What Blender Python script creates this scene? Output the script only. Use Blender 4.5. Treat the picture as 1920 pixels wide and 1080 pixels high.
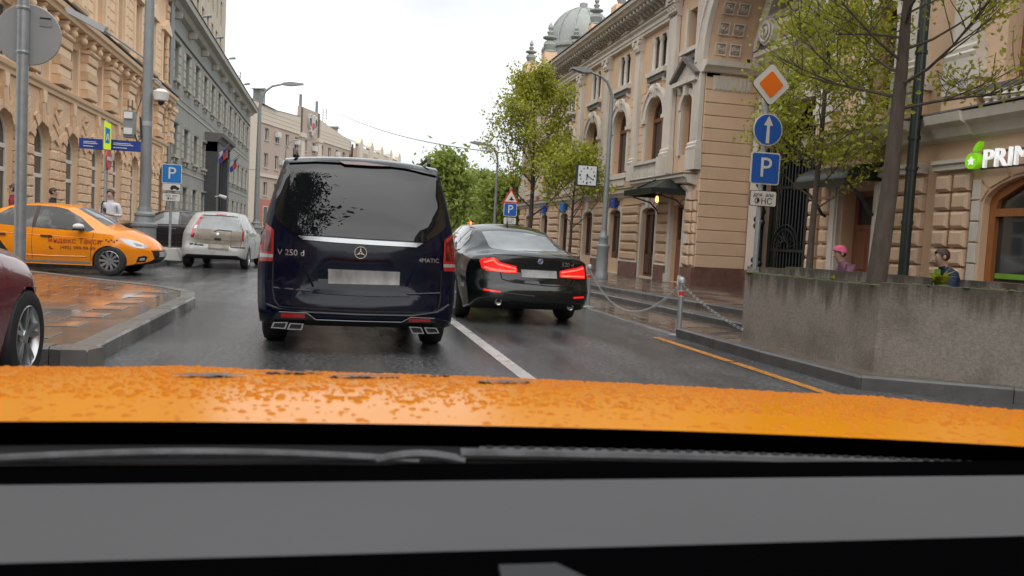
import bpy, bmesh, math, random
import numpy as np
from mathutils import Vector, Matrix, noise
from mathutils.bvhtree import BVHTree
from mathutils.geometry import tessellate_polygon
for o in list(bpy.data.objects): bpy.data.objects.remove(o)
scene = bpy.context.scene
COL = scene.collection
R = math.radians
PI = math.pi
random.seed(7)

# ------------------------------------------------------------------ camera
EYE = 1.22
YAW, PITCH, ROLL = R(12.866), R(3.517), R(3.0)
FPX = 1500.0
cam_d = bpy.data.cameras.new('camera'); cam = bpy.data.objects.new('camera', cam_d); COL.objects.link(cam)
scene.camera = cam
cam_d.sensor_width = 36.0; cam_d.lens = 36.0*FPX/1920.0
cam_d.clip_start = 0.05; cam_d.clip_end = 3000
cf = Vector((math.sin(YAW)*math.cos(PITCH), math.cos(YAW)*math.cos(PITCH), -math.sin(PITCH)))
cr0 = Vector((math.cos(YAW), -math.sin(YAW), 0)); cu0 = cr0.cross(cf)
cr = cr0*math.cos(ROLL) + cu0*math.sin(ROLL); cu = -cr0*math.sin(ROLL) + cu0*math.cos(ROLL)
m = Matrix((cr, cu, -cf)).transposed().to_4x4(); m.translation = (0, 0, EYE)
cam.matrix_world = m
cam_d.dof.use_dof = True; cam_d.dof.focus_distance = 14.0; cam_d.dof.aperture_fstop = 9.0
scene.render.resolution_x = 1024; scene.render.resolution_y = 576

def ray(px, py): return cf + cr*((px-960)/FPX) + cu*((540-py)/FPX)
def G(px, py, z=0.0):
    d = ray(px, py); return d*((z-EYE)/d.z) + Vector((0, 0, EYE))
def AX(px, py, X):
    d = ray(px, py); return d*(X/d.x) + Vector((0, 0, EYE))
def AY(px, py, Y):
    d = ray(px, py); return d*(Y/d.y) + Vector((0, 0, EYE))

# ------------------------------------------------------------------ sky and sun (overcast)
w = bpy.data.worlds.new('World'); scene.world = w; w.use_nodes = True
nt = w.node_tree; nt.nodes.clear()
SUN_EL, SUN_AZ = R(62), R(190)
out = nt.nodes.new('ShaderNodeOutputWorld'); bg = nt.nodes.new('ShaderNodeBackground')
sky = nt.nodes.new('ShaderNodeTexSky'); sky.sky_type = 'NISHITA'; sky.sun_disc = False
sky.sun_elevation = SUN_EL; sky.sun_rotation = SUN_AZ; sky.dust_density = 6.0; sky.air_density = 1.5
hs = nt.nodes.new('ShaderNodeHueSaturation'); hs.inputs['Saturation'].default_value = 0.12; hs.inputs['Value'].default_value = 0.10
tc = nt.nodes.new('ShaderNodeTexCoord'); mp = nt.nodes.new('ShaderNodeMapping'); mp.inputs['Scale'].default_value = (1, 1, 2.6)
nz = nt.nodes.new('ShaderNodeTexNoise'); nz.inputs['Scale'].default_value = 1.7; nz.inputs['Detail'].default_value = 6; nz.inputs['Roughness'].default_value = 0.5; nz.inputs['Distortion'].default_value = 0.4
rp = nt.nodes.new('ShaderNodeValToRGB'); rp.color_ramp.elements[0].position = 0.40; rp.color_ramp.elements[1].position = 0.78
rp.color_ramp.elements[0].color = (0.33, 0.355, 0.38, 1); rp.color_ramp.elements[1].color = (0.78, 0.785, 0.79, 1)
mx = nt.nodes.new('ShaderNodeMix'); mx.data_type = 'RGBA'; mx.inputs[0].default_value = 0.90
L = nt.links.new
L(sky.outputs[0], hs.inputs['Color']); L(tc.outputs['Generated'], mp.inputs[0]); L(mp.outputs[0], nz.inputs[0]); L(nz.outputs[0], rp.inputs[0])
L(hs.outputs[0], mx.inputs[6]); L(rp.outputs[0], mx.inputs[7]); L(mx.outputs[2], bg.inputs[0]); L(bg.outputs[0], out.inputs[0])
bg.inputs[1].default_value = 1.0
sd = bpy.data.lights.new('sun', 'SUN'); sd.energy = 1.5; sd.angle = R(110); sd.color = (1, 0.97, 0.93)
so = bpy.data.objects.new('sun', sd); COL.objects.link(so)
so.rotation_euler = Vector((math.sin(SUN_AZ)*math.cos(SUN_EL), math.cos(SUN_AZ)*math.cos(SUN_EL), math.sin(SUN_EL))).to_track_quat('Z', 'Y').to_euler()
vs = scene.view_settings; vs.view_transform = 'Standard'; vs.look = 'None'; vs.exposure = 1.08; vs.gamma = 1.0

# ------------------------------------------------------------------ materials
M = {}
def mat(name, col, rough=0.7, metal=0.0, var=0.0, vscale=4.0, bump=0.0, bscale=30.0, rrange=None, rscale=2.0, emit=0.0, ecol=None,
        spec=0.5, coat=0.0, col2=None, c2scale=3.0, c2lo=0.45, c2hi=0.6, objvar=0.0, stretch=None, bumpd=0.01, trans=None, streak=0.0, streakcol=(0.05, 0.045, 0.04), topstain=None):
    m = bpy.data.materials.new(name); m.use_nodes = True; n = m.node_tree; N = n.nodes.new; K = n.links.new
    b = n.nodes['Principled BSDF']
    b.inputs['Base Color'].default_value = (*col, 1); b.inputs['Roughness'].default_value = rough; b.inputs['Metallic'].default_value = metal
    b.inputs['Specular IOR Level'].default_value = spec; b.inputs['Coat Weight'].default_value = coat; b.inputs['Coat Roughness'].default_value = 0.03
    tcn = N('ShaderNodeTexCoord'); src = tcn.outputs['Object']
    geo = N('ShaderNodeNewGeometry'); pos = geo.outputs['Position']
    if stretch:
        mpn = N('ShaderNodeMapping'); mpn.inputs['Scale'].default_value = stretch; K(pos, mpn.inputs[0]); pos = mpn.outputs[0]
    cur = None
    def noise_(scale, detail=6, rough=0.6, v=None):
        t = N('ShaderNodeTexNoise'); t.inputs['Scale'].default_value = scale; t.inputs['Detail'].default_value = detail; t.inputs['Roughness'].default_value = rough
        K(v or pos, t.inputs['Vector']); return t.outputs[0]
    def ramp(v, lo, hi, a=0.0, bb=1.0):
        t = N('ShaderNodeMapRange'); t.inputs[1].default_value = lo; t.inputs[2].default_value = hi; t.inputs[3].default_value = a; t.inputs[4].default_value = bb
        K(v, t.inputs[0]); return t.outputs[0]
    def mixc(f, a, bcol, mode='MIX'):
        t = N('ShaderNodeMix'); t.data_type = 'RGBA'; t.blend_type = mode
        if isinstance(f, float): t.inputs[0].default_value = f
        else: K(f, t.inputs[0])
        for i, c in ((6, a), (7, bcol)):
            if isinstance(c, tuple): t.inputs[i].default_value = (*c, 1)
            else: K(c, t.inputs[i])
        return t.outputs[2]
    cur = col
    if col2: cur = mixc(ramp(noise_(c2scale), c2lo, c2hi), cur, col2)
    if streak:
        mpn = N('ShaderNodeMapping'); mpn.inputs['Scale'].default_value = (1, 1, 0.12); K(geo.outputs['Position'], mpn.inputs[0])
        fac = ramp(noise_(2.2, 6, 0.65, mpn.outputs[0]), 0.5, 0.78, 0.0, streak)
        if topstain:
            sx = N('ShaderNodeSeparateXYZ'); K(geo.outputs['Position'], sx.inputs[0]); hgt = ramp(sx.outputs[2], topstain[0], topstain[1])
            mpq = N('ShaderNodeMapping'); mpq.inputs['Scale'].default_value = (1, 1, 0.05); K(geo.outputs['Position'], mpq.inputs[0])
            ad = N('ShaderNodeMath'); ad.operation = 'ADD'; K(noise_(3.0, 5, 0.7, mpq.outputs[0]), ad.inputs[0]); ml = N('ShaderNodeMath'); ml.operation = 'MULTIPLY'; K(hgt, ml.inputs[0]); ml.inputs[1].default_value = 0.42; K(ml.outputs[0], ad.inputs[1])
            fac = ramp(ad.outputs[0], 0.74, 0.90, 0.0, streak)
        cur = mixc(fac, cur, streakcol)
    if var:
        f = ramp(noise_(vscale), 0.25, 0.75, 1-var, 1+var)
        t = N('ShaderNodeVectorMath'); t.operation = 'SCALE'
        if isinstance(cur, tuple): t.inputs[0].default_value = cur
        else: K(cur, t.inputs[0])
        K(f, t.inputs['Scale']); cur = t.outputs[0]
    if objvar:
        oi = N('ShaderNodeObjectInfo'); f = ramp(oi.outputs['Random'], 0, 1, 1-objvar, 1+objvar)
        t = N('ShaderNodeVectorMath'); t.operation = 'SCALE'
        if isinstance(cur, tuple): t.inputs[0].default_value = cur
        else: K(cur, t.inputs[0])
        K(f, t.inputs['Scale']); cur = t.outputs[0]
    if not isinstance(cur, tuple): K(cur, b.inputs['Base Color'])
    if rrange: K(ramp(noise_(rscale, 5, 0.6), 0.38, 0.62, rrange[0], rrange[1]), b.inputs['Roughness'])
    if bump:
        bn = N('ShaderNodeBump'); bn.inputs['Strength'].default_value = bump; bn.inputs['Distance'].default_value = bumpd
        K(noise_(bscale, 8, 0.65), bn.inputs['Height']); K(bn.outputs[0], b.inputs['Normal'])
    if emit:
        b.inputs['Emission Color'].default_value = (*(ecol or col), 1); b.inputs['Emission Strength'].default_value = emit
    if trans is not None:
        tr = N('ShaderNodeBsdfTranslucent'); tr.inputs[0].default_value = (*trans, 1)
        ms = N('ShaderNodeMixShader'); ms.inputs[0].default_value = 0.45
        K(b.outputs[0], ms.inputs[1]); K(tr.outputs[0], ms.inputs[2]); K(ms.outputs[0], n.nodes['Material Output'].inputs[0])
        if not isinstance(cur, tuple): K(cur, tr.inputs[0])
    M[name] = m
    return m

def asphalt():
    m = bpy.data.materials.new('asphalt'); m.use_nodes = True; n = m.node_tree; N = n.nodes.new; K = n.links.new; b = n.nodes['Principled BSDF']
    pos = N('ShaderNodeNewGeometry').outputs['Position']
    def mp_(sc): t = N('ShaderNodeMapping'); t.inputs['Scale'].default_value = sc; K(pos, t.inputs[0]); return t.outputs[0]
    def nz_(v, sc, det=6, ro=.6): t = N('ShaderNodeTexNoise'); t.inputs['Scale'].default_value = sc; t.inputs['Detail'].default_value = det; t.inputs['Roughness'].default_value = ro; K(v, t.inputs['Vector']); return t.outputs[0]
    def rg(v, lo, hi, a, c): t = N('ShaderNodeMapRange'); t.inputs[1].default_value = lo; t.inputs[2].default_value = hi; t.inputs[3].default_value = a; t.inputs[4].default_value = c; K(v, t.inputs[0]); return t.outputs[0]
    def mth(op, a, c): t = N('ShaderNodeMath'); t.operation = op; K(a, t.inputs[0]); (K(c, t.inputs[1]) if not isinstance(c, float) else setattr(t.inputs[1], 'default_value', c)); return t.outputs[0]
    grain = nz_(pos, 26, 6, .8); tracks = nz_(mp_((1.5, .16, 1)), 1.0, 5, .55); patch_ = nz_(pos, .55, 4, .6)
    wet = rg(mth('ADD', mth('MULTIPLY', tracks, .6), mth('MULTIPLY', patch_, .4)), .35, .57, 0.0, 1.0)
    cmx = N('ShaderNodeMix'); cmx.data_type = 'RGBA'; K(rg(grain, .47, .62, 0, 1), cmx.inputs[0]); cmx.inputs[6].default_value = (.040, .042, .045, 1); cmx.inputs[7].default_value = (.17, .175, .178, 1)
    dk = N('ShaderNodeVectorMath'); dk.operation = 'SCALE'; K(cmx.outputs[2], dk.inputs[0]); K(rg(wet, 0, 1, 1.25, .72), dk.inputs['Scale']); K(dk.outputs[0], b.inputs['Base Color'])
    K(rg(wet, 0, 1, .34, .08), b.inputs['Roughness']); b.inputs['Specular IOR Level'].default_value = .75
    bp = N('ShaderNodeBump'); bp.inputs['Distance'].default_value = .02; K(rg(wet, 0, 1, .8, .28), bp.inputs['Strength']); K(grain, bp.inputs['Height']); K(bp.outputs[0], b.inputs['Normal'])
    M['asphalt'] = m
asphalt()
mat('paving', (0.135, 0.105, 0.085), 0.3, spec=0.7, var=0.25, vscale=2.5, rrange=(0.03, 0.26), rscale=1.1, bump=0.08, bscale=14, bumpd=0.006, objvar=0.13, stretch=(1.6, 0.8, 1))
mat('paving_mirror', (0.105, 0.086, 0.07), 0.2, spec=0.8, var=0.22, vscale=2.0, rrange=(0.02, 0.15), rscale=1.0, bump=0.06, bscale=6, bumpd=0.003, objvar=0.08, stretch=(0.7, 1.7, 1))
mat('paving_joint', (0.085, 0.065, 0.052), 0.25, rrange=(0.06, 0.3), rscale=1.2)
mat('kerb', (0.135, 0.128, 0.12), 0.45, var=0.2, vscale=5, bump=0.2, bscale=60, rrange=(0.25, 0.6), objvar=0.1)
mat('kerb_dark', (0.085, 0.082, 0.08), 0.4, var=0.25, vscale=5, bump=0.2, bscale=60, rrange=(0.2, 0.5), objvar=0.12)
mat('line_white', (0.5, 0.5, 0.48), 0.5, col2=(0.16, 0.16, 0.16), c2scale=22, c2lo=0.52, c2hi=0.72, rrange=(0.2, 0.5))
mat('line_orange', (0.55, 0.22, 0.03), 0.5, col2=(0.10, 0.08, 0.06), c2scale=18, c2lo=0.5, c2hi=0.68, rrange=(0.2, 0.5))
mat('concrete', (0.235, 0.21, 0.178), 0.8, var=0.3, vscale=38, bump=0.6, bscale=70, col2=(0.15, 0.13, 0.105), c2scale=1.6, c2lo=0.46, c2hi=0.68, streak=0.85, streakcol=(0.05, 0.042, 0.026), topstain=(.45, .98))
mat('soil', (0.03, 0.025, 0.018), 0.9, bump=0.6, bscale=20)
mat('moss', (0.055, 0.075, 0.02), 0.9, bump=0.6, bscale=50, var=0.4, vscale=9)
# facades
mat('peach', (0.63, 0.44, 0.295), 0.85, var=0.07, vscale=1.0, bump=0.15, bscale=40, objvar=0.05, streak=0.22, streakcol=(0.25, 0.17, 0.11))
mat('peach_rough', (0.58, 0.415, 0.29), 0.9, var=0.12, vscale=2, bump=0.5, bscale=22, objvar=0.09, bumpd=0.02, streak=0.18, streakcol=(0.2, 0.14, 0.1))
mat('stone_white', (0.58, 0.53, 0.46), 0.8, var=0.10, vscale=1.4, bump=0.25, bscale=30, objvar=0.04, streak=0.35, streakcol=(0.22, 0.20, 0.17))
mat('stone_dark', (0.14, 0.13, 0.12), 0.8, var=0.2, vscale=3, bump=0.2)
mat('granite', (0.17, 0.085, 0.068), 0.35, var=0.3, vscale=6, bump=0.05, rrange=(0.15, 0.45), objvar=0.12)
mat('wood', (0.20, 0.078, 0.042), 0.4, var=0.25, vscale=5, stretch=(4, 4, 0.6), spec=0.5)
mat('wood_store', (0.30, 0.115, 0.035), 0.35, var=0.2, vscale=5, stretch=(4, 4, 0.6))
mat('wood_dark', (0.10, 0.045, 0.03), 0.4, var=0.25, vscale=5, stretch=(4, 4, 0.6))
mat('pane', (0.035, 0.038, 0.04), 0.04, spec=0.9, var=0.3, vscale=0.8)
mat('pane_dim', (0.05, 0.047, 0.042), 0.12, spec=0.6, var=0.3, vscale=0.8)
mat('roof_metal', (0.26, 0.275, 0.26), 0.5, var=0.2, vscale=2, streak=0.3)
mat('roof_dark', (0.07, 0.075, 0.07), 0.45, var=0.2, vscale=3)
mat('iron', (0.018, 0.024, 0.022), 0.4, var=0.2)
mat('canopy', (0.014, 0.020, 0.018), 0.35, var=0.25, vscale=5)
mat('apricot', (0.76, 0.53, 0.34), 0.85, var=0.07, vscale=1.0, bump=0.15, bscale=40, objvar=0.04, streak=0.15, streakcol=(0.33, 0.2, 0.11))
mat('apricot_rough', (0.72, 0.50, 0.325), 0.9, var=0.14, vscale=9, bump=1.0, bscale=22, bumpd=0.04, objvar=0.07)
mat('apricot_light', (0.78, 0.575, 0.385), 0.85, var=0.05, objvar=0.03)
mat('frame_white', (0.62, 0.61, 0.58), 0.5)
mat('grey_wall', (0.275, 0.275, 0.25), 0.85, var=0.10, vscale=1.2, bump=0.2, bscale=30, objvar=0.06, streak=0.3, streakcol=(0.1, 0.1, 0.095))
mat('grey_light', (0.39, 0.37, 0.315), 0.85, var=0.08, vscale=1.5, objvar=0.05, streak=0.25, streakcol=(0.14, 0.135, 0.12))
mat('grey_dark', (0.055, 0.058, 0.06), 0.6, var=0.2)
mat('tower_beige', (0.52, 0.455, 0.36), 0.85, var=0.1, streak=0.2, streakcol=(0.2, 0.18, 0.15))
mat('far_pink', (0.44, 0.34, 0.28), 0.85, var=0.08)
mat('far_cream', (0.62, 0.54, 0.44), 0.85, var=0.08, objvar=0.05)
mat('far_red', (0.42, 0.17, 0.12), 0.85, var=0.1)
mat('metal_grey', (0.22, 0.235, 0.24), 0.45, metal=0.2, var=0.1, vscale=6)
mat('galvanised', (0.33, 0.35, 0.36), 0.42, metal=0.5, var=0.15, vscale=9)
mat('sign_back', (0.36, 0.37, 0.375), 0.5, metal=0.3, var=0.06)
mat('sign_white', (0.62, 0.60, 0.55), 0.45)
mat('sign_blue', (0.006, 0.09, 0.40), 0.4, var=0.05)
mat('sign_blue2', (0.01, 0.17, 0.50), 0.4)
mat('sign_navy', (0.012, 0.04, 0.22), 0.4)
mat('sign_orange', (0.80, 0.16, 0.005), 0.4)
mat('sign_red', (0.55, 0.03, 0.02), 0.4)
mat('sign_lime', (0.62, 0.80, 0.02), 0.5)
mat('ink', (0.02, 0.02, 0.02), 0.5)
mat('clock_white', (0.62, 0.64, 0.64), 0.3)
mat('black', (0.012, 0.012, 0.013), 0.5)
mat('rubber', (0.018, 0.018, 0.019), 0.65, var=0.2, vscale=12, bump=0.1)
mat('chrome', (0.33, 0.34, 0.355), 0.22, metal=1.0)
mat('chrome_dark', (0.10, 0.10, 0.105), 0.2, metal=1.0)
mat('alloy', (0.42, 0.43, 0.44), 0.28, metal=0.8)
mat('alloy_dark', (0.12, 0.12, 0.125), 0.35, metal=0.7)
mat('underbody', (0.008, 0.008, 0.008), 0.8)
mat('paint_navy', (0.002, 0.0042, 0.015), 0.1, spec=0.3, coat=0.0, var=0.1, vscale=2, bump=0.012, bscale=180)
mat('paint_black', (0.005, 0.007, 0.007), 0.12, spec=0.45, coat=0.25, bump=0.012, bscale=180)
mat('paint_black2', (0.010, 0.010, 0.014), 0.2, coat=0.7)
mat('paint_orange', (0.82, 0.25, 0.006), 0.22, coat=0.6, var=0.04)
mat('paint_red', (0.15, 0.022, 0.03), 0.2, coat=0.9, var=0.08, bump=0.06, bscale=240)
mat('paint_white', (0.40, 0.40, 0.385), 0.3, coat=0.3, col2=(0.25, 0.23, 0.20), c2scale=2.5, c2lo=0.48, c2hi=0.75)
mat('paint_dirty', (0.19, 0.16, 0.125), 0.55, col2=(0.29, 0.265, 0.225), c2scale=4, c2lo=0.4, c2hi=0.7, var=0.15, vscale=3)
mat('glass_car', (0.010, 0.011, 0.012), 0.02, spec=0.85, coat=0.3)
mat('glass_van', (0.006, 0.007, 0.008), 0.015, spec=0.6)
mat('glass_light', (0.19, 0.205, 0.21), 0.03, spec=0.8, var=0.4, vscale=1.5)
mat('glass_see', (0.05, 0.05, 0.05), 0.05, spec=0.3, col2=(0.15,0.145,0.135), c2scale=2.6, c2lo=0.5, c2hi=0.62)
mat('lamp_red', (0.35, 0.008, 0.008), 0.1, coat=0.8, spec=0.6)
mat('lamp_dark_red', (0.09, 0.006, 0.006), 0.12, coat=0.8)
mat('lamp_red_lit', (0.6, 0.01, 0.01), 0.15, emit=0.35, ecol=(1.0, 0.01, 0.008), coat=0.5)
mat('lamp_bar_lit', (0.8, 0.03, 0.02), 0.2, emit=1.6, ecol=(1.0, 0.06, 0.035))
mat('lamp_clear', (0.42, 0.43, 0.44), 0.08, spec=0.8, coat=0.6, metal=0.3)
mat('plate', (0.33, 0.33, 0.33), 0.5, var=0.5, vscale=7, stretch=(1, 1, .5))
mat('letter_red', (0.30, 0.012, 0.008), 0.5)
mat('letter_dark', (0.14, 0.022, 0.018), 0.5)
mat('letter_chrome', (0.55, 0.55, 0.56), 0.25, metal=0.8)
mat('lime_strip', (0.16, 0.36, 0.04), 0.3, var=0.3, vscale=6)
mat('lime_lit', (0.30, 0.75, 0.02), 0.4, emit=0.12, ecol=(0.25, 0.8, 0.01))
mat('white_lit', (0.75, 0.75, 0.75), 0.4, emit=0.25, ecol=(1, 1, 1))
mat('signal_lit', (0.9, 0.05, 0.02), 0.3, emit=6.0, ecol=(1, 0.06, 0.03))
mat('lantern_lit', (0.9, 0.35, 0.1), 0.3, emit=3.0, ecol=(1, 0.30, 0.08))
mat('skin', (0.42, 0.26, 0.19), 0.6)
mat('hair', (0.05, 0.03, 0.02), 0.6, var=0.3, vscale=30)
for nm, c in (('cloth_white', (0.55, 0.56, 0.60)), ('cloth_black', (0.014, 0.014, 0.016)), ('cloth_blue', (0.018, 0.028, 0.07)), ('cloth_green', (0.14, 0.30, 0.03)),
              ('cloth_pink', (0.55, 0.10, 0.20)), ('cloth_mauve', (0.21, 0.105, 0.16)), ('cloth_red', (0.20, 0.015, 0.02)), ('bag_white', (0.6, 0.62, 0.64))):
    mat(nm, c, 0.85, var=0.15, vscale=12, bump=0.2, bscale=60)
mat('bark', (0.085, 0.066, 0.052), 0.9, var=0.35, vscale=7, bump=0.9, bscale=14, bumpd=0.02, stretch=(2, 2, 0.5))
mat('bark_dark', (0.05, 0.042, 0.036), 0.9, var=0.3, vscale=7, bump=0.6, bscale=20)
mat('leaf_spring', (0.33, 0.35, 0.035), 0.5, trans=(0.42, 0.48, 0.05), var=0.4, vscale=1.6)
mat('leaf_green', (0.235, 0.29, 0.055), 0.5, trans=(0.26, 0.42, 0.05), var=0.4, vscale=0.8)  # green dulled to put the far trees' haze into the colour
mat('leaf_dark', (0.035, 0.065, 0.02), 0.6, trans=(0.05, 0.1, 0.03), var=0.3)
mat('hood_yellow', (0.76, 0.275, 0.003), 0.2, coat=0.0, bump=0.05, bscale=90, bumpd=0.004, spec=0.18)
mat('water_drop', (0.55, 0.165, 0.002), 0.2, spec=0.10)
mat('van_reflection_film', (0.13, 0.12, 0.12), 0.25, spec=0.5, var=0.3, vscale=40)  # wet patches, the dark van's reflection put into the grey colour
mat('dash_black', (0.0015, 0.0015, 0.0018), 0.9, spec=0.0)
mat('vent_grey', (0.025, 0.028, 0.03), 0.6, spec=0.3)
mat('dash_grey', (0.090, 0.091, 0.096), 0.75, spec=0.3, var=0.05, vscale=3)
mat('cowl', (0.008, 0.0085, 0.009), 0.6, spec=0.2, var=0.3, vscale=9)
mat('wiper', (0.055, 0.058, 0.062), 0.45, var=0.3, vscale=25, rrange=(0.2, 0.6), rscale=30)
mat('flag_white', (0.6, 0.6, 0.62), 0.8); mat('flag_blue', (0.03, 0.06, 0.30), 0.8); mat('flag_red', (0.5, 0.04, 0.03), 0.8)
mat('gilt', (0.42, 0.28, 0.09), 0.5, var=0.15)
mat('eagle', (0.50, 0.48, 0.45), 0.5, var=0.1, vscale=4)
mat('truck_blue', (0.03, 0.06, 0.14), 0.4, var=0.1)

# ------------------------------------------------------------------ mesh helpers
class MB:
    def __init__(s): s.v = []; s.f = []
    def add(s, vs, fs):
        b = len(s.v); s.v += [tuple(q) for q in vs]; s.f += [tuple(i+b for i in f) for f in fs]; return s
    def box(s, x0, x1, y0, y1, z0, z1):
        return s.add([(x0,y0,z0),(x1,y0,z0),(x1,y1,z0),(x0,y1,z0),(x0,y0,z1),(x1,y0,z1),(x1,y1,z1),(x0,y1,z1)],
                     [(0,3,2,1),(4,5,6,7),(0,1,5,4),(1,2,6,5),(2,3,7,6),(3,0,4,7)])
    def pillow(s, x0, x1, yb, yf, z0, z1, b=0.04):
        # block on a facade: back plane yb, face plane yf (outward = -y), chamfered edges
        e = b if yf < yb else -b
        v = [(x0,yb,z0),(x1,yb,z0),(x1,yb,z1),(x0,yb,z1),(x0,yf+e,z0),(x1,yf+e,z0),(x1,yf+e,z1),(x0,yf+e,z1),
             (x0+b,yf,z0+b),(x1-b,yf,z0+b),(x1-b,yf,z1-b),(x0+b,yf,z1-b)]
        return s.add(v, [(0,1,5,4),(1,2,6,5),(2,3,7,6),(3,0,4,7),(4,5,9,8),(5,6,10,9),(6,7,11,10),(7,4,8,11),(8,9,10,11)])
    def tube(s, pts, rad, n=8, cap=True):
        pts = [Vector(p) for p in pts]
        if not hasattr(rad, '__len__'): rad = [rad]*len(pts)
        rings = []; up = None
        for i, p in enumerate(pts):
            d = (pts[min(i+1, len(pts)-1)] - pts[max(i-1, 0)])
            d = d.normalized() if d.length > 1e-9 else Vector((0,0,1))
            if up is None: up = Vector((0,0,1)) if abs(d.z) < 0.9 else Vector((1,0,0))
            a = d.cross(up)
            if a.length < 1e-6: a = d.orthogonal()
            a.normalize(); bb = a.cross(d).normalized(); up = bb
            rings.append([p + (a*math.cos(t) + bb*math.sin(t))*rad[i] for t in [2*PI*k/n for k in range(n)]])
        vs = [q for r_ in rings for q in r_]; fs = []
        for i in range(len(rings)-1):
            for k in range(n): fs.append((i*n+k, i*n+(k+1)%n, (i+1)*n+(k+1)%n, (i+1)*n+k))
        if cap: fs.append(tuple(range(n))[::-1]); fs.append(tuple((len(rings)-1)*n+k for k in range(n)))
        return s.add(vs, fs)
    def lathe(s, prof, n=16, c=(0,0,0), axis='z', a0=0.0, a1=2*PI):
        full = abs(a1-a0-2*PI) < 1e-6; m_ = n if full else n+1; vs = []
        for (r_, h) in prof:
            for k in range(m_):
                t = a0 + (a1-a0)*k/n; a, b = r_*math.cos(t), r_*math.sin(t)
                vs.append((c[0]+a, c[1]+b, c[2]+h) if axis == 'z' else ((c[0]+h, c[1]+a, c[2]+b) if axis == 'x' else (c[0]+a, c[1]+h, c[2]+b)))
        fs = []
        for i in range(len(prof)-1):
            for k in range(n): k2 = (k+1) % m_; fs.append((i*m_+k, i*m_+k2, (i+1)*m_+k2, (i+1)*m_+k))
        return s.add(vs, fs)
    def prism(s, poly, plane, a, b):
        # polygon (u,v) extruded from a to b; plane 'xz' -> along y, 'xy' -> along z, 'yz' -> along x
        def mk(u, v, h): return (u, h, v) if plane == 'xz' else ((u, v, h) if plane == 'xy' else (h, u, v))
        n = len(poly); vs = [mk(u, v, a) for u, v in poly] + [mk(u, v, b) for u, v in poly]
        tr = tessellate_polygon([[Vector((u, v, 0)) for u, v in poly]])
        fs = [tuple(t) for t in tr] + [tuple(i+n for i in t)[::-1] for t in tr] + [(i, (i+1) % n, (i+1) % n + n, i+n) for i in range(n)]
        return s.add(vs, fs)
    def sphere(s, c, r_, n=10, m_=6, sz=1.0):
        return s.lathe([(max(r_*math.sin(PI*i/m_), 1e-4), -r_*sz*math.cos(PI*i/m_)) for i in range(m_+1)], n, c)
    def mesh(s, name, material, sharp=None):
        me = bpy.data.meshes.new(name); me.from_pydata(s.v, [], s.f); me.validate(); 
        bm = bmesh.new(); bm.from_mesh(me); bmesh.ops.recalc_face_normals(bm, faces=bm.faces); bm.to_mesh(me); bm.free()
        if sharp is not None: me.shade_smooth(); me.set_sharp_from_angle(angle=R(sharp))
        mats = material if isinstance(material, (list, tuple)) else [material]
        for q in mats: me.materials.append(M[q])
        return me
    def build(s, name, material, parent=None, sharp=None, **k): return link(name, s.mesh(name, material, sharp), parent, **k)

def link(name, me, parent=None, loc=None, rot=None, scl=None):
    o = bpy.data.objects.new(name, me); COL.objects.link(o)
    if name == 'lettering': o['kind'] = 'stuff'
    if parent: o.parent = parent
    if loc is not None: o.location = loc
    if rot is not None: o.rotation_euler = rot
    if scl is not None: o.scale = scl
    return o
def tag(o, label=None, cat=None, group=None, kind=None):
    if label: o['label'] = label
    if cat: o['category'] = cat
    if group: o['group'] = group
    if kind: o['kind'] = kind
    return o
def thing(name, label, cat, loc=(0,0,0), rz=0.0, group=None, rot=None):
    o = bpy.data.objects.new(name, None); COL.objects.link(o); o.location = loc; o.rotation_euler = rot or (0, 0, rz); o.empty_display_size = 0.2
    return tag(o, label, cat, group)
def text_mesh(txt, size, ext=0.004, name='lettering', material='ink', align='CENTER', sp=1.0):
    c = bpy.data.curves.new(name, 'FONT'); c.body = txt; c.size = size; c.extrude = ext; c.align_x = align; c.align_y = 'CENTER'; c.resolution_u = 3; c.space_character = sp
    o = bpy.data.objects.new(name, c); me = bpy.data.meshes.new_from_object(o); bpy.data.objects.remove(o); bpy.data.curves.remove(c)
    me.name = name; me.materials.clear(); me.materials.append(M[material]); return me
def polyn(cx, cz, r_, n, a0=0.0): return [(cx+r_*math.cos(a0+2*PI*k/n), cz+r_*math.sin(a0+2*PI*k/n)) for k in range(n)]
def rrect(x0, x1, z0, z1, r_, n=4):
    p = []
    for cx, cz, a in ((x1-r_, z1-r_, 0), (x0+r_, z1-r_, PI/2), (x0+r_, z0+r_, PI), (x1-r_, z0+r_, 1.5*PI)):
        for k in range(n+1): p.append((cx+r_*math.cos(a+PI/2*k/n), cz+r_*math.sin(a+PI/2*k/n)))
    return p
def arch(cx, hw, z0, zs, rise=None, n=12):
    rise = hw if rise is None else rise
    return [(cx-hw, z0), (cx+hw, z0)] + [(cx+hw*math.cos(PI*k/n), zs+rise*math.sin(PI*k/n)) for k in range(n+1)]
def panel(mb, outer, holes, y0, depth, back=False):
    # wall sheet in the xz plane at y0 with openings whose reveals run back by depth
    rings = [outer] + holes; flat = [p for r_ in rings for p in r_]
    tr = tessellate_polygon([[Vector((u, v, 0)) for u, v in r_] for r_ in rings])
    mb.add([(u, y0, v) for u, v in flat], [tuple(t) for t in tr])
    for r_ in rings:
        n = len(r_); mb.add([(u, y0, v) for u, v in r_] + [(u, y0+depth, v) for u, v in r_], [(i, (i+1) % n, (i+1) % n + n, i+n) for i in range(n)])
    return mb
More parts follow.
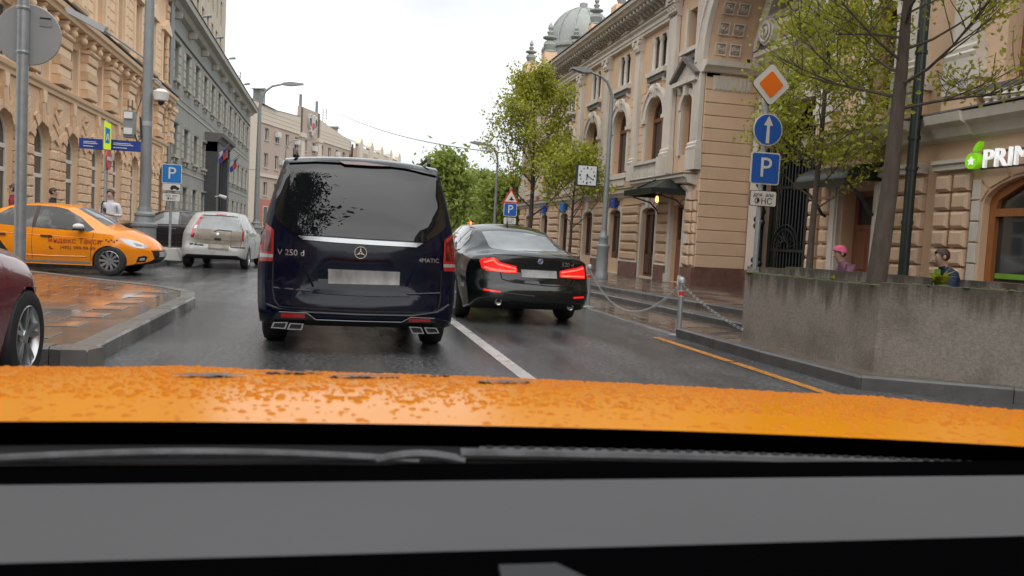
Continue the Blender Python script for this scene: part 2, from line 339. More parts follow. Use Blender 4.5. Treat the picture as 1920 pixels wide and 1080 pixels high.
def ringband(mb, cx, zs, r0, r1, yb, yf, n=16, a0=0.0, a1=PI, rise0=None, rise1=None):
    vs = []; 
    for k in range(n+1):
        t = a0+(a1-a0)*k/n
        for r_, yy in ((r0, yb), (r0, yf), (r1, yf), (r1, yb)): vs.append((cx+r_*math.cos(t), yy, zs+r_*math.sin(t)))
    fs = [(4*k+j, 4*k+(j+1) % 4, 4*k+4+(j+1) % 4, 4*k+4+j) for k in range(n) for j in range(4)]
    fs += [(0,1,2,3), (4*n+3, 4*n+2, 4*n+1, 4*n)]
    return mb.add(vs, fs)
def moulding(mb, prof, x0, x1, cap=True):
    # profile points (outward, z) run along x; outward = -y
    return mb.prism([(-o_, z) for o_, z in prof], 'yz', x0, x1)
# ------------------------------------------------------------------ ground
mb = MB()
mb.add([(-900,-300,0),(900,-300,0),(900,1500,0),(-900,1500,0)], [(0,1,2,3)])
tag(mb.build('road', 'asphalt'), kind='structure')

def inside(poly, x, y):
    c = False; n = len(poly)
    for i in range(n):
        (x1, y1), (x2, y2) = poly[i][:2], poly[(i+1) % n][:2]
        if (y1 > y) != (y2 > y) and x < (x2-x1)*(y-y1)/(y2-y1)+x1: c = not c
    return c
def slab(name, poly, z, material='paving_joint', z0=-0.05):
    return tag(MB().prism(poly, 'xy', z0, z).build(name, material), kind='structure')
TILE = {}
def tiles(parent, poly, x0, x1, y0, y1, tw, tl, z, material, name='paving_slab', ang=0.0, stag=True, ok=None):
    key = (tw, tl, material)
    if key not in TILE:
        TILE[key] = MB().pillow(-tw/2+.004, tw/2-.004, 0, .007, -tl/2+.004, tl/2-.004, .003).mesh(name, material)
        for v in TILE[key].vertices: v.co = Vector((v.co.x, v.co.z, v.co.y))
        TILE[key].flip_normals()
    ca, sa = math.cos(ang), math.sin(ang); r_ = 0; y = y0
    while y < y1:
        x = x0 + (tw/2 if (stag and r_ % 2) else 0)
        while x < x1:
            cs = [(x+dx, y+dy) for dx in (-tw/2, tw/2) for dy in (-tl/2, tl/2)]
            cs = [(ca*a-sa*b, sa*a+ca*b) for a, b in cs]
            cx, cy = ca*x-sa*y, sa*x+ca*y
            if all(inside(poly, *c) for c in cs) and (ok is None or ok(cx, cy)): link(name, TILE[key], parent, (cx, cy, z+random.uniform(-.0005, .0005)), (0, 0, ang))
            x += tw
        y += tl; r_ += 1
def kerb(parent, pts, w, z0, z1, seg=1.0, material='kerb', name='kerb_stone', side=1):
    for a, b in zip(pts[:-1], pts[1:]):
        a = Vector((a[0], a[1], 0)); b = Vector((b[0], b[1], 0)); d = b-a; Ln = d.length; n = max(1, round(Ln/seg)); ang = math.atan2(d.y, d.x); l = Ln/n
        me = MB().prism([(0, z0), (w*side, z0), (w*side, z1), (.02*side, z1), (0, z1-.02)], 'yz', .004, l-.004).mesh(name, material)
        for i in range(n):
            p = a + d*(i/n); link(name, me, parent, (p.x, p.y, random.uniform(-.003, .003)), (0, 0, ang))

# near-left raised plaza
ISL = [(-1.87,6.95), (-1.87,12.15), (-2.03,13.15), (-2.5,13.95), (-5.5,16.7), (-9.6,17.4), (-9.6,7.1), (-2.2,7.1)]
isl = slab('pavement_plaza', [(-2.05,7.1), (-2.05,12.1), (-2.2,13.0), (-2.6,13.75), (-5.55,16.5), (-9.6,17.2), (-9.6,7.2), (-2.3,7.2)], .143)
kerb(isl, ISL[:6], .2, -.05, .152, 1.6, 'kerb', side=1); kerb(isl, [ISL[6], ISL[7], ISL[0]], .2, -.05, .152, 1.6, 'kerb', side=1)
isl_in = [(-2.09,7.2), (-2.09,12.05), (-2.25,12.95), (-2.65,13.7), (-5.55,16.42), (-9.5,17.1), (-9.5,7.3), (-2.35,7.3)]
tiles(isl, isl_in, -9.5, -2.0, 7.0, 17, .62, .42, .143, 'paving_mirror')
# far-left pavement
FL = [(-40,20.4), (-5.6,20.4), (-5.0,20.55), (-4.6,21.0), (-4.42,21.8), (-4.3,27.4), (-2.2,27.9), (-2.2,31.0), (-4.3,31.6), (-4.3,60)]
fl = slab('pavement_far_left', [(-40,20.55), (-5.6,20.55), (-5.05,20.75), (-4.7,21.2), (-4.55,22), (-4.45,27.5), (-2.35,28.0), (-2.35,30.9), (-4.45,31.5), (-4.45,112), (-12,112), (-12,24), (-40,24)], .143)
kerb(fl, [(-12,20.4)]+FL[1:], .18, -.05, .152, 1.5, 'kerb_dark', side=1)
tiles(fl, [(-7.4,20.8), (-4.75,20.8), (-4.65,22), (-4.6,34), (-7.4,34)], -7.4, -4.6, 20.8, 34, .8, .5, .143, 'paving')
# right pavement: flush strip, two low steps, upper walk, kerbed part by the planter
S1 = [(6.25,11.05), (5.87,17.8), (5.8,60)]; S2 = [(7.05,12.5), (6.32,19.0), (6.2,60)]
lowp = slab('pavement_flush', [(4.74,10.2), (6.2,11.1)] + [(x-.02, y) for x, y in S1[1:]] + [(4.74,60)], .004)
tiles(lowp, [(4.76,10.3), (6.15,11.2), (5.8,17.8), (5.8,26), (4.76,26)], 4.9, 6.2, 10.4, 26, .45, .62, .004, 'paving')
kerb(lowp, [(4.66,10.12), (4.66,30)], .1, -.05, .012, 1.5, 'kerb', side=-1, name='border_stone')
midp = slab('pavement_step', [(x+.2, y) for x, y in S1] + [(x, y) for x, y in S2[::-1]], .095)
kerb(midp, [(x, y) for x, y in S1[:2]]+[(5.82,34)], .3, -.05, .105, 1.7, 'kerb_dark', side=-1, name='step_stone')
upp = slab('pavement_upper', [(x+.25, y) for x, y in S2] + [(12.5,60), (12.5,-6), (7.3,-6), (7.3,12.9)], .19)
kerb(upp, S2[:2]+[(6.25,36)], .3, -.05, .2, 1.7, 'kerb_dark', side=-1, name='step_stone')
tiles(upp, [(7.4,12.9), (6.65,19.0), (6.55,32), (9.65,32), (9.65,15.2), (11.3,15.2), (11.3,12.9)], 6.6, 11.3, 13, 32, .62, .62, .19, 'paving')
nearp = MB()
nearp.prism([(4.75,9.0), (4.95,6.5), (6.0,6.05), (12.5,3.4), (12.5,-1), (12.5,9.2), (7.0,12.4), (5.2,9.2)], 'xy', -.05, .118)
nearp.add([(4.72,9.0,.118), (4.72,10.25,.006), (6.3,11.1,.006), (7.2,12.5,.006), (5.3,9.0,.118)], [(0,1,2,3,4)])
nearp = tag(nearp.build('pavement_corner', 'paving'), kind='structure')
kerb(nearp, [(4.62,10.08), (4.68,8.0), (4.8,6.4), (5.96,5.87), (9.5,4.4), (12.5,3.1)], .14, -.05, .13, 1.25, 'kerb_dark', side=1)
tiles(nearp, [(4.85,8.95), (5.03,6.6), (5.12,6.5), (5.05,8.95)], 4.9, 5.1, 6.7, 9, .12, .6, .118, 'paving')
# painted lines
def strip(name, x0, x1, y0, y1, material, label, z=.004, x2=None):
    o = MB().add([(x0,y0,z),(x1,y0,z),(x1 if x2 is None else x2+x1-x0,y1,z),(x0 if x2 is None else x2,y1,z)], [(0,1,2,3)]).build(name, material)
    return tag(o, kind='structure')
strip('lane_line', 1.66, 1.80, 4.5, 40, 'line_white', 'white lane line')
strip('edge_line', 4.27, 4.38, 4.8, 7.9, 'line_orange', 'orange edge line', x2=4.27)
strip('edge_line', 4.26, 4.37, 7.96, 10.0, 'line_orange', 'orange edge line', x2=4.24)
# ------------------------------------------------------------------ right: ornate bathhouse with arched gate
# facade frame: local x runs towards the camera (x = 42 - Y), -y points to the street
RX = 9.85; RY0 = 42.0
rb = thing('ornate_building', 'peach and white ornate building with arched windows and coffered gate arch, right of the street', 'building', (RX, RY0, 0), -PI/2)
def yx(Y): return RY0 - Y
ZB = .19
wins = [24.0, 27.1, 30.2, 33.5, 36.8, 40.0]          # bay centres (Y)
pil = [22.75, 25.55, 28.65, 31.85, 35.15, 38.4, 41.6]
DOORS = [21.75]
# wall sheets with real openings -------------------------------------------------
holes = []
for Y in wins:
    x = yx(Y)
    holes.append(arch(x, .56, .72 if Y > 26 else ZB+.05, 2.28, .16, 8))
    holes.append(arch(x, .70, 3.72, 5.25, .70, 14))
    holes.append([(x-.62, 6.75), (x+.62, 6.75), (x+.62, 7.85), (x-.62, 7.85)])
xd = yx(21.75)
holes.append(arch(xd, .42, ZB+.02, 2.45, .02, 3))
xn = yx(21.55)
holes.append(arch(xn, .40, 3.9, 5.2, .40, 10))
holes.append([(xn-.34, 6.95), (xn+.34, 6.95), (xn+.34, 8.05), (xn-.34, 8.05)])
XR = yx(20.6)
wall = panel(MB(), [(0, ZB-.3), (XR, ZB-.3), (XR, 9.0), (0, 9.0)], holes, 0, .42)
wall.box(0, .02, .0, 9, ZB-.3, 9.0)
wall = wall.build('wall', 'peach', rb)
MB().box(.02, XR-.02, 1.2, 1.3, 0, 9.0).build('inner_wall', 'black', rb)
roof = MB().add([(-.4,-.35,9.15),(60,-.35,9.15),(60,9,12.2),(-.4,9,12.2)], [(0,1,2,3)]).add([(-.4,-.35,9.12),(60,-.35,9.12),(60,9,9.12),(-.4,9,9.12)], [(0,3,2,1)]).build('roof', 'roof_metal', rb)
# windows ------------------------------------------------------------------------
def arched_window(x, hw, z0, zs, rise, dep, fm='wood', pm='pane', fw=.07, mull=True, trans=True, name='window'):
    outer = arch(x, hw+.01, z0, zs, rise+.01, 12); inner = arch(x, hw-fw, z0+fw, zs, rise-fw, 12)
    f = panel(MB(), outer, [inner], dep, .08)
    if mull: f.box(x-.03, x+.03, dep-.015, dep+.07, z0+fw, zs+rise-fw*.6)
    if trans: f.box(x-hw+fw*.5, x+hw-fw*.5, dep-.02, dep+.06, zs-.06, zs+.05)
    o = f.build(name, fm, rb)
    MB().prism(arch(x, hw, z0+.01, zs, rise, 12), 'xz', dep+.05, dep+.075).build('pane', pm, o)
    return o
for i, Y in enumerate(wins):
    x = yx(Y)
    arched_window(x, .70, 3.72, 5.25, .70, .22)
    o = arched_window(x, .56, .72 if Y > 26 else ZB+.05, 2.28, .16, .12, 'wood_dark', 'pane_dim', fw=.08)
    if Y < 29:
        for s in (-1, 1): MB().pillow(x+s*.27-.19, x+s*.27+.19, .11, .09, .35, .95, .03).build('door_panel', 'wood_dark', o)
    # twin upper windows with a column between
    f = MB()
    for s in (-1, 1):
        cx = x+s*.36
        panel(f, [(cx-.25,6.76),(cx+.25,6.76),(cx+.25,7.84),(cx-.25,7.84)], [[(cx-.20,6.81),(cx+.20,6.81),(cx+.20,7.79),(cx-.20,7.79)]], .26, .06)
    o = f.build('window', 'wood_dark', rb)
    MB().box(x-.61, x+.61, .30, .33, 6.76, 7.84).build('pane', 'pane', o)
    for cx in (x-.55, x, x+.55):
        MB().lathe([(.10,6.75),(.10,6.82),(.075,6.86),(.07,7.5),(.065,7.66),(.09,7.70),(.105,7.85)], 10, (cx, .06, 0)).build('column', 'stone_white', rb, 40)
    MB().box(x-.72, x+.72, -.16, .10, 6.60, 6.75).build('sill', 'stone_white', rb)
    MB().box(x-.70, x+.70, -.10, .0, 6.44, 6.59).build('sill_panel', 'stone_dark', rb)
    for s in (-1, 1): MB().prism([(-.0,6.30),(-.09,6.34),(-.12,6.43),(0,6.43)], 'yz', x+s*.6-.06, x+s*.6+.06).build('bracket', 'stone_white', rb)
    # archivolt, keystone cartouche, imposts, reveal
    ringband(MB(), x, 5.25, .71, .92, .0, -.09, 18).build('archivolt', 'stone_white', rb, 35)
    ringband(MB(), x, 5.25, .92, .99, .0, -.14, 18).build('archivolt', 'stone_white', rb, 35)
    k = MB().prism([(x-.10,5.88),(x+.10,5.88),(x+.15,6.16),(x+.10,6.3),(x-.10,6.3),(x-.15,6.16)], 'xz', .0, -.19)
    k.sphere((x, -.19, 6.12), .10, 8, 5, 1.4)
    for s in (-1, 1): k.tube([(x+s*.12,-.08,6.28),(x+s*.3,-.09,6.24),(x+s*.42,-.08,6.1),(x+s*.36,-.08,6.0)], [.06,.055,.05,.03], 6)
    k.build('keystone', 'stone_white', rb, 40)
    for s in (-1, 1):
        MB().box(x+s*.84-.15, x+s*.84+.15, -.13, .0, 5.16, 5.28).build('impost', 'stone_white', rb)
        MB().box(x+s*.80-.09, x+s*.80+.09, -.055, .0, 3.75, 5.158).build('jamb', 'stone_white', rb)
        # banded courses beside the window
        xe = pil[i] if s > 0 else pil[i+1]
        xa, xb = sorted((x+s*.90, yx(xe)-s*.24))
        z = 3.76
        while z < 6.4 and xb-xa > .12:
            MB().pillow(xa, xb, 0, -.03, z, z+.255, .012).build('course', 'peach', rb); z += .268
    MB().box(x-.95, x+.95, -.10, 0, 3.52, 3.70).build('sill', 'stone_white', rb)
    MB().box(x-.70, x+.70, -.05, 0, 3.27, 3.51).build('panel', 'stone_white', rb)
    # ground floor: white surround
    sur = panel(MB(), arch(x, .72, ZB+.0, 2.30, .30, 10), [arch(x, .565, ZB+.04, 2.28, .165, 10)], -.05, .06).build('surround', 'stone_white', rb)
    MB().prism([(x-.09,2.42),(x+.09,2.42),(x+.14,2.80),(x-.14,2.80)], 'xz', 0, -.13).build('keystone', 'stone_white', rb)
    if i == 1 or i == 3 or i == 4: MB().box(x-.3, x+.3, -.20, -.05, 2.52, 2.85).build('shop_sign', ['sign_blue','sign_navy','sign_blue2','sign_blue2','sign_blue'][i], rb)
# ground piers with bossed blocks
piers = [(25.55, .80), (28.65, .80), (31.85, .85), (35.15, .85), (38.4, .85), (41.3, .6), (22.78, .45)]
for Y, hw in piers:
    x = yx(Y); z = .70
    MB().box(x-hw-.02, x+hw+.02, -.10, 0, ZB-.1, .66).build('plinth', 'granite', rb)
    MB().prism([(0,.66),(-.10,.66),(-.06,.72),(0,.72)], 'yz', x-hw, x+hw).build('plinth_cap', 'stone_white', rb)
    for k in range(6):
        z0 = .73+k*.305
        MB().pillow(x-hw+.06, x+hw-.06, 0, -.12, z0, z0+.27, .05).build('block', 'peach_rough', rb)
    MB().box(x-hw, x+hw, -.06, 0, 2.57, 2.82).build('capital', 'peach', rb)
# pavilion next to the gate
for Y, hw in ((20.92, .30),):
    x = yx(Y)
    MB().box(x-.34, XR+.10, -.12, 0, ZB-.1, .68).build('plinth', 'granite', rb)
    for k in range(6):
        z0 = .73+k*.305
        MB().pillow(x-.28, x+.12, 0, -.14, z0, z0+.27, .05).build('block', 'peach_rough', rb)
        MB().pillow(x+.16, XR+.02, 0, -.10, z0, z0+.27, .05).build('block', 'peach_rough', rb)
    MB().box(x-.3, XR, -.08, 0, 2.57, 2.85).build('capital', 'peach', rb)
MB().box(yx(20.95)-.12, yx(20.95)+.10, -.155, -.13, 1.35, 1.62).build('notice_board', 'stone_white', rb)
# entrance door with canopy
d = arched_window(xd, .42, ZB+.02, 2.45, .02, .14, 'wood', 'pane_dim', fw=.08, trans=True, name='door')
MB().box(xd-.34, xd+.34, .135, .185, ZB+.1, 1.45).build('leaf', 'wood', d)
for s in (-1, 1): MB().pillow(xd+s*.17-.13, xd+s*.17+.13, .135, .115, .35, 1.3, .03).build('door_panel', 'wood', d)
for s in (-1, 1):
    MB().box(xd+s*.52-.09, xd+s*.52+.09, -.10, 0, ZB, 2.62).build('surround', 'stone_white', rb)
    MB().box(xd+s*.52-.12, xd+s*.52+.12, -.13, 0, ZB-.02, .42).build('pedestal', 'stone_white', rb)
cnp = MB(); xc = yx(22.2)
cnp.add([(xc-1.05,-1.15,2.86),(xc+1.05,-1.15,2.86),(xc+.55,0,3.14),(xc-.55,0,3.14),(xc-.55,-.55,3.14),(xc+.55,-.55,3.14),(xc-1.05,0,2.86),(xc+1.05,0,2.86)],
        [(0,1,5,4),(4,5,2,3),(0,4,3,6),(1,7,2,5)])
cnp.box(xc-1.08, xc+1.08, -1.18, -1.12, 2.70, 2.87).box(xc-1.08, xc-1.02, -1.12, 0, 2.70, 2.87).box(xc+1.02, xc+1.08, -1.12, 0, 2.70, 2.87)
cnp.prism([(-1.15,2.87),(-.6,3.15),(-.62,3.19),(-1.2,2.90)], 'yz', xc-.02, xc+.02)
cn = cnp.build('canopy', 'canopy', rb)
for s in (-1, 1):
    br = MB(); xs = xc+s*.98
    br.tube([(xs,-.03,2.05),(xs,-.08,2.3),(xs,-.35,2.55),(xs,-.9,2.68)], [.025,.03,.025,.02], 6)
    br.tube([(xs,-.03,2.68),(xs,-.03,2.0)], .022, 6)
    br.tube([(xs,-.1,2.6),(xs,-.22,2.55),(xs,-.25,2.45),(xs,-.15,2.4),(xs,-.1,2.48)], .012, 5)
    br.build('bracket', 'iron', cn, 40)
lt = MB().lathe([(.012,2.66),(.04,2.63),(.05,2.53),(.03,2.48),(.006,2.47)], 8, (xc+.62, -.8, 0)).build('lantern', 'lantern_lit', cn)
# narrow arched window with pediment, upper window
arched_window(xn, .40, 3.9, 5.2, .40, .2, 'wood', 'pane')
ringband(MB(), xn, 5.2, .41, .58, 0, -.10, 14).build('archivolt', 'stone_white', rb, 35)
for s in (-1, 1): MB().box(xn+s*.49-.085, xn+s*.49+.085, -.07, 0, 3.9, 5.198).build('jamb', 'stone_white', rb)
MB().prism([(xn-.07,5.56),(xn+.07,5.56),(xn+.11,5.86),(xn-.11,5.86)], 'xz', 0, -.2).build('keystone', 'stone_white', rb)
for s in (-1, 1): MB().prism([(0,5.62),(-.1,5.66),(-.18,5.86),(0,5.86)], 'yz', xn+s*.5-.07, xn+s*.5+.07).build('bracket', 'stone_white', rb)
pd = MB().box(xn-.78, xn+.78, -.26, 0, 5.87, 5.99).prism([(xn-.78,6.0),(xn+.78,6.0),(xn,6.50)], 'xz', 0, -.14)
pd = pd.build('pediment', 'stone_white', rb)
for s in (-1, 1): MB().prism([(xn+s*.84,5.99),(xn,6.53),(xn,6.66),(xn+s*.9,6.06)], 'xz', 0, -.30).build('pediment_rake', 'stone_dark', pd)
f = panel(MB(), [(xn-.34,6.95),(xn+.34,6.95),(xn+.34,8.05),(xn-.34,8.05)], [[(xn-.26,7.03),(xn-.03,7.03),(xn-.03,7.97),(xn-.26,7.97)], [(xn+.03,7.03),(xn+.26,7.03),(xn+.26,7.97),(xn+.03,7.97)]], .26, .08).build('window', 'wood', rb)
MB().box(xn-.33, xn+.33, .31, .33, 6.96, 8.04).build('pane', 'pane', f)
for s in (-1, 1): MB().box(xn+s*.42-.08, xn+s*.42+.08, -.06, 0, 6.9, 8.1).build('jamb', 'stone_white', rb)
MB().box(xn-.62, xn+.62, -.16, 0, 6.78, 6.90).build('sill', 'stone_white', rb)
MB().box(xn-.56, xn+.56, -.08, 0, 6.60, 6.775).build('sill_panel', 'stone_dark', rb)
# balcony above the canopy
bx0, bx1 = yx(24.75), yx(20.75)
MB().prism([(0,2.98),(-.28,3.05),(-.34,3.16),(-.42,3.2),(-.42,3.28),(0,3.28)], 'yz', bx0, bx1).build('balcony_slab', 'stone_white', rb)
MB().box(bx0-.02, bx1+.02, -.46, 0, 3.285, 3.31).build('slab_flashing', 'stone_dark', rb)
for k in range(14):
    xx = bx0+.15+k*.13
    MB().lathe([(.05,3.315),(.03,3.4),(.055,3.52),(.028,3.66),(.045,3.76)], 7, (xx, -.33, 0)).build('baluster', 'stone_white', rb, 50)
MB().box(bx0+.05, bx0+2.0, -.42, -.24, 3.765, 3.86).build('balustrade_rail', 'stone_white', rb)
for xx in (bx0+2.15, bx0+.0): MB().box(xx-.14, xx+.14, -.43, -.1, 3.315, 3.9).build('pedestal', 'stone_white', rb)
for xx in (bx0+.3, bx1-.3):
    MB().prism([(0,2.55),(-.12,2.6),(-.14,2.8),(-.3,2.97),(0,2.97)], 'yz', xx-.12, xx+.12).build('console', 'stone_white', rb)
# pilasters
def pilaster(x, hw, z0, z1, flutes=False, yoff=0.0):
    p = MB().box(x-hw, x+hw, -.13+yoff, 0+yoff, z0+.42, z1-.42).build('pilaster', 'stone_white', rb)
    if flutes:
        n = 5
        for k in range(n):
            xx = x-hw+.04+(k+.5)*(2*hw-.08)/n
            MB().box(xx-.018, xx+.018, -.15+yoff, -.128+yoff, z0+.5, z1-.48).build('flute', 'stone_white', p)
    MB().box(x-hw-.08, x+hw+.08, -.2+yoff, 0+yoff, z0-.35, z0+.2).build('pedestal', 'stone_white', p)
    MB().prism([(-.0,z0+.2),(-.2+0,z0+.2),(-.22,z0+.27),(-.17,z0+.32),(-.18,z0+.38),(-.14,z0+.43),(0,z0+.43)], 'yz', x-hw-.06, x+hw+.06).build('pilaster_base', 'stone_white', p).location.y = yoff
    c = MB().prism([(x-hw-.02,z1-.42),(x+hw+.02,z1-.42),(x+hw+.05,z1-.25),(x+hw+.12,z1-.05),(x-hw-.12,z1-.05),(x-hw-.05,z1-.25)], 'xz', yoff, -.2+yoff)
    for s in (-1, 1): c.lathe([(.001,-.02),(.09,-.02),(.09,.06),(.001,.06)], 9, (x+s*(hw+.02), -.24+yoff, z1-.13), 'y')
    c.box(x-hw-.14, x+hw+.14, -.25+yoff, 0+yoff, z1-.05, z1+.03)
    for k in range(3): c.sphere((x-hw*.7+k*hw*.7, -.2+yoff, z1-.3), .06, 6, 4, 1.5)
    c.build('capital', 'stone_white', p, 45)
for Y in pil[1:]: pilaster(yx(Y), .20, 3.7, 8.03)
pilaster(yx(22.75), .27, 3.75, 8.6, False, -.02); pilaster(yx(20.85), .24, 3.75, 8.6, True, -.02)
# horizontal bands, frieze, brackets, cornice
XE = yx(22.45)
MB().prism([(0,2.82),(-.10,2.84),(-.13,2.92),(-.24,2.98),(-.26,3.10),(0,3.10)], 'yz', 0, bx0-.02).build('string_course', 'stone_white', rb)
MB().box(0, bx0-.03, -.29, 0, 3.105, 3.13).build('string_flashing', 'stone_dark', rb)
MB().prism([(0,8.04),(-.15,8.06),(-.15,8.14),(-.19,8.16),(-.19,8.26),(-.27,8.32),(-.29,8.38),(0,8.38)], 'yz', 0, XE).build('architrave', 'stone_white', rb)
MB().box(0, XE, -.31, 0, 8.385, 8.41).build('architrave_flashing', 'stone_dark', rb)
MB().prism([(0,8.86),(-.52,8.92),(-.58,9.0),(-.66,9.02),(-.68,9.12),(0,9.14)], 'yz', -.5, XR+.2).build('cornice', 'stone_white', rb)
MB().box(-.52, XR+.2, -.72, .0, 9.143, 9.175).build('cornice_flashing', 'roof_dark', rb)
xx = .12
bk = MB().prism([(0,8.66),(-.14,8.68),(-.22,8.76),(-.44,8.8),(-.46,8.90),(0,8.90)], 'yz', -.055, .055).mesh('bracket', 'stone_white')
while xx < XR:
    link('bracket', bk, rb, (xx, 0, 0)); xx += .30
orn = MB().prism([(-.05,8.45),(.05,8.45),(.32,8.55),(.42,8.5),(.36,8.64),(.12,8.66),(0,8.74),(-.12,8.66),(-.36,8.64),(-.42,8.5),(-.32,8.55)], 'xz', 0, -.07)
for s in (-1, 0, 1): orn.sphere((s*.24, -.07, 8.57), .07, 7, 5)
orn = orn.mesh('frieze_ornament', 'stone_white')
for Y in wins: link('frieze_ornament', orn, rb, (yx(Y), 0, 0))
for Y in pil[1:-1]: MB().box(yx(Y)-.2, yx(Y)+.2, -.10, 0, 8.415, 8.858).build('frieze_block', 'stone_white', rb)
MB().box(yx(22.75)-.34, yx(22.75)+.34, -.22, 0, 8.64, 8.85).build('frieze_block', 'stone_white', rb)
MB().box(yx(20.85)-.30, XR+.06, -.22, 0, 8.64, 8.85).build('frieze_block', 'stone_white', rb)
# ---- gate niche (return wall faces the camera) ----
XL = yx(15.0); DEP = 1.6
z = .70
MB().box(XR-.001, XR+.12, -.05, DEP, ZB-.1, .68).build('plinth', 'granite', rb)
rw = MB().box(XR-.3, XR+.0, .02, DEP+.2, ZB-.2, 6.1).build('return_wall', 'peach', rb)
while z < 5.6:
    MB().pillow(-1.52, 0, 0, -.035, z, z+.335, .012).build('course', 'peach', rb, loc=(XR, 0, 0), rot=(0, 0, PI/2)).location = (XR, 1.52, 0)
    z += .35
for o in rb.children:
    pass
MB().prism([(0,6.05),(.12,6.06),(.2,6.15),(.3,6.2),(.32,6.34),(0,6.36)], 'xz', -.15, DEP).build('impost_cornice', 'stone_white', rb, loc=(XR, 0, 0))
MB().box(XR+.0, XR+.05, .2, DEP-.25, 5.58, 5.98).build('fluted_panel', 'stone_white', rb)
for k in range(8): MB().box(XR+.05, XR+.08, .25+k*.14, .33+k*.14, 5.62, 5.94).build('flute', 'stone_white', rb)
back = panel(MB(), [(XR, ZB-.2), (XL, ZB-.2), (XL, 9.2), (XR, 9.2)], [arch((XR+XL)/2-.2, 1.75, ZB-.1, 4.0, 1.1, 16), arch((XR+XL)/2, 2.2, 6.75, 6.9, 2.0, 18)], DEP, .4).build('niche_wall', 'peach', rb)
xg = (XR+XL)/2-.2
pnl = panel(MB(), arch(xg, 2.15, ZB, 4.0, 1.5, 16), [arch(xg, 1.74, ZB, 4.0, 1.09, 16)], DEP-.14, .15).build('gate_surround', 'stone_white', rb)
for s in (-1, 1):
    MB().box(xg+s*2.35-.16, xg+s*2.35+.16, DEP-.10, DEP, ZB, 5.4).build('jamb', 'stone_white', rb)
    MB().box(xg+s*2.0-.28, xg+s*2.0+.28, DEP-.22, DEP-.14, ZB-.1, .70).build('plinth', 'granite', rb)
lm = MB().sphere((xg-1.75, DEP-.3, 5.62), .16, 10, 6, 1.35).sphere((xg-1.75, DEP-.42, 5.55), .08, 8, 5)
for k in range(9): lm.sphere((xg-1.75+.17*math.cos(k*.7), DEP-.25, 5.64+.2*math.sin(k*.7)), .06, 6, 4)
lm.tube([(xg-1.75,DEP-.25,5.4),(xg-1.85,DEP-.22,5.1),(xg-1.95,DEP-.2,4.8)], [.09,.07,.03], 6)
lm.build('lion_mask', 'stone_white', rb, 50)
ringband(MB(), xg, 4.0, 1.74, 2.0, DEP-.14, DEP-.26, 20, R(12), R(168)).build('archivolt', 'stone_white', rb, 35)
# iron gate
MB().box(xg-2.6, xg+2.6, DEP+1.6, DEP+1.7, ZB-.2, 6.5).box(xg-2.6, xg-2.5, DEP+.3, DEP+1.6, ZB-.2, 6.5).box(xg+2.5, xg+2.6, DEP+.3, DEP+1.6, ZB-.2, 6.5).box(xg-2.6, xg+2.6, DEP+.3, DEP+1.7, 5.7, 5.8).build('passage', 'iron', rb)
gt = MB()
gt.box(xg-1.74, xg-1.6, DEP+.1, DEP+.2, ZB, 4.6).box(xg+1.6, xg+1.74, DEP+.1, DEP+.2, ZB, 4.6).box(xg-.06, xg+.06, DEP+.1, DEP+.2, ZB, 4.9)
for zz in (.35, 1.25, 2.9, 3.6): gt.box(xg-1.72, xg+1.72, DEP+.11, DEP+.18, zz, zz+.07)
gate = gt.build('gate', 'iron', rb)
for k in range(22):
    xx = xg-1.55+k*3.1/21
    MB().tube([(xx, DEP+.15, ZB+.05), (xx, DEP+.15, 4.3)], .022, 6).build('bar', 'iron', gate)
for s in (-1, 1):
    cx = xg+s*.82
    for rr in (.62, .5, .2):
        ringband(MB(), cx, 1.35, rr-.03, rr, DEP+.09, DEP+.05, 18).build('gate_ring', 'iron', gate)
    for k in range(9):
        t = PI*(k+.5)/9
        MB().tube([(cx+.2*math.cos(t), DEP+.08, 1.35+.2*math.sin(t)), (cx+.52*math.cos(t), DEP+.08, 1.35+.52*math.sin(t))], .02, 5).build('gate_ray', 'iron', gate)
# ornate iron post in front of the jamb
pst = MB().lathe([(.16,ZB),(.16,.55),(.10,.62),(.09,2.2),(.13,2.28),(.09,2.4),(.08,4.1),(.12,4.2),(.02,4.5)], 10, (xg-1.55, DEP-.25, 0))
for zz in (.9, 2.0, 3.1, 3.9):
    for k in range(5): pst.sphere((xg-1.55+.15*math.cos(k*1.26), DEP-.3, zz+.15*math.sin(k*1.26)), .09, 7, 5)
pst.build('gate_post', 'iron', rb, 45)
# big coffered arch above
cxa = (XR+XL)/2; RA = (XL-XR)/2; ZS = 6.36
fr = panel(MB(), [(XR-.02, ZS), (XR, ZS)] + [(cxa-RA*math.cos(PI*k/24), ZS+RA*math.sin(PI*k/24)) for k in range(1, 24)] + [(XL, ZS), (XL+.02, ZS), (XL+.02, 10.2), (XR-.02, 10.2)], [], 0.0, .3).build('arch_wall', 'peach', rb)
sof = MB(); n = 26
vs = []
for k in range(n+1):
    t = PI*k/n
    for yy in (0, DEP+.02): vs.append((cxa-(RA+.03)*math.cos(t), yy, ZS+(RA+.03)*math.sin(t)))
sof.add(vs, [(2*k, 2*k+1, 2*k+3, 2*k+2) for k in range(n)]).build('soffit', 'peach', rb, 30)
ringband(MB(), cxa, ZS, RA-.02, RA+.28, 0, -.14, 28).build('archivolt', 'stone_white', rb, 35)
ringband(MB(), cxa, ZS, RA+.28, RA+.38, 0, -.2, 28).build('archivolt', 'stone_white', rb, 35)
ringband(MB(), cxa, ZS, RA-.34, RA+.0, DEP+.0, DEP-.25, 28).build('archivolt', 'stone_white', rb, 35)
rosette = MB()
panel(rosette, [(-.21,-.21),(.21,-.21),(.21,.21),(-.21,.21)], [[(-.17,-.17),(.17,-.17),(.17,.17),(-.17,.17)]], -.04, .05)
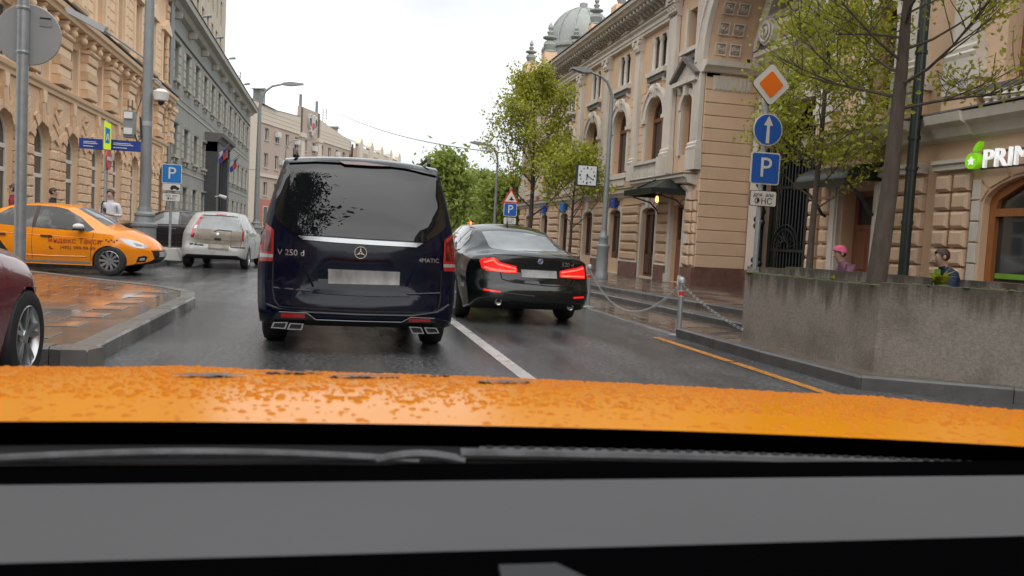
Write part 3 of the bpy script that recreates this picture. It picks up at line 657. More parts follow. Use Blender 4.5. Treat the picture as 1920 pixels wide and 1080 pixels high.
for rr, y1 in ((.14, -.05), (.085, -.07)): rosette.lathe([(rr-.045, -.0), (rr-.02, y1), (rr, -.0)], 12, (0,0,0), 'y')
rosette.sphere((0, -.03, 0), .045, 8, 5)
rosette = rosette.mesh('coffer', 'stone_white', 45)
for k in range(1, 17):
    for yy in (.36, .80):
        t = PI*(k-.35)/16.3
        q = link('coffer', rosette, rb)
        nrm = Vector((math.cos(t), 0, -math.sin(t)))                                  # towards the arch centre
        tx = Vector((0, 1, 0)); tz = nrm.cross(tx) * -1
        mt = Matrix((tx, -nrm, tz)).transposed().to_4x4()
        mt.translation = (cxa-(RA+.0)*math.cos(t), yy, ZS+(RA+.0)*math.sin(t)); q.matrix_local = mt @ Matrix.Diagonal((.8, .8, .8, 1))
# balcony cornice inside the arch, volutes, gilt panel, lunette
MB().prism([(DEP+.02,6.30),(DEP-.14,6.34),(DEP-.22,6.46),(DEP-.38,6.5),(DEP-.40,6.62),(DEP+.02,6.62)], 'yz', XR+.3, XL).build('balcony_slab', 'stone_white', rb)
MB().box(XR+.3, XL, DEP-.42, DEP, 6.625, 6.65).build('slab_flashing', 'stone_dark', rb)
MB().box(XR+1.1, XL-1.1, DEP-.3, DEP-.02, 6.65, 7.28).build('parapet', 'stone_white', rb)
MB().box(XR+1.5, XL-1.9, DEP-.33, DEP-.3, 6.78, 7.12).build('gilt_panel', 'gilt', rb)
MB().prism([(DEP,7.28),(DEP-.36,7.32),(DEP-.45,7.42),(DEP,7.42)], 'yz', XR+1.0, XL-.7).build('parapet_cornice', 'stone_white', rb)
for xx, s in ((XR+1.0, 1), (XR+3.1, 1)):
    v = MB().lathe([(.001,-.36),(.33,-.36),(.36,-.3),(.36,.0),(.001,.0)], 18, (xx, DEP-.1, 7.02), 'y')
    v.lathe([(.20,-.40),(.24,-.42),(.28,-.40)], 16, (xx, DEP-.1, 7.02), 'y').lathe([(.07,-.40),(.10,-.44),(.14,-.40)], 12, (xx, DEP-.1, 7.02), 'y')
    v.tube([(xx-.3,DEP-.3,7.2),(xx-.5,DEP-.3,7.1),(xx-.66,DEP-.3,6.9),(xx-.75,DEP-.3,6.68)], [.1,.12,.12,.08], 8)
    v.build('volute', 'stone_white', rb, 40)
lun = panel(MB(), arch(cxa, 2.2, 6.75, 6.9, 2.0, 18), [arch(cxa-1.05, .85, 7.45, 7.6, .7, 8), arch(cxa+1.05, .85, 7.45, 7.6, .7, 8)], DEP+.3, .1).build('lunette', 'wood', rb)
MB().box(cxa-2.2, cxa+2.2, DEP+.36, DEP+.38, 6.8, 8.9).build('pane', 'pane', lun)
st = MB().lathe([(.001,7.42),(.32,7.44),(.35,7.9),(.22,8.2),(.28,8.3),(.0,8.4)], 12, (cxa-.3, DEP-.25, 0)).build('finial', 'stone_white', rb, 50)
# ---- right wing ----
XW = yx(-8.0)
hol = []
xw1 = yx(13.6); xw2 = yx(9.2); xu1 = yx(13.2); xu2 = yx(9.85)
hol.append([(xw1-.5, ZB+.02), (xw1+.5, ZB+.02), (xw1+.5, 2.5), (xw1-.5, 2.5)])
hol.append(arch(xw2, 1.38, .80, 2.15, .45, 14))
hol.append(arch(xu1, .36, 3.95, 5.6, .36, 10)); hol.append([(xu2-.55, 3.95), (xu2+.55, 3.95), (xu2+.55, 6.2), (xu2-.55, 6.2)])
for k in range(3): hol.append(arch(yx(5.2-k*3.6), 1.2, .80, 2.15, .45, 10)); hol.append([(yx(5.2-k*3.6)-.55, 3.95), (yx(5.2-k*3.6)+.55, 3.95), (yx(5.2-k*3.6)+.55, 6.2), (yx(5.2-k*3.6)-.55, 6.2)])
panel(MB(), [(XL, ZB-.3), (XW, ZB-.3), (XW, 9.0), (XL, 9.0)], hol, 0, .4).build('wall', 'peach', rb)
MB().box(XL-.0, XL+.3, .01, DEP+.3, ZB-.3, 6.4).build('return_wall', 'peach', rb)
MB().box(XL+.3, XW, 1.3, 1.4, 0, 9.0).build('inner_wall', 'wood_dark', rb)
MB().prism([(0,8.86),(-.52,8.92),(-.58,9.0),(-.68,9.12),(0,9.14)], 'yz', XL, XW).build('cornice', 'stone_white', rb)
d = panel(MB(), [(xw1-.5,ZB+.02),(xw1+.5,ZB+.02),(xw1+.5,2.5),(xw1-.5,2.5)], [[(xw1-.4,1.85),(xw1+.4,1.85),(xw1+.4,2.4),(xw1-.4,2.4)]], .28, .08).build('door', 'wood', rb)
MB().box(xw1-.42, xw1+.42, .34, .355, 1.8, 2.42).build('pane', 'pane', d)
for s in (-1, 1):
    for z0, z1 in ((.35, .85), (.95, 1.75)): MB().pillow(xw1+s*.22-.17, xw1+s*.22+.17, .29, .255, z0, z1, .035).build('door_panel', 'wood', d)
for s in (-1, 1):
    MB().box(xw1+s*.66-.13, xw1+s*.66+.13, -.10, 0, ZB, 2.62).build('surround', 'stone_white', rb)
    MB().box(xw1+s*.62-.035, xw1+s*.62+.035, -.13, -.1, ZB+.4, 2.55).build('surround_bead', 'stone_white', rb)
    MB().box(xw1+s*.66-.17, xw1+s*.66+.17, -.14, 0, ZB-.05, .55).build('pedestal', 'stone_white', rb)
cnp = MB(); xc = yx(13.75)
n = 8
prof = [(-.8*math.sin(PI/2*k/n), 2.62+.36*math.cos(PI/2*k/n)) for k in range(n+1)]
cnp.prism(prof + [(y*.97, z-.03) for y, z in prof[::-1]], 'yz', xc-.8, xc+.8)
cnp.box(xc-.82, xc+.82, -.84, -.78, 2.5, 2.64)
for s in (-1, 1): cnp.prism([(0,2.98)]+prof+[(0,2.62)], 'yz', xc+s*.8-.02, xc+s*.8+.02)
cn = cnp.build('canopy', 'canopy', rb, 30)
for s in (-1, 1): MB().tube([(xc+s*.74,-.03,1.95),(xc+s*.74,-.2,2.05),(xc+s*.74,-.42,2.35),(xc+s*.74,-.72,2.55)], .03, 6).tube([(xc+s*.74,-.03,2.7),(xc+s*.74,-.03,1.9)], .025, 6).build('bracket', 'iron', cn, 40)
MB().box(XL+.1, xw1-.9, -.13, 0, 3.25, 3.55).build('name_panel', 'stone_white', rb)
# rusticated piers of the right wing
for Y, cols in ((14.75, (-.22, .22)), (12.32, (-.34, .0, .34)), (11.05, (-.30, .08))):
    x = yx(Y)
    MB().box(x-.62 if Y > 12 else x-.5, x+.55, -.13, 0, ZB-.1, .52).build('plinth', 'stone_white', rb)
    for c in cols:
        for k in range(7):
            z0 = .56+k*.30
            MB().pillow(x+c-.17, x+c+.16, 0, -.13, z0, z0+.265, .045).build('block', 'peach_rough', rb)
    MB().prism([(0,2.68),(-.16,2.70),(-.16,2.78),(-.2,2.80),(-.2,2.86),(0,2.86)], 'yz', x-.6 if Y > 12 else x-.5, x+(.5 if Y > 12 else .24)).build('pier_cap', 'stone_white', rb)
for k in range(8):
    z0 = .56+k*.33
    if z0 < 2.5: MB().pillow(yx(10.78), yx(10.62), 0, -.05, z0, z0+.31, .01).build('course', 'stone_white', rb)
# ledge, pedestal band and window dressings on the right wing
MB().prism([(0,3.18),(-.14,3.22),(-.22,3.36),(-.36,3.42),(-.40,3.56),(0,3.58)], 'yz', XL-.05, XW).build('string_course', 'stone_white', rb)
MB().box(XL-.06, XW, -.43, 0, 3.585, 3.61).build('string_flashing', 'stone_dark', rb)
for Y, hw in ((14.7,.28), (12.35,.42), (11.1,.38)):
    x = yx(Y)
    MB().prism([(0,3.18),(-.22,3.22),(-.30,3.36),(-.44,3.42),(-.48,3.56),(0,3.56)], 'yz', x-hw, x+hw).build('string_break', 'stone_white', rb)
    MB().box(x-hw, x+hw, -.16, 0, 3.615, 4.1).build('pedestal', 'peach', rb)
    MB().box(x-hw-.05, x+hw+.05, -.22, 0, 4.1, 4.22).build('pedestal_cap', 'stone_white', rb)
    pilaster(x, hw*.7, 4.25, 8.6, Y > 14)
arched_window(xu1, .36, 3.95, 5.6, .36, .28, 'wood', 'pane')
ringband(MB(), xu1, 5.6, .37, .55, 0, -.09, 14).build('archivolt', 'stone_white', rb, 35)
for s in (-1, 1): MB().box(xu1+s*.46-.09, xu1+s*.46+.09, -.07, 0, 3.9, 5.598).build('jamb', 'stone_white', rb)
for k in range(4):
    cx = xu2 if k == 0 else yx(5.2-(k-1)*3.6)
    f = panel(MB(), [(cx-.55,3.95),(cx+.55,3.95),(cx+.55,6.2),(cx-.55,6.2)], [[(cx-.45,4.05),(cx-.04,4.05),(cx-.04,5.5),(cx-.45,5.5)],[(cx+.04,4.05),(cx+.45,4.05),(cx+.45,5.5),(cx+.04,5.5)],[(cx-.45,5.6),(cx+.45,5.6),(cx+.45,6.1),(cx-.45,6.1)]], .26, .08).build('window', 'wood', rb)
    MB().box(cx-.54, cx+.54, .31, .33, 3.96, 6.19).build('pane', 'pane', f)
    MB().box(cx-.85, cx+.85, -.2, 0, 3.82, 3.94).build('sill', 'stone_dark', rb)
for k in range(6):
    xx = yx(10.35)+k*.16
    MB().lathe([(.055,3.615),(.035,3.65),(.065,3.7),(.03,3.76),(.05,3.81)], 8, (xx, -.30, 0)).build('baluster', 'stone_white', rb, 50)
# store window
sw = panel(MB(), arch(xw2, 1.38, .80, 2.15, .45, 14), [[(xw2-1.26,.95),(xw2-.04,.95),(xw2-.04,1.95),(xw2-1.26,1.95)], [(xw2+.04,.95),(xw2+1.26,.95),(xw2+1.26,1.95),(xw2+.04,1.95)], [(xw2-1.26,2.07),(xw2+1.26,2.07),(xw2+1.22,2.2),(xw2+.8,2.42),(xw2,2.5),(xw2-.8,2.42),(xw2-1.22,2.2)]], .12, .12).build('shop_window', 'wood_store', rb)
MB().box(xw2-1.45, xw2+1.45, -.04, .12, .76, .86).build('sill', 'wood_store', sw)
MB().prism(arch(xw2, 1.36, .81, 2.14, .44, 14), 'xz', .2, .22).build('pane', 'pane', sw)
MB().box(xw2-1.24, xw2+1.24, .185, .198, 1.0, 1.08).build('window_strip', 'lime_strip', sw)
MB().box(xw2-.70, xw2-.42, .185, .198, 1.38, 1.62).build('window_poster', 'cloth_green', sw)
for k in range(3): arched_window(yx(5.2-k*3.6), 1.2, .80, 2.15, .45, .2, 'wood_store', 'pane')
# voussoir joints above the shop window
for k in range(7):
    t = PI*(k+.5)/7
    MB().prism([(xw2+1.42*math.cos(t-.2), 2.17+.48*math.sin(t-.2)), (xw2+1.42*math.cos(t+.2), 2.17+.48*math.sin(t+.2)), (xw2+1.62*math.cos(t+.2), 2.2+.74*math.sin(t+.2)), (xw2+1.62*math.cos(t-.2), 2.2+.74*math.sin(t-.2))], 'xz', 0, -.03).build('voussoir', 'peach', rb)
# downpipe
dp = MB().tube([(yx(11.62),-.50,.3),(yx(11.62),-.50,8.8)], .085, 12)
for zz in (.9, 1.8, 2.7, 3.2, 4.6, 5.8): dp.tube([(yx(11.62),-.50,zz),(yx(11.62),-.50,zz+.06)], .10, 12)
dp.build('downpipe', 'canopy', rb, 40)
MB().tube([(yx(12.5),-.16,2.95),(yx(12.5),-.3,2.93),(yx(12.5),-.34,2.86)], .03, 8).build('wall_camera', 'black', rb)
# shop sign
sg = thing('shop_sign', 'lit shop sign with green apple emblem and white PRIME letters above the shop window', 'shop sign', (RX-.16, 0, 0), -PI/2)
ap = MB(); ax, az = -10.66, 2.80
ap.prism([(ax+.115*(math.cos(t)*(1+.12*math.cos(2*t)))*(1-.08*math.sin(t)), az+.135*math.sin(t)-.025*math.exp(-(math.cos(t)/.25)**2)*(1 if math.sin(t) > 0 else -.6)) for t in [2*PI*k/32 for k in range(32)]], 'xz', -.06, .05)
ap.build('apple', 'lime_lit', sg)
lf = [(ax+.0,az+.145),(ax+.02,az+.21),(ax+.07,az+.27),(ax+.12,az+.29),(ax+.115,az+.22),(ax+.07,az+.16)]
MB().prism(lf, 'xz', -.05, .04).build('leaf', 'lime_lit', sg)
star = [(ax+(.072 if k % 2 == 0 else .034)*math.sin(PI*k/5), az-.01+(.072 if k % 2 == 0 else .034)*math.cos(PI*k/5)) for k in range(10)]
MB().prism(star, 'xz', -.075, -.06).build('star', 'white_lit', sg)
MB().box(ax+.1, ax+1.75, .03, .06, az-.14, az-.11).box(ax+.1, ax+1.75, .03, .06, az+.10, az+.13).build('mounting_rail', 'ink', sg)
link('letters', text_mesh('PRIME', .40, .025, 'letters', 'white_lit', 'LEFT', 1.05), sg, (ax+.16, -.0, az+.0), (PI/2, 0, 0))
# roof turrets, dome, finials
def finial(px, py_top, py_bot, Y, mname='roof_metal', sc=1.0):
    p1 = AY(px, py_top, Y); p0 = AY(px, py_bot, Y); h = p1.z-p0.z; r_ = h*.16*sc
    return MB().lathe([(r_*1.3,-h*.5),(r_*1.3,0),(r_*1.5,.02*h),(r_*1.5,.06*h),(r_*.9,.10*h),(r_*1.35,.26*h),(r_*1.1,.36*h),(r_*.5,.42*h),(r_*1.5,.48*h),(r_*1.5,.52*h),(r_*.4,.58*h),(r_*.7,.68*h),(r_*.3,.74*h),(r_*.55,.82*h),(r_*.4,.9*h),(.01,h)], 12), p0
tw = [(995, 75, 120, 42.5), (1030, 42, 100, 43.5), (1079, 46, 92, 46.0), (1117, -8, 48, 44.0), (1165, -30, 12, 34)]
for px, a, b, Y in tw:
    mbf, p = finial(px, a, b, Y)
    link('roof_finial', mbf.mesh('roof_finial', 'roof_metal', 40), rb, (yx(p.y), p.x-RX, p.z))
    MB().box(-.35, .35, -.35, .35, -3.0, -.0).build('roof_pier', 'peach', rb, loc=(yx(p.y), p.x-RX, p.z))
c0 = AY(1090, 90, 48.0); rd = 2.05
dm = MB().lathe([(rd+.25,-5),(rd+.25,-.45),(rd+.4,-.35),(rd+.4,-.2),(rd+.1,-.1),(rd+.08,.0)] + [(rd*math.cos(PI/2*k/10), rd*1.15*math.sin(PI/2*k/10)) for k in range(10)] + [(.25, rd*1.15), (.25, rd*1.3), (.01, rd*1.35)], 24, (yx(c0.y), c0.x-RX, c0.z))
dome = dm.build('dome', 'roof_metal', rb, 35)
for k in range(12):
    t = 2*PI*k/12
    MB().tube([(yx(c0.y)+rd*1.01*math.cos(a)*math.cos(t), c0.x-RX+rd*1.01*math.cos(a)*math.sin(t), c0.z+rd*1.16*math.sin(a)) for a in [PI/2*j/8 for j in range(8)]], .05, 5).build('rib', 'roof_metal', dome)
MB().box(.1, 14, .6, 9, 9.1, 10.1).build('attic', 'peach', rb)
MB().tube([(yx(30.5), 1.2, 9.8), (yx(30.5), 1.2, 11.6)], .02, 5).tube([(yx(30.5), .8, 11.3), (yx(30.5), 1.7, 11.3)], .012, 4).build('aerial', 'metal_grey', rb)
# ------------------------------------------------------------------ left: apricot rusticated building
LX = -9.5; LY0 = 20.9
lb = thing('rusticated_building', 'apricot building with rusticated stone arches and ball-bracketed ledge, left of the street', 'building', (LX, LY0, 0), PI/2)
def ly(Y): return Y - LY0
XEnd = ly(49.6)
cent = [23.2+3.17*k for k in range(9)]         # arch centres in Y
cent = [c for c in cent if c < 49]
hl = []
for c in cent:
    x = ly(c)
    hl.append(arch(x, .78, .75, 3.45, .78, 14))
    hl.append([(x-.52, 5.75), (x+.52, 5.75), (x+.52, 7.35), (x-.52, 7.35)])
    hl.append([(x-.55, 9.0), (x+.55, 9.0), (x+.55, 11.5), (x-.55, 11.5)])
panel(MB(), [(0,0), (XEnd,0), (XEnd,14.5), (0,14.5)], hl, 0, .34).build('wall', 'apricot', lb)
MB().box(0, XEnd, .42, 12, 0, 14.5).build('inner_wall', 'apricot', lb)
MB().prism([(-.5,14.5),(13,14.5),(6,17.5)], 'yz', -.3, XEnd).build('roof', 'roof_metal', lb)
MB().box(-.02, XEnd, -.16, 0, 0, .72).build('plinth', 'grey_light', lb)
for c in cent:
    x = ly(c)
    f = panel(MB(), arch(x, .80, .75, 3.45, .80, 14), [[(x-.68,.85),(x-.05,.85),(x-.05,2.45),(x-.68,2.45)], [(x+.05,.85),(x+.68,.85),(x+.68,2.45),(x+.05,2.45)], [(x-.68,2.58),(x+.68,2.58),(x+.68,3.15),(x-.68,3.15)], arch(x, .68, 3.28, 3.45, .68, 10)], .17, .08).build('window', 'frame_white', lb)
    MB().prism(arch(x, .80, .76, 3.45, .79, 12), 'xz', .21, .23).build('pane', 'pane_dim', f)
    # voussoirs
    nv = 11
    for k in range(nv):
        a0, a1 = PI*k/nv+.012, PI*(k+1)/nv-.012
        r1 = 1.22 if k % 2 else 1.05
        if k == nv//2: r1 = 1.42
        MB().prism([(x+.80*math.cos(a0),3.45+.80*math.sin(a0)), (x+r1*math.cos(a0),3.45+r1*math.sin(a0)), (x+r1*math.cos(a1),3.45+r1*math.sin(a1)), (x+.80*math.cos(a1),3.45+.80*math.sin(a1))], 'xz', 0, -.10 if k % 2 else -.07).build('voussoir', 'apricot_rough', lb)
    # jamb quoins and pier blocks
    for s in (-1, 1):
        for k in range(8):
            z0 = .76+k*.335
            wv = .62 if k % 2 else .44
            xa, xb = sorted((x+s*.785, x+s*(.785+wv)))
            MB().pillow(xa, xb, 0, -.09, z0, z0+.31, .035).build('block', 'apricot_rough', lb)
    xm = x+3.17/2
    for k in range(8):
        z0 = .76+k*.335; hw_ = .78-.62+.01 if k % 2 else .78-.44+.0
        MB().pillow(xm-hw_+.03, xm+hw_-.03, 0, -.07, z0, z0+.31, .03).build('block', 'apricot_rough', lb)
    # spandrel: rough field, sloped stones and tapered pilaster strip
    MB().prism([(xm-.56,3.5),(xm+.56,3.5),(xm+1.0,4.35),(xm+1.2,5.28),(xm-1.2,5.28),(xm-1.0,4.35)], 'xz', 0, -.025).build('rough_field', 'apricot_rough', lb)
    MB().prism([(x-.10,4.9),(x+.10,4.9),(x+.2,5.3),(x-.2,5.3)], 'xz', 0, -.13).build('keystone', 'apricot_light', lb)
    MB().prism([(x-.12,4.28),(x+.12,4.28),(x+.16,4.88),(x-.16,4.88)], 'xz', 0, -.09).build('strip', 'apricot_light', lb)
    for s in (-1, 1):
        for k in range(3):
            a = .25+k*.30
            MB().prism([(xm+s*.02,3.62+k*.36),(xm+s*(.62-.1*k),3.95+k*.36),(xm+s*(.62-.1*k),4.2+k*.36),(xm+s*.02,3.9+k*.36)], 'xz', -.02, -.085).build('chevron_stone', 'apricot_rough', lb)
    MB().pillow(xm-.2, xm+.2, -.02, -.12, 4.85, 5.08, .04).build('block', 'apricot_rough', lb)
    # mezzanine windows and banded piers
    f = panel(MB(), [(x-.52,5.75),(x+.52,5.75),(x+.52,7.35),(x-.52,7.35)], [[(x-.44,5.83),(x-.03,5.83),(x-.03,6.7),(x-.44,6.7)], [(x+.03,5.83),(x+.44,5.83),(x+.44,6.7),(x+.03,6.7)], [(x-.44,6.8),(x+.44,6.8),(x+.44,7.27),(x-.44,7.27)]], .14, .08).build('window', 'frame_white', lb)
    MB().box(x-.51, x+.51, .18, .2, 5.76, 7.34).build('pane', 'pane_dim', f)
    for s in (-1, 1): MB().box(x+s*.60-.075, x+s*.60+.075, -.05, 0, 5.7, 7.45).build('jamb', 'apricot_light', lb)
    for k in range(5):
        z0 = 5.70+k*.33
        MB().pillow(xm-.62, xm+.62, 0, -.30 if k % 2 == 0 else -.24, z0, z0+.315, .03).build('block', 'apricot_rough' if k % 2 == 0 else 'apricot_light', lb)
    MB().prism([(0,7.36),(-.30,7.36),(-.36,7.42),(-.36,7.50),(0,7.50)], 'yz', xm-.66, xm+.66).build('pier_cap', 'apricot_light', lb)
    for xx in (xm-.45, xm+.45, x):
        b = MB().prism([(0,7.52),(-.12,7.54),(-.4,7.72),(-.5,7.86),(0,7.86)], 'yz', xx-.1, xx+.1).sphere((xx, -.36, 7.62), .14, 9, 6)
        b.build('ball_bracket', 'apricot_light', lb, 40)
    # third floor
    f = panel(MB(), [(x-.55,9.0),(x+.55,9.0),(x+.55,11.5),(x-.55,11.5)], [[(x-.47,9.08),(x-.03,9.08),(x-.03,10.7),(x-.47,10.7)], [(x+.03,9.08),(x+.47,9.08),(x+.47,10.7),(x+.03,10.7)], [(x-.47,10.8),(x+.47,10.8),(x+.47,11.42),(x-.47,11.42)]], .18, .08).build('window', 'frame_white', lb)
    MB().box(x-.54, x+.54, .23, .25, 9.01, 11.49).build('pane', 'pane_dim', f)
    for s in (-1, 1):
        MB().box(x+s*.70-.12, x+s*.70+.12, -.12, 0, 8.9, 11.6).build('jamb', 'apricot_light', lb)
        for k in range(7): MB().pillow(*sorted((x+s*.86, x+s*1.50)), 0, -.05, 8.75+k*.42, 9.15+k*.42, .02).build('course', 'apricot_light', lb)
    MB().prism([(0,8.72),(-.26,8.76),(-.3,8.88),(0,8.9)], 'yz', x-.95, x+.95).build('sill', 'apricot_light', lb)
    MB().prism([(x-.95,11.62),(x+.95,11.62),(x+.95,11.8),(x,12.35),(x-.95,11.8)], 'xz', 0, -.26).build('pediment', 'apricot_light', lb)
for prof, nm in (([(0,5.30),(-.10,5.32),(-.12,5.42),(-.20,5.48),(-.24,5.60),(0,5.66)], 'string_course'), ([(0,7.87),(-.52,7.9),(-.56,8.02),(-.66,8.06),(-.70,8.2),(0,8.28)], 'ledge'), ([(0,13.6),(-.5,13.8),(-.8,14.2),(-.85,14.48),(0,14.48)], 'cornice')):
    MB().prism(prof, 'yz', -.02, XEnd).build(nm, 'apricot_light', lb)
MB().box(-.02, XEnd, -.73, 0, 8.29, 8.32).build('ledge_flashing', 'stone_dark', lb)
for k in range(30):
    z0 = .75+k*.42
    MB().pillow(XEnd-.62, XEnd-.05 if k % 2 else XEnd-.2, 0, -.14, z0, z0+.38, .04).build('quoin', 'apricot_rough', lb)
MB().tube([(XEnd+.05, -.18, .3), (XEnd+.05, -.18, 14.2)], .09, 8).build('downpipe', 'metal_grey', lb, 40)

# ------------------------------------------------------------------ grey office building
GY0 = 49.9; GY1 = 96.0
gb = thing('office_building', 'grey panelled office building with dark portal and square windows, left of the street', 'building', (LX, GY0, 0), PI/2)
GL = GY1-GY0
gc = [2.35+3.72*k for k in range(12)]
hl = []
for i, x in enumerate(gc):
    hl.append([(x-.62, 9.7), (x+.62, 9.7), (x+.62, 11.85), (x-.62, 11.85)])
    if not (3 < i < 6):
        hl.append([(x-.62, 5.2), (x+.62, 5.2), (x+.62, 7.1), (x-.62, 7.1)]); hl.append([(x-.62, 1.5), (x+.62, 1.5), (x+.62, 3.4), (x-.62, 3.4)])
panel(MB(), [(0,0), (GL,0), (GL,14.3), (0,14.3)], hl, 0, .42).build('wall', 'grey_wall', gb)
MB().box(0, GL, .43, 14, 0, 14.2).build('inner_wall', 'grey_wall', gb)
gsill = MB().box(-.85, .85, -.22, 0, -.16, 0).box(-.6, -.42, -.16, 0, -.42, -.16).box(.42, .6, -.16, 0, -.42, -.16).mesh('sill', 'grey_light')
ghead = MB().prism([(0,0),(-.16,.03),(-.2,.16),(0,.18)], 'yz', -.8, .8).mesh('lintel', 'grey_light')
gpan = {h: MB().pillow(-.36, .36, 0, -.05, 0, h, .02).mesh('wall_panel', 'grey_light') for h in (.46, .44, .40)}
def gwin(x, z0, z1, n=4):
    f = panel(MB(), [(x-.62,z0),(x+.62,z0),(x+.62,z1),(x-.62,z1)], [[(x-.54,z0+.08),(x-.04,z0+.08),(x-.04,z1-.08),(x-.54,z1-.08)], [(x+.04,z0+.08),(x+.54,z0+.08),(x+.54,z1-.08),(x+.04,z1-.08)]], .3, .06).build('window', 'grey_light', gb)
    MB().box(x-.61, x+.61, .33, .35, z0+.01, z1-.01).build('pane', 'pane_dim', f)
    link('sill', gsill, gb, (x, 0, z0)); link('lintel', ghead, gb, (x, 0, z1))
    for s in (-1, 1):
        for k in range(n):
            h = (z1-z0)/n
            MB().pillow(x+s*1.05-.34, x+s*1.05+.34, 0, -.06, z0+k*h+.02, z0+(k+1)*h-.02, .02).build('wall_panel', 'grey_light', gb)
for i, x in enumerate(gc):
    gwin(x, 9.7, 11.85)
    if not (3 < i < 6): gwin(x, 5.2, 7.1); gwin(x, 1.5, 3.4)
for z in (4.35, 8.4): MB().box(0, GL, -.05, 0, z, z+.09).build('string_course', 'grey_light', gb)
for z in (.9, 8.75, 4.75): MB().box(0, GL, -.02, 0, z, z+.03).build('groove', 'stone_dark', gb)
MB().prism([(0,12.35),(-.1,12.37),(-.1,12.45),(0,12.47)], 'yz', 0, GL).build('string_course', 'stone_dark', gb)
MB().prism([(0,13.5),(-.3,13.6),(-.45,13.85),(-.8,13.95),(-.85,14.28),(0,14.3)], 'yz', -.2, GL+.2).build('cornice', 'grey_light', gb)
MB().box(-.2, GL+.2, -.9, .2, 14.3, 14.36).build('cornice_flashing', 'grey_dark', gb)
fl_ = MB().box(-.16, .16, -.42, -.02, 13.05, 13.45).box(-.1, .1, -.5, -.42, 13.1, 13.4).mesh('floodlight', 'grey_light')
for k in range(9): link('floodlight', fl_, gb, (1.2+k*5.2, 0, 0))
rl = MB().tube([(0,-.4,14.35),(0,-.5,14.75),(0,-.9,14.9)], .05, 6).tube([(0,-.7,14.85),(0,-1.2,14.95)], [.08,.11], 8).mesh('roof_lamp', 'metal_grey')
for x in (7.5, 13.5, 21.0, 33): link('roof_lamp', rl, gb, (x, 0, 0))
MB().tube([(.25, -.16, .2), (.25, -.16, 13.6)], .10, 8).build('downpipe', 'metal_grey', gb, 40)
# portal
px0, px1 = 14.3, 21.6
po = MB().box(px0, px0+1.0, -.9, 0, .1, 7.3).box(px1-1.0, px1, -.9, 0, .1, 7.3).box(px0, px1, -.9, 0, 6.6, 7.3).build('portal', 'grey_dark', gb)
MB().prism([(0,7.3),(-.95,7.32),(-1.1,7.6),(-1.3,7.7),(-1.35,7.95),(0,8.0)], 'yz', px0-.3, px1+.3).build('portal_cornice', 'stone_dark', po)
MB().box(px0+1.0, px1-1.0, -.5, -.1, .2, 6.6).build('portal_recess', 'black', po)
for k in range(3): MB().box(px0+1.05+k*1.75, px0+1.15+k*1.75, -.6, -.5, .2, 6.6).build('door_bar', 'iron', po)
MB().tube([(px0-.6,-.9,3.2),(px0-.6,-1.3,3.3)], .05, 6).tube([(px0-.6,-1.2,3.3),(px0-.6,-1.7,3.15)], [.12,.14], 8).build('wall_camera', 'frame_white', gb)
# tower behind
tb = thing('tower_block', 'beige stone tower block rising behind the grey office building', 'building', (LX-3.2, 71.0, 0), PI/2)
TLn = 27.5
hl = []
for k in range(8):
    for z0 in (19.0, 22.9, 26.8): hl.append([(1.6+k*3.05, z0), (3.0+k*3.05, z0), (3.0+k*3.05, z0+2.6), (1.6+k*3.05, z0+2.6)])
panel(MB(), [(0,0), (TLn,0), (TLn,36), (0,36)], hl, 0, .5).build('wall', 'tower_beige', tb)
MB().box(0, TLn, .5, 14, 0, 35.9).build('inner_wall', 'tower_beige', tb)
for k in range(8):
    for z0 in (19.0, 22.9, 26.8):
        f = panel(MB(), [(1.6+k*3.05,z0),(3.0+k*3.05,z0),(3.0+k*3.05,z0+2.6),(1.6+k*3.05,z0+2.6)], [[(1.7+k*3.05,z0+.1),(2.9+k*3.05,z0+.1),(2.9+k*3.05,z0+2.5),(1.7+k*3.05,z0+2.5)]], .35, .06).build('window', 'tower_beige', tb)
        MB().box(1.6+k*3.05, 3.0+k*3.05, .39, .41, z0, z0+2.6).build('pane', 'pane_dim', f)
for k in range(9): MB().box(.6+k*3.05, 1.1+k*3.05, -.06, 0, 13, 36).build('pilaster', 'tower_beige', tb)
MB().box(-.1, TLn+.1, -.3, 0, 18.2, 18.6).build('string_course', 'tower_beige', tb)
# ------------------------------------------------------------------ far building with the eagle emblem (street bends right)
EA = R(22)
eb = thing('far_building', 'long pinkish cream building with eagle emblem on its gable, beyond the grey office', 'building', (-10.2, 101, 0), PI/2-EA)
EL = 66.0
wx = [2.0+2.9*k for k in range(22)]
hl = []; rows = ((1.2,3.2), (5.0,6.7), (8.5,10.3), (11.9,13.4))
gx = 17.8
for x in wx:
    if abs(x-gx) < 1.2: continue
    for a, b in rows: hl.append([(x-.55,a),(x+.55,a),(x+.55,b),(x-.55,b)])
outl = [(0,0),(EL,0),(EL,14.6),(34,14.6),(34,15.4),(gx+3.4,17.0),(gx+3.4,17.8),(gx-3.4,17.8),(gx-3.4,16.4),(7,16.0),(0,16.2)]
panel(MB(), outl, hl, 0, .4).build('wall', 'far_pink', eb)
MB().box(0, EL, .42, 14, 0, 14.0).build('inner_wall', 'far_pink', eb)
panel(MB(), [(0,13.9),(gx-3.4,13.9),(gx-3.4,16.3),(7,15.9),(0,16.1)], [], -.12, .12).build('parapet_cladding', 'far_cream', eb)
panel(MB(), [(gx+3.4,13.9),(33.5,13.9),(33.5,15.3),(gx+3.4,16.9)], [], -.12, .12).build('parapet_cladding', 'far_cream', eb)
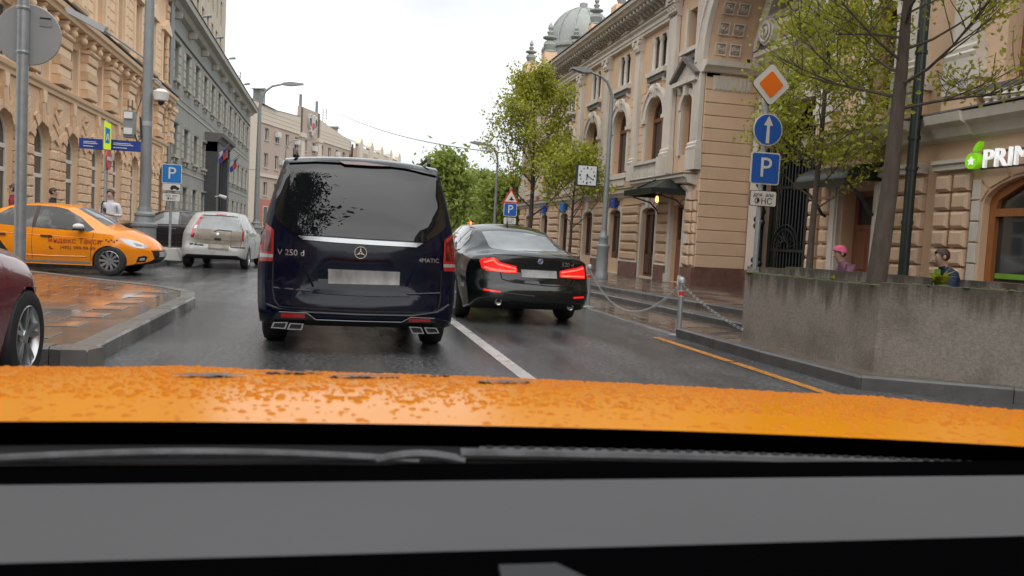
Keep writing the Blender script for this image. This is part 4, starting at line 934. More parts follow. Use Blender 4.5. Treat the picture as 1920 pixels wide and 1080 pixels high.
for z in (14.4, 14.9, 15.4):
    MB().box(0, gx-3.4, -.14, -.118, z, z+.04).build('cladding_joint', 'far_pink', eb)
    xe = 33.4 if z < 15.2 else 32
    MB().box(gx+3.4, xe, -.14, -.118, z, z+.05).build('cladding_joint', 'far_pink', eb)
MB().box(0, 2.6, -.35, 0, 0, 16.1).build('corner_pier', 'far_cream', eb)
MB().box(0, EL, -.2, 0, 7.3, 7.7).build('string_course', 'far_cream', eb)
MB().box(2.6, EL, -.03, 0, .1, 4.6).build('base_wall', 'far_red', eb) if False else None
for x in (gx-2.9, gx+2.9):
    MB().box(x-.55, x+.55, -.4, 0, .2, 13.6).build('pilaster', 'far_cream', eb); MB().box(x-.75, x+.75, -.55, 0, 13.6, 14.2).build('capital', 'far_cream', eb)
    MB().box(x-.12, x+.12, -.16, 0, 14.2, 17.7).build('gable_rib', 'stone_dark', eb)
wf = panel(MB(), [(-.55,0),(.55,0),(.55,2),(-.55,2)], [[(-.47,.08),(-.04,.08),(-.04,1.92),(-.47,1.92)],[(.04,.08),(.47,.08),(.47,1.92),(.04,1.92)]], .22, .06).mesh('window', 'frame_white')
wpn = MB().box(-.54, .54, .25, .27, .01, 1.99).mesh('pane', 'pane_dim'); wsl = MB().box(-.65, .65, -.12, .1, -.12, 0).mesh('sill', 'far_cream')
for x in wx:
    if abs(x-gx) < 1.2: continue
    for a, b in rows:
        f = link('window', wf, eb, (x, 0, a), None, (1, 1, (b-a)/2)); link('pane', wpn, f); link('sill', wsl, f)
ac = MB().box(-.45, .45, -.5, -.05, 0, .7).lathe([(.05,-.52),(.28,-.52)], 12, (0, 0, .35), 'y').mesh('air_conditioner', 'frame_white')
for x, z in ((7.5, 12.6), (13.3, 12.4), (19.2, 12.2), (9.0, 9.2), (27.9, 12.4)): link('air_conditioner', ac, eb, (x, 0, z))
MB().add([(0,-.4,16.2),(7,-.4,16.0),(7,6,18.6),(0,6,19.2)], [(0,1,2,3)]).add([(7,-.2,16.0),(gx-3.4,-.2,16.4),(gx-3.4,6,17.6),(7,6,18.6)], [(0,1,2,3)]).add([(33,-.3,15.4),(EL,-.3,14.6),(EL,7,17.6),(30,7,18.4)], [(0,1,2,3)]).build('roof', 'roof_metal', eb)
for k in range(5):
    x = 37.5+k*5.2
    MB().prism([(x-.8,0.2),(x+.8,0.2),(x+.8,15.6),(x,16.5),(x-.8,15.6)], 'xz', -.5, .3).build('attic_pier', 'far_cream', eb)
    if k < 4: MB().box(x+.8, x+4.4, -.2, 0, 10.0, 15.0).build('attic_panel', 'far_cream', eb); MB().box(x+1.2, x+4.0, -.24, -.2, 10.6, 14.2).build('attic_recess', 'far_pink', eb)
for x, z, h in ((gx-2.6, 17.8, 1.7), (gx+2.9, 16.5, 3.0)): MB().box(x-.16, x+.16, .2, .5, z, z+h).build('gable_mast', 'metal_grey', eb)
for x, z, h in ((.6, 16.2, 3.2), (25.8, 16.0, 3.2), (27.0, 16, 3.4)):
    a_ = MB().tube([(x,1.5,z),(x,1.5,z+h)], .06, 5)
    for q in range(4): a_.tube([(x-.5,1.5,z+h*(.6+.12*q)),(x+.5,1.5,z+h*(.6+.12*q))], .03, 4)
    a_.build('aerial', 'metal_grey', eb)
for x, z in ((30.6, 16.2), (6.0, 17.4)):
    MB().box(x-.55, x+.55, 1.2, 2.3, z-1, z+.9).prism([(x-.9,z+.9),(x+.9,z+.9),(x,z+1.2)], 'xz', 1.0, 2.5).build('roof_vent', 'roof_metal', eb)
MB().tube([(33.8,-.3,15.0),(33.8,-.3,5)], .16, 6).build('downpipe', 'wood_dark', eb)
# emblem: double headed eagle, flat relief
em = MB(); ex, ez = gx+.5, 15.5
half = [(0,2.3),(.25,2.0),(.55,2.35),(.95,2.45),(1.1,2.2),(.8,2.05),(.75,1.7),(1.0,1.75),(1.5,2.2),(1.95,2.3),(2.1,1.5),(1.95,.7),(1.75,.2),(1.45,-.3),(1.1,-.6),(1.25,-1.2),(.9,-1.0),(.6,-1.1),(.55,-1.7),(.25,-1.6),(0,-2.1)]
em.prism([(ex+x*.72, ez+z*.72) for x, z in half] + [(ex-x*.72, ez+z*.72) for x, z in half[-2:0:-1]], 'xz', 0, -.3)
em = em.build('eagle_emblem', 'eagle', eb)
MB().prism([(ex-.32,ez+.5),(ex+.32,ez+.5),(ex+.32,ez-.2),(ex,ez-.45),(ex-.32,ez-.2)], 'xz', -.3, -.38).build('shield', 'sign_red', em)
for s in (-1, 1):
    for k in range(5): MB().prism([(ex+s*(.76+.12*k),ez+1.15-.04*k),(ex+s*(.82+.12*k),ez+1.15-.04*k),(ex+s*(.76+.10*k),ez-.1+.1*k),(ex+s*(.71+.10*k),ez-.1+.1*k)], 'xz', -.3, -.36).build('feather', 'stone_dark', em)
# red brick ground floor wall at the near end of the far building
MB().box(2.6, 22.4, -.1, 0, .1, 4.55).build('base_wall', 'far_red', eb)
for x in wx[:7]:
    if x > 3: MB().box(x-.6, x+.6, -.14, -.1, 1.1, 3.7).build('window_frame', 'frame_white', eb); MB().box(x-.5, x+.5, -.16, -.14, 1.2, 3.6).build('pane', 'pane_dim', eb)
# ------------------------------------------------------------------ houses behind the camera, seen only in reflections
for x, y0, y1, h, sd_, lab in ((-9.5, -60, 3, 13, 1, 'apricot corner house left of the viewer, seen only mirrored in the van window'), (10.0, -70, -9, 12, -1, 'cream row house right of the viewer, seen only mirrored in the van window')):
    hb = thing('corner_house', lab, 'building', (x, y0 if sd_ > 0 else y1, 0), PI/2*sd_)
    Ln = y1-y0; hl = []; n = int(Ln/4)
    for k in range(n):
        for z0 in (1.2, 5.2, 9.0): hl.append([(2+k*4-.7,z0),(2+k*4+.7,z0),(2+k*4+.7,z0+2.2),(2+k*4-.7,z0+2.2)])
    panel(MB(), [(0,0),(Ln,0),(Ln,h),(0,h)], hl, 0, .4).build('wall', 'apricot' if sd_ > 0 else 'far_cream', hb)
    MB().box(0, Ln, .4, 10, 0, h-.1).build('inner_wall', 'pane_dim', hb)
    MB().prism([(0,h-.6),(-.6,h-.1),(-.6,h+.1),(0,h+.1)], 'yz', 0, Ln).build('cornice', 'stone_white', hb)
    MB().prism([(-.6,h+.1),(12,h+.1),(6,h+3.5)], 'yz', 0, Ln).build('roof', 'roof_dark', hb)
# ------------------------------------------------------------------ vehicles
def pchip(pts):
    xs = np.array([p[0] for p in pts], float); ys = np.array([p[1] for p in pts], float)
    h = np.diff(xs); d = np.diff(ys)/h; mm = np.zeros(len(xs))
    for i in range(1, len(xs)-1):
        if d[i-1]*d[i] > 0: w1 = 2*h[i]+h[i-1]; w2 = h[i]+2*h[i-1]; mm[i] = (w1+w2)/(w1/d[i-1]+w2/d[i])
    mm[0] = d[0]; mm[-1] = d[-1]
    def f(x):
        x = np.clip(x, xs[0], xs[-1]); i = min(max(int(np.searchsorted(xs, x))-1, 0), len(h)-1); t = (x-xs[i])/h[i]
        return float((2*t**3-3*t**2+1)*ys[i]+(t**3-2*t**2+t)*h[i]*mm[i]+(-2*t**3+3*t**2)*ys[i+1]+(t**3-t**2)*h[i]*mm[i+1])
    return f
def sst(a, b, x):
    t = min(max((x-a)/(b-a), 0), 1); return t*t*(3-2*t)
class Car:
    def __init__(s, root, L, top, belt, width, roofw, sill, wheels, arch_r, rear, front, paint, hoodw=.82, rr=.14, fr=.22, zmid=.62, bulge=.05, shoulder=.03):
        s.root = root; tf, bf, wf = pchip(top), pchip(belt), pchip(width)
        rw = pchip(roofw) if isinstance(roofw, list) else (lambda y: roofw)
        ys = set(np.round(np.linspace(0, L, int(L/.07)), 4)) | {0.0, .01, .03, .06, .1, .14, L, L-.01, L-.03, L-.06, L-.1, L-.15}
        for c, r_ in wheels:
            for k in range(17): ys.add(round(c-r_*math.cos(PI*k/16), 4))
            ys.add(round(c-r_-.004, 4)); ys.add(round(c+r_+.004, 4))
        ys = sorted(y for y in ys if 0 <= y <= L)
        rings = []
        for y in ys:
            zt, zb_, w_ = tf(y), bf(y), wf(y); z0 = sill + .05*sst(.5, 0, y) + .08*sst(L-.55, L, y)
            for c, r_ in wheels:
                if abs(y-c) < r_: z0 = max(z0, arch_r-.0 + math.sqrt(max(r_*r_-(y-c)**2, 0)) - .0)
            zb_ = min(zb_, zt-.015)
            pts = [(0, z0), (w_*.7, z0), (w_*.93, z0)]
            for t in (0.0, .06, .2, .36, .52, .68, .84, .95, 1.0):
                z = z0+.01+(zb_-z0-.01)*t
                f = 1-bulge*((zmid-z)/(zmid-sill))**2 if z < zmid else 1-shoulder*((z-zmid)/max(zb_-zmid, .05))**2
                pts.append((w_*f, z))
            h = zt-zb_; g = sst(.06, .30, h)
            xe = (w_*hoodw)*(1-g) + rw(y)*g; crown = .05*(1-g) + .055*g
            ze = zt - min(crown, h*.55)
            bx_ = w_*(1-shoulder)
            for t in (.10, .35, .6, .85): pts.append((bx_+(xe-bx_)*(t-(0.10*g)*math.sin(PI*t)), zb_+(ze-zb_)*(t if g > .5 else 1-(1-t)**1.7)))
            for t in (0, .07, .2, .4, .6, .8, 1.0): pts.append((xe*(1-t), ze+(zt-ze)*(1-(1-t)**2)))
            zc = (zt+z0)/2; ins = 0
            if y < rr: ins = rr*(1-math.sqrt(max(1-(1-y/rr)**2, 0)))
            if L-y < fr: ins = fr*(1-math.sqrt(max(1-(1-(L-y)/fr)**2, 0)))
            hz = (zt-z0)/2
            pts = [(x*(1-ins/max(w_, .1)), zc+(z-zc)*(1-ins/hz*.8)) for x, z in pts]
            rings.append((y, pts, zc))
        nP = len(rings[0][1])
        def capr(ring, rev):
            y, pts, zc = ring; o_ = []
            for k in (.96, .88, .76, .62, .46, .3, .14): o_.append((y, [(x*k, zc+(z-zc)*k) for x, z in pts], zc))
            return o_
        rings = capr(rings[0], 0)[::-1] + rings + capr(rings[-1], 1)
        V = []
        for y, pts, zc in rings:
            for x, z in pts:
                yy = y + (1-sst(0, .9, y))*rear(x, z) - sst(L-1.0, L, y)*front(x, z)
                V.append((x, yy, z))
            for x, z in pts[1:-1]:
                yy = y + (1-sst(0, .9, y))*rear(x, z) - sst(L-1.0, L, y)*front(x, z)
                V.append((-x, yy, z))
        m_ = 2*nP-2
        def idx(r_, k):      # k walks right side bottom->top, then left side top->bottom
            return r_*m_ + (k if k < nP else nP + (2*nP-2-k) - 1)
        F = []; matid = []
        for r_ in range(len(rings)-1):
            for k in range(m_):
                F.append((idx(r_, k), idx(r_, (k+1) % m_), idx(r_+1, (k+1) % m_), idx(r_+1, k))); matid.append(1 if ((k < 2 or k >= m_-2) and 7 <= r_ < len(rings)-8) else 0)
        F.append(tuple(idx(0, k) for k in range(m_))); F.append(tuple(idx(len(rings)-1, k) for k in range(m_))[::-1]); matid += [0, 0]
        me = bpy.data.meshes.new('body'); me.from_pydata(V, [], F)
        me.polygons.foreach_set('material_index', matid); me.materials.append(M[paint]); me.materials.append(M['underbody'])
        bm = bmesh.new(); bm.from_mesh(me); bmesh.ops.remove_doubles(bm, verts=bm.verts, dist=1e-5); bmesh.ops.recalc_face_normals(bm, faces=bm.faces); bm.to_mesh(me); bm.free()
        me.shade_smooth(); me.set_sharp_from_angle(angle=R(48))
        s.body = link('body', me, root); s.me = me; s.L = L
        s.bvh = BVHTree.FromPolygons([v.co.copy() for v in me.vertices], [tuple(p.vertices) for p in me.polygons])
    def hit(s, u, v, view):
        if view == 'rear': o, d = Vector((u, -6, v)), Vector((0, 1, 0))
        elif view == 'front': o, d = Vector((u, s.L+6, v)), Vector((0, -1, 0))
        elif view == 'right': o, d = Vector((6, u, v)), Vector((-1, 0, 0))
        elif view == 'left': o, d = Vector((-6, u, v)), Vector((1, 0, 0))
        else: o, d = Vector((u, v, 6)), Vector((0, 0, -1))
        p, n, i, t = s.bvh.ray_cast(o, d)
        return (p, d) if p is not None else (None, d)
    def patch(s, name, poly, view, material, off=.006, parent=None, step=.05, sink=.02, flat=None, sharp=35):
        bm = bmesh.new(); vs_ = [bm.verts.new((u, v, 0)) for u, v in poly]; bm.faces.new(vs_)
        us = [p[0] for p in poly]; vv = [p[1] for p in poly]
        for ax, lo, hi in ((0, min(us), max(us)), (1, min(vv), max(vv))):
            k = lo+step
            while k < hi-1e-4:
                co = (k, 0, 0) if ax == 0 else (0, k, 0); no = (1, 0, 0) if ax == 0 else (0, 1, 0)
                bmesh.ops.bisect_plane(bm, geom=bm.verts[:]+bm.edges[:]+bm.faces[:], plane_co=co, plane_no=no); k += step
        bmesh.ops.triangulate(bm, faces=[f for f in bm.faces if len(f.verts) > 4])
        bm.verts.ensure_lookup_table(); bd = [e for e in bm.edges if len(e.link_faces) == 1]
        pos = {}; cu_ = (min(us)+max(us))/2; cv_ = (min(vv)+max(vv))/2
        for v in bm.verts:
            p, d = s.hit(v.co.x, v.co.y, view)
            kk = 0
            while p is None and kk < 60:
                kk += 1; f_ = 1-.012*kk; p, d = s.hit(cu_+(v.co.x-cu_)*f_, cv_+(v.co.y-cv_)*f_, view)
            if p is None: p = Vector((0, 0, .5))
            pos[v] = (p, d)
        ext = bmesh.ops.extrude_edge_only(bm, edges=bd)['geom']
        nv = [q for q in ext if isinstance(q, bmesh.types.BMVert)]
        for v, (p, d) in list(pos.items()):
            pass
        old = {(round(v.co.x, 6), round(v.co.y, 6)): v for v in pos}
        for q in nv:
            b = old.get((round(q.co.x, 6), round(q.co.y, 6)))
            if b: q.co = pos[b][0] + pos[b][1]*sink
        for v, (p, d) in pos.items(): v.co = p - d*off
        bmesh.ops.recalc_face_normals(bm, faces=bm.faces)
        me = bpy.data.meshes.new(name); bm.to_mesh(me); bm.free(); me.materials.append(M[material]); me.shade_smooth(); me.set_sharp_from_angle(angle=R(sharp))
        return link(name, me, parent or s.root)
    def line(s, name, pts, view, material='black', r_=.006, off=.0, parent=None, n=14):
        out_ = []
        for (a, b) in zip(pts[:-1], pts[1:]):
            k_ = max(2, int(math.hypot(b[0]-a[0], b[1]-a[1])/.06))
            for k in range(k_): out_.append((a[0]+(b[0]-a[0])*k/k_, a[1]+(b[1]-a[1])*k/k_))
        out_.append(pts[-1]); P3 = []
        for u, v in out_:
            p, d = s.hit(u, v, view)
            if p is not None: P3.append(p - d*off)
        return MB().tube(P3, r_, 5).build(name, material, parent or s.root, 60)
    def text(s, txt, u, v, size, view, material, name='lettering', parent=None, align='CENTER', off=.005, flip=False):
        me = text_mesh(txt, size, 0.0, name, material, align)
        bm = bmesh.new(); bm.from_mesh(me)
        for q in bm.verts:
            uu = u + (-q.co.x if flip else q.co.x); p, d = s.hit(uu, v+q.co.y, view)
            q.co = (p if p is not None else Vector((uu, 0, v))) - d*off
        bm.to_mesh(me); bm.free()
        return link(name, me, parent or s.root)
    def wheel(s, x, y, r_, w_=.2, spokes=10, rim='alloy', steer=0.0, dark=False, pair=0.0):
        o = Vector((x, y, r_)); sg = 1 if x > 0 else -1
        t = MB().lathe([(r_*.66,-w_/2),(r_*.80,-w_/2-.012),(r_*.95,-w_/2+.005),(r_,-w_/2+.035),(r_,w_/2-.035),(r_*.95,w_/2-.005),(r_*.80,w_/2+.012),(r_*.66,w_/2),(r_*.64,0),(r_*.66,-w_/2)], 28, (0,0,0), 'x')
        t = t.build('wheel', 'rubber', s.root, 40, loc=o, rot=(0, 0, steer))
        f = sg*(w_/2-.01); ri = MB()
        ri.lathe([(r_*.665,f+sg*.004),(r_*.63,f+sg*.012),(r_*.60,f-sg*.01),(r_*.58,f-sg*.05)], 28, (0,0,0), 'x')
        ri.lathe([(.001,f-sg*.005),(r_*.13,f-sg*.005),(r_*.17,f-sg*.03)], 14, (0,0,0), 'x')
        for k in range(spokes):
            a = 2*PI*k/spokes + (pair if k % 2 else 0); hw = r_*.34/spokes*(2.2 if spokes > 7 else 2.0)*(.6 if pair else 1)
            def pt(rr, q, dx): return (f+sg*dx, rr*math.cos(a)-q*math.sin(a), rr*math.sin(a)+q*math.cos(a))
            ri.add([pt(r_*.10,-hw*.7,-.012), pt(r_*.10,hw*.7,-.012), pt(r_*.45,hw*1.05,.0), pt(r_*.61,hw*.8,.006), pt(r_*.61,-hw*.8,.006), pt(r_*.45,-hw*1.05,.0),
                    pt(r_*.10,-hw*.7,-.05), pt(r_*.10,hw*.7,-.05), pt(r_*.45,hw*1.05,-.04), pt(r_*.61,hw*.8,-.04), pt(r_*.61,-hw*.8,-.04), pt(r_*.45,-hw*1.05,-.04)],
                   [(0,1,2,5),(5,2,3,4),(1,7,8,2),(2,8,9,3),(0,5,11,6),(5,4,10,11)])
        ri.build('rim', rim, t, 35)
        MB().lathe([(.001,f-sg*.06),(r_*.64,f-sg*.06)], 24, (0,0,0), 'x').build('brake_disc', 'alloy_dark' if dark else 'black', t)
        return t
def liner(root, y, x0, x1, r_):
    MB().box(x0, x1, y-r_-.05, y+r_+.05, .32, r_*2+.05).build('wheel_housing', 'underbody', root)

# ---- navy van -------------------------------------------------------------------
VX, VY = .287, 8.0
van = thing('passenger_van', 'dark navy passenger van seen from behind, tinted rear window, directly ahead on the road', 'van', (VX, VY, 0))
def van_rear(x, z):
    r_ = .30*max(0, (z-.98)/.9)**1.5 + .16*(abs(x)/.95)**4
    if z < .62: r_ -= .055*sst(.62, .52, z)
    if z < .36: r_ += .10*sst(.36, .22, z)
    r_ += .03*math.exp(-((z-.72)/.09)**2)*(1-sst(.4, .5, abs(x)))
    return r_
C = Car(van, 5.1, [(0,1.90),(.12,1.955),(.5,1.985),(2.0,2.0),(3.4,1.93),(3.9,1.62),(4.35,1.18),(4.7,1.06),(5.1,.80)], [(0,1.02),(4.2,1.06),(4.6,.98),(5.1,.72)],
        [(0,.985),(.4,.99),(3.5,.985),(4.6,.93),(5.1,.75)], [(0,.775),(3.0,.77),(4.2,.70)], .22, [(.98,.40),(4.05,.40)], .33, van_rear, lambda x, z: .35*(abs(x)/.95)**3, 'paint_navy', rr=.08, zmid=.80, bulge=.05, shoulder=.012)
def vz(pts, dY=.05):      # zoomed-photo outline -> metres on the tailgate
    o_ = []
    for a, b in pts:
        p = AY(460+a*.398, 270+b*.398, VY+dY); o_.append((p.x-VX, p.z))
    return o_
glass = C.patch('rear_window', vz([(205,82),(330,78),(560,88),(760,112),(905,148),(925,200),(943,310),(945,390),(915,418),(842,461),(700,452),(540,443),(400,433),(245,426),(205,400),(150,357),(137,322),(147,220),(170,120)], .18), 'rear', 'glass_van', .007)
C.patch('spoiler', vz([(190,60),(380,52),(620,62),(800,88),(915,128),(912,146),(760,110),(560,86),(330,76),(200,80)], .16), 'rear', 'paint_black', .035, sink=.05)
C.patch('brake_light', vz([(440,74),(560,78),(690,100),(600,98),(470,90)], .16), 'rear', 'lamp_dark_red', .042, sink=.05)
C.patch('chrome_strip', vz([(246,430),(400,440),(620,455),(838,467),(806,486),(600,475),(420,463),(275,450)]), 'rear', 'chrome', .02, sharp=20)
for nm, pl in (('left', [(76,358),(100,378),(131,402),(131,520),(128,552),(62,553),(60,500),(66,420)]), ('right', [(996,420),(999,520),(997,604),(936,600),(934,560),(942,455),(965,440)])):
    t = C.patch('tail_light', vz(pl), 'rear', 'lamp_red', .022, sink=.03)
    q = [(63,514),(130,519),(129,535),(62,533)] if nm == 'left' else [(936,566),(998,570),(998,584),(935,581)]
    C.patch('reversing_strip', vz(q), 'rear', 'lamp_clear', .025, parent=t)
    q = [(72,420),(84,400),(122,415),(120,505),(74,505)] if nm == 'left' else [(950,465),(985,448),(988,555),(946,552)]
    C.patch('light_element', vz(q), 'rear', 'lamp_dark_red', .0235, parent=t)
C.patch('plate_recess', vz([(345,588),(732,606),(722,690),(772,716),(640,716),(430,708),(312,699),(342,665)]), 'rear', 'paint_navy', .012, sharp=12)
C.patch('number_plate', vz([(390,588),(727,602),(724,664),(391,656)]), 'rear', 'plate', .024)
for pl in ([(130,405),(130,540),(128,680),(140,740),(160,764),(520,784),(880,792),(908,775),(920,720),(925,600)],):
    C.line('panel_gap', vz(pl), 'rear', 'black', .008)
C.line('tailgate_crease', vz([(132,678),(310,690)]), 'rear', 'paint_navy', .012); C.line('tailgate_crease', vz([(760,706),(922,704)]), 'rear', 'paint_navy', .012)
for x0 in (275, 800): C.line('tailgate_crease', vz([(x0, 572), (x0+(45 if x0 < 500 else -45), 670)]), 'rear', 'paint_navy', .012)
C.line('bumper_crease', vz([(100,755),(160,775),(300,790),(520,800),(780,806),(900,792),(960,760)]), 'rear', 'paint_navy', .014)
C.patch('diffuser', vz([(150,792),(290,796),(330,826),(520,834),(735,840),(775,818),(885,824),(935,872),(900,905),(520,905),(120,885),(108,850)], .0), 'rear', 'black', .02, sharp=20)
C.line('diffuser_trim', vz([(160,790),(290,794),(332,826),(520,832),(735,838),(778,814),(890,822)], .0), 'rear', 'chrome_dark', .005, off=.02)
for pl in ([(168,797),(280,800),(282,820),(166,818)], [(768,822),(872,826),(874,840),(770,838)]): C.patch('reflector', vz(pl, -.05), 'rear', 'lamp_red', .03)
for pl in ([(133,838),(202,838),(190,870),(120,865)], [(210,842),(276,845),(266,876),(196,872)], [(770,858),(828,862),(842,893),(785,892)], [(840,862),(899,865),(913,890),(855,893)]):
    q = vz(pl, -.05); cx = sum(p[0] for p in q)/4; cz = sum(p[1] for p in q)/4
    e = panel(MB(), q, [[(cx+(a-cx)*.78, cz+(b-cz)*.68) for a, b in q]], -.075, .14).build('exhaust_tip', 'chrome', van)
    MB().prism([(cx+(a-cx)*.8, cz+(b-cz)*.75) for a, b in q], 'xz', -.04, .05).build('exhaust_bore', 'black', e)
c_ = vz([(542,511)])[0]; st = C.patch('star_emblem', polyn(c_[0], c_[1], .058, 28), 'rear', 'black', .014)
for k in range(3):
    a = PI/2+2*PI*k/3
    p, d = C.hit(c_[0], c_[1], 'rear')
    y_ = p.y-.024
    MB().prism([(c_[0]+.055*math.cos(a), c_[1]+.055*math.sin(a)), (c_[0]+.012*math.cos(a+1.05), c_[1]+.012*math.sin(a+1.05)), (c_[0]+.012*math.cos(a-1.05), c_[1]+.012*math.sin(a-1.05))], 'xz', y_-.006, y_+.012).build('star_point', 'letter_chrome', st)
MB().lathe([(.050,-.004),(.054,-.014),(.060,-.014),(.064,-.0)], 28, (c_[0], y_+.01, c_[1]), 'y').build('star_ring', 'letter_chrome', st, 40)
a_ = vz([(215,512)])[0]; C.text('V 250 d', a_[0], a_[1], .082, 'rear', 'letter_chrome', off=.012)
a_ = vz([(865,550)])[0]; C.text('4MATIC', a_[0], a_[1], .060, 'rear', 'letter_chrome', off=.014)
a_ = vz([(407,518)])[0]; 
for s in (-1, 1):
    MB().tube([(s*.68,.45,1.94),(s*.69,.6,2.02),(s*.69,3.1,2.02),(s*.68,3.3,1.9)], .02, 7).build('roof_rail', 'black', van, 40)
    for y_ in (.98, 4.05): C.wheel(s*.84, y_, .345, .23, 10)
    liner(van, .98, s*.60, s*.70, .40); liner(van, 4.05, s*.60, s*.70, .40)
    C.patch('side_window', [(.5,1.12),(3.3,1.12),(3.6,1.2),(3.2,1.62),(.55,1.64)], 'right' if s > 0 else 'left', 'glass_van', .006, step=.2)

# ---- black sedan ahead ----------------------------------------------------------
BX, BY = 2.80, 11.0
bmw = thing('black_sedan', 'glossy black sedan with glowing red tail lights, ahead in the right lane', 'car', (BX, BY, 0), R(1.0))
def bmw_rear(x, z):
    r_ = .17*(abs(x)/.93)**4.0
    if z > .93: r_ += -.03*sst(.93, 1.0, z)
    r_ += .05*math.exp(-((z-.80)/.12)**2)
    if z < .58: r_ -= .06*sst(.60, .50, z)
    if z < .36: r_ += .10*sst(.38, .24, z)
    return r_
C = Car(bmw, 4.93, [(0,.975),(.1,1.015),(.42,1.045),(.62,1.07),(1.0,1.235),(1.45,1.385),(2.1,1.455),(2.7,1.45),(3.15,1.32),(3.72,1.02),(4.3,.93),(4.93,.70)],
        [(0,.90),(1.0,.965),(3.0,.93),(3.8,.90),(4.93,.62)], [(0,.90),(.5,.94),(1.2,.945),(3.6,.93),(4.5,.88),(4.93,.70)], [(0,.60),(1.4,.575),(2.6,.585),(3.6,.64)], .19, [(1.06,.375),(4.03,.375)], .31, bmw_rear, lambda x, z: .35*(abs(x)/.93)**3, 'paint_black', rr=.10, fr=.2, zmid=.66, bulge=.07, shoulder=.05, hoodw=.80)
def bz(pts, dY=.1):
    o_ = []
    for a, b in pts:
        p = AY(850+a*.213, 400+b*.213, BY+dY); o_.append((p.x-BX, p.z))
    return o_
C.patch('rear_window', bz([(300,160),(430,155),(600,165),(780,185),(880,215),(940,265),(985,315),(1018,362),(900,357),(740,348),(560,333),(400,316),(315,304),(300,285)], .95), 'rear', 'glass_light', .006)
for pl, inn in (([(230,412),(250,398),(350,386),(372,400),(402,428),(545,464),(553,490),(552,522),(480,520),(400,514),(290,500),(248,478)], ([(262,430),(345,410),(385,445),(540,487)], [(268,470),(385,500),(540,510)])),
                ([(930,508),(1000,492),(1080,480),(1145,462),(1166,490),(1170,540),(1166,577),(1060,572),(928,562)], ([(945,520),(1080,503),(1150,485)], [(940,550),(1080,555),(1155,560)]))):
    t = C.patch('tail_light', bz(pl), 'rear', 'lamp_red_lit', .012, sink=.03)
    for ln in inn: C.line('light_bar', bz(ln), 'rear', 'lamp_bar_lit', .011, off=.014, parent=t)
C.patch('number_plate', bz([(590,492),(900,508),(900,572),(590,560)]), 'rear', 'plate', .012)
c_ = bz([(755,422)])[0]; bd = C.patch('round_badge', polyn(c_[0], c_[1], .041, 24), 'rear', 'letter_chrome', .01)
for k in (0, 2): C.patch('badge_quarter', [(c_[0], c_[1])] + [(c_[0]+.031*math.cos(PI/2*k+PI/2*j/5), c_[1]+.031*math.sin(PI/2*k+PI/2*j/5)) for j in range(6)], 'rear', 'sign_blue', .013, parent=bd)
a_ = bz([(1000,455)])[0]; C.text('520 d', a_[0], a_[1], .085, 'rear', 'letter_chrome', off=.012)
for pl in ([(258,658),(400,680),(402,694),(260,674)], [(1045,733),(1146,730),(1146,746),(1045,748)]): C.patch('reflector', bz(pl, .05), 'rear', 'lamp_red_lit', .012)
for u, v in ((388,775), (1035,828)):
    c_ = bz([(u, v)], .02)[0]
    p, d = C.hit(c_[0], c_[1], 'rear'); yy = (p.y if p is not None else .1)-.02
    MB().lathe([(.030,.0),(.046,-.012),(.052,-.0),(.052,.10)], 16, (c_[0], yy, c_[1]), 'y').lathe([(.001,.03),(.04,.03)], 14, (c_[0], yy, c_[1]), 'y').build('exhaust_tip', 'alloy', bmw, 40)
C.line('panel_gap', bz([(408,520),(415,575),(520,605),(860,640),(1030,640),(1060,590)]), 'rear', 'underbody', .008)
C.line('panel_gap', bz([(350,362),(560,372),(900,402),(1100,415)]), 'rear', 'underbody', .007)
C.patch('bumper_insert', bz([(490,765),(780,805),(780,835),(480,795)], .05), 'rear', 'black', .008)
C.patch('bumper_crease', bz([(440,690),(700,720),(700,726),(440,697)], .05), 'rear', 'alloy_dark', .006)
for s in (-1, 1):
    v = 'right' if s > 0 else 'left'
    sw_ = C.patch('side_window', [(1.22,1.02),(1.6,.995),(1.62,1.33),(1.45,1.29),(1.25,1.13)], v, 'glass_car', .006)
    C.patch('side_window', [(1.68,.99),(2.45,.98),(2.45,1.385),(2.0,1.385),(1.68,1.34)], v, 'glass_car', .006)
    C.patch('side_window', [(2.52,.98),(3.45,.96),(3.0,1.26),(2.7,1.365),(2.52,1.385)], v, 'glass_car', .006)
    C.line('window_trim', [(1.18,1.02),(1.5,.985),(3.5,.95)], v, 'chrome', .008, off=.006)
    C.line('window_trim', [(1.18,1.02),(1.3,1.2),(1.6,1.36),(2.1,1.41),(2.7,1.40)], v, 'chrome', .007, off=.006)
    for y_ in (1.06, 4.03): C.wheel(s*.82, y_, .335, .22, 10, rim='alloy')
    liner(bmw, 1.06, s*.58, s*.68, .36); liner(bmw, 4.03, s*.58, s*.68, .36)
    C.patch('mirror', [(3.0,.98),(3.25,.98),(3.25,1.12),(3.0,1.12)], v, 'paint_black', .16)
MB().add([(0,1.62,1.425),(-.02,1.85,1.43),(.02,1.85,1.43),(0,1.68,1.49),(0,1.85,1.44)], [(0,1,3),(0,3,2),(1,4,3),(3,4,2)]).build('roof_fin', 'paint_black', bmw)
C.patch('side_marker', [(.35,.50),(.55,.50),(.55,.56),(.35,.56)], 'left', 'lamp_clear', .004)

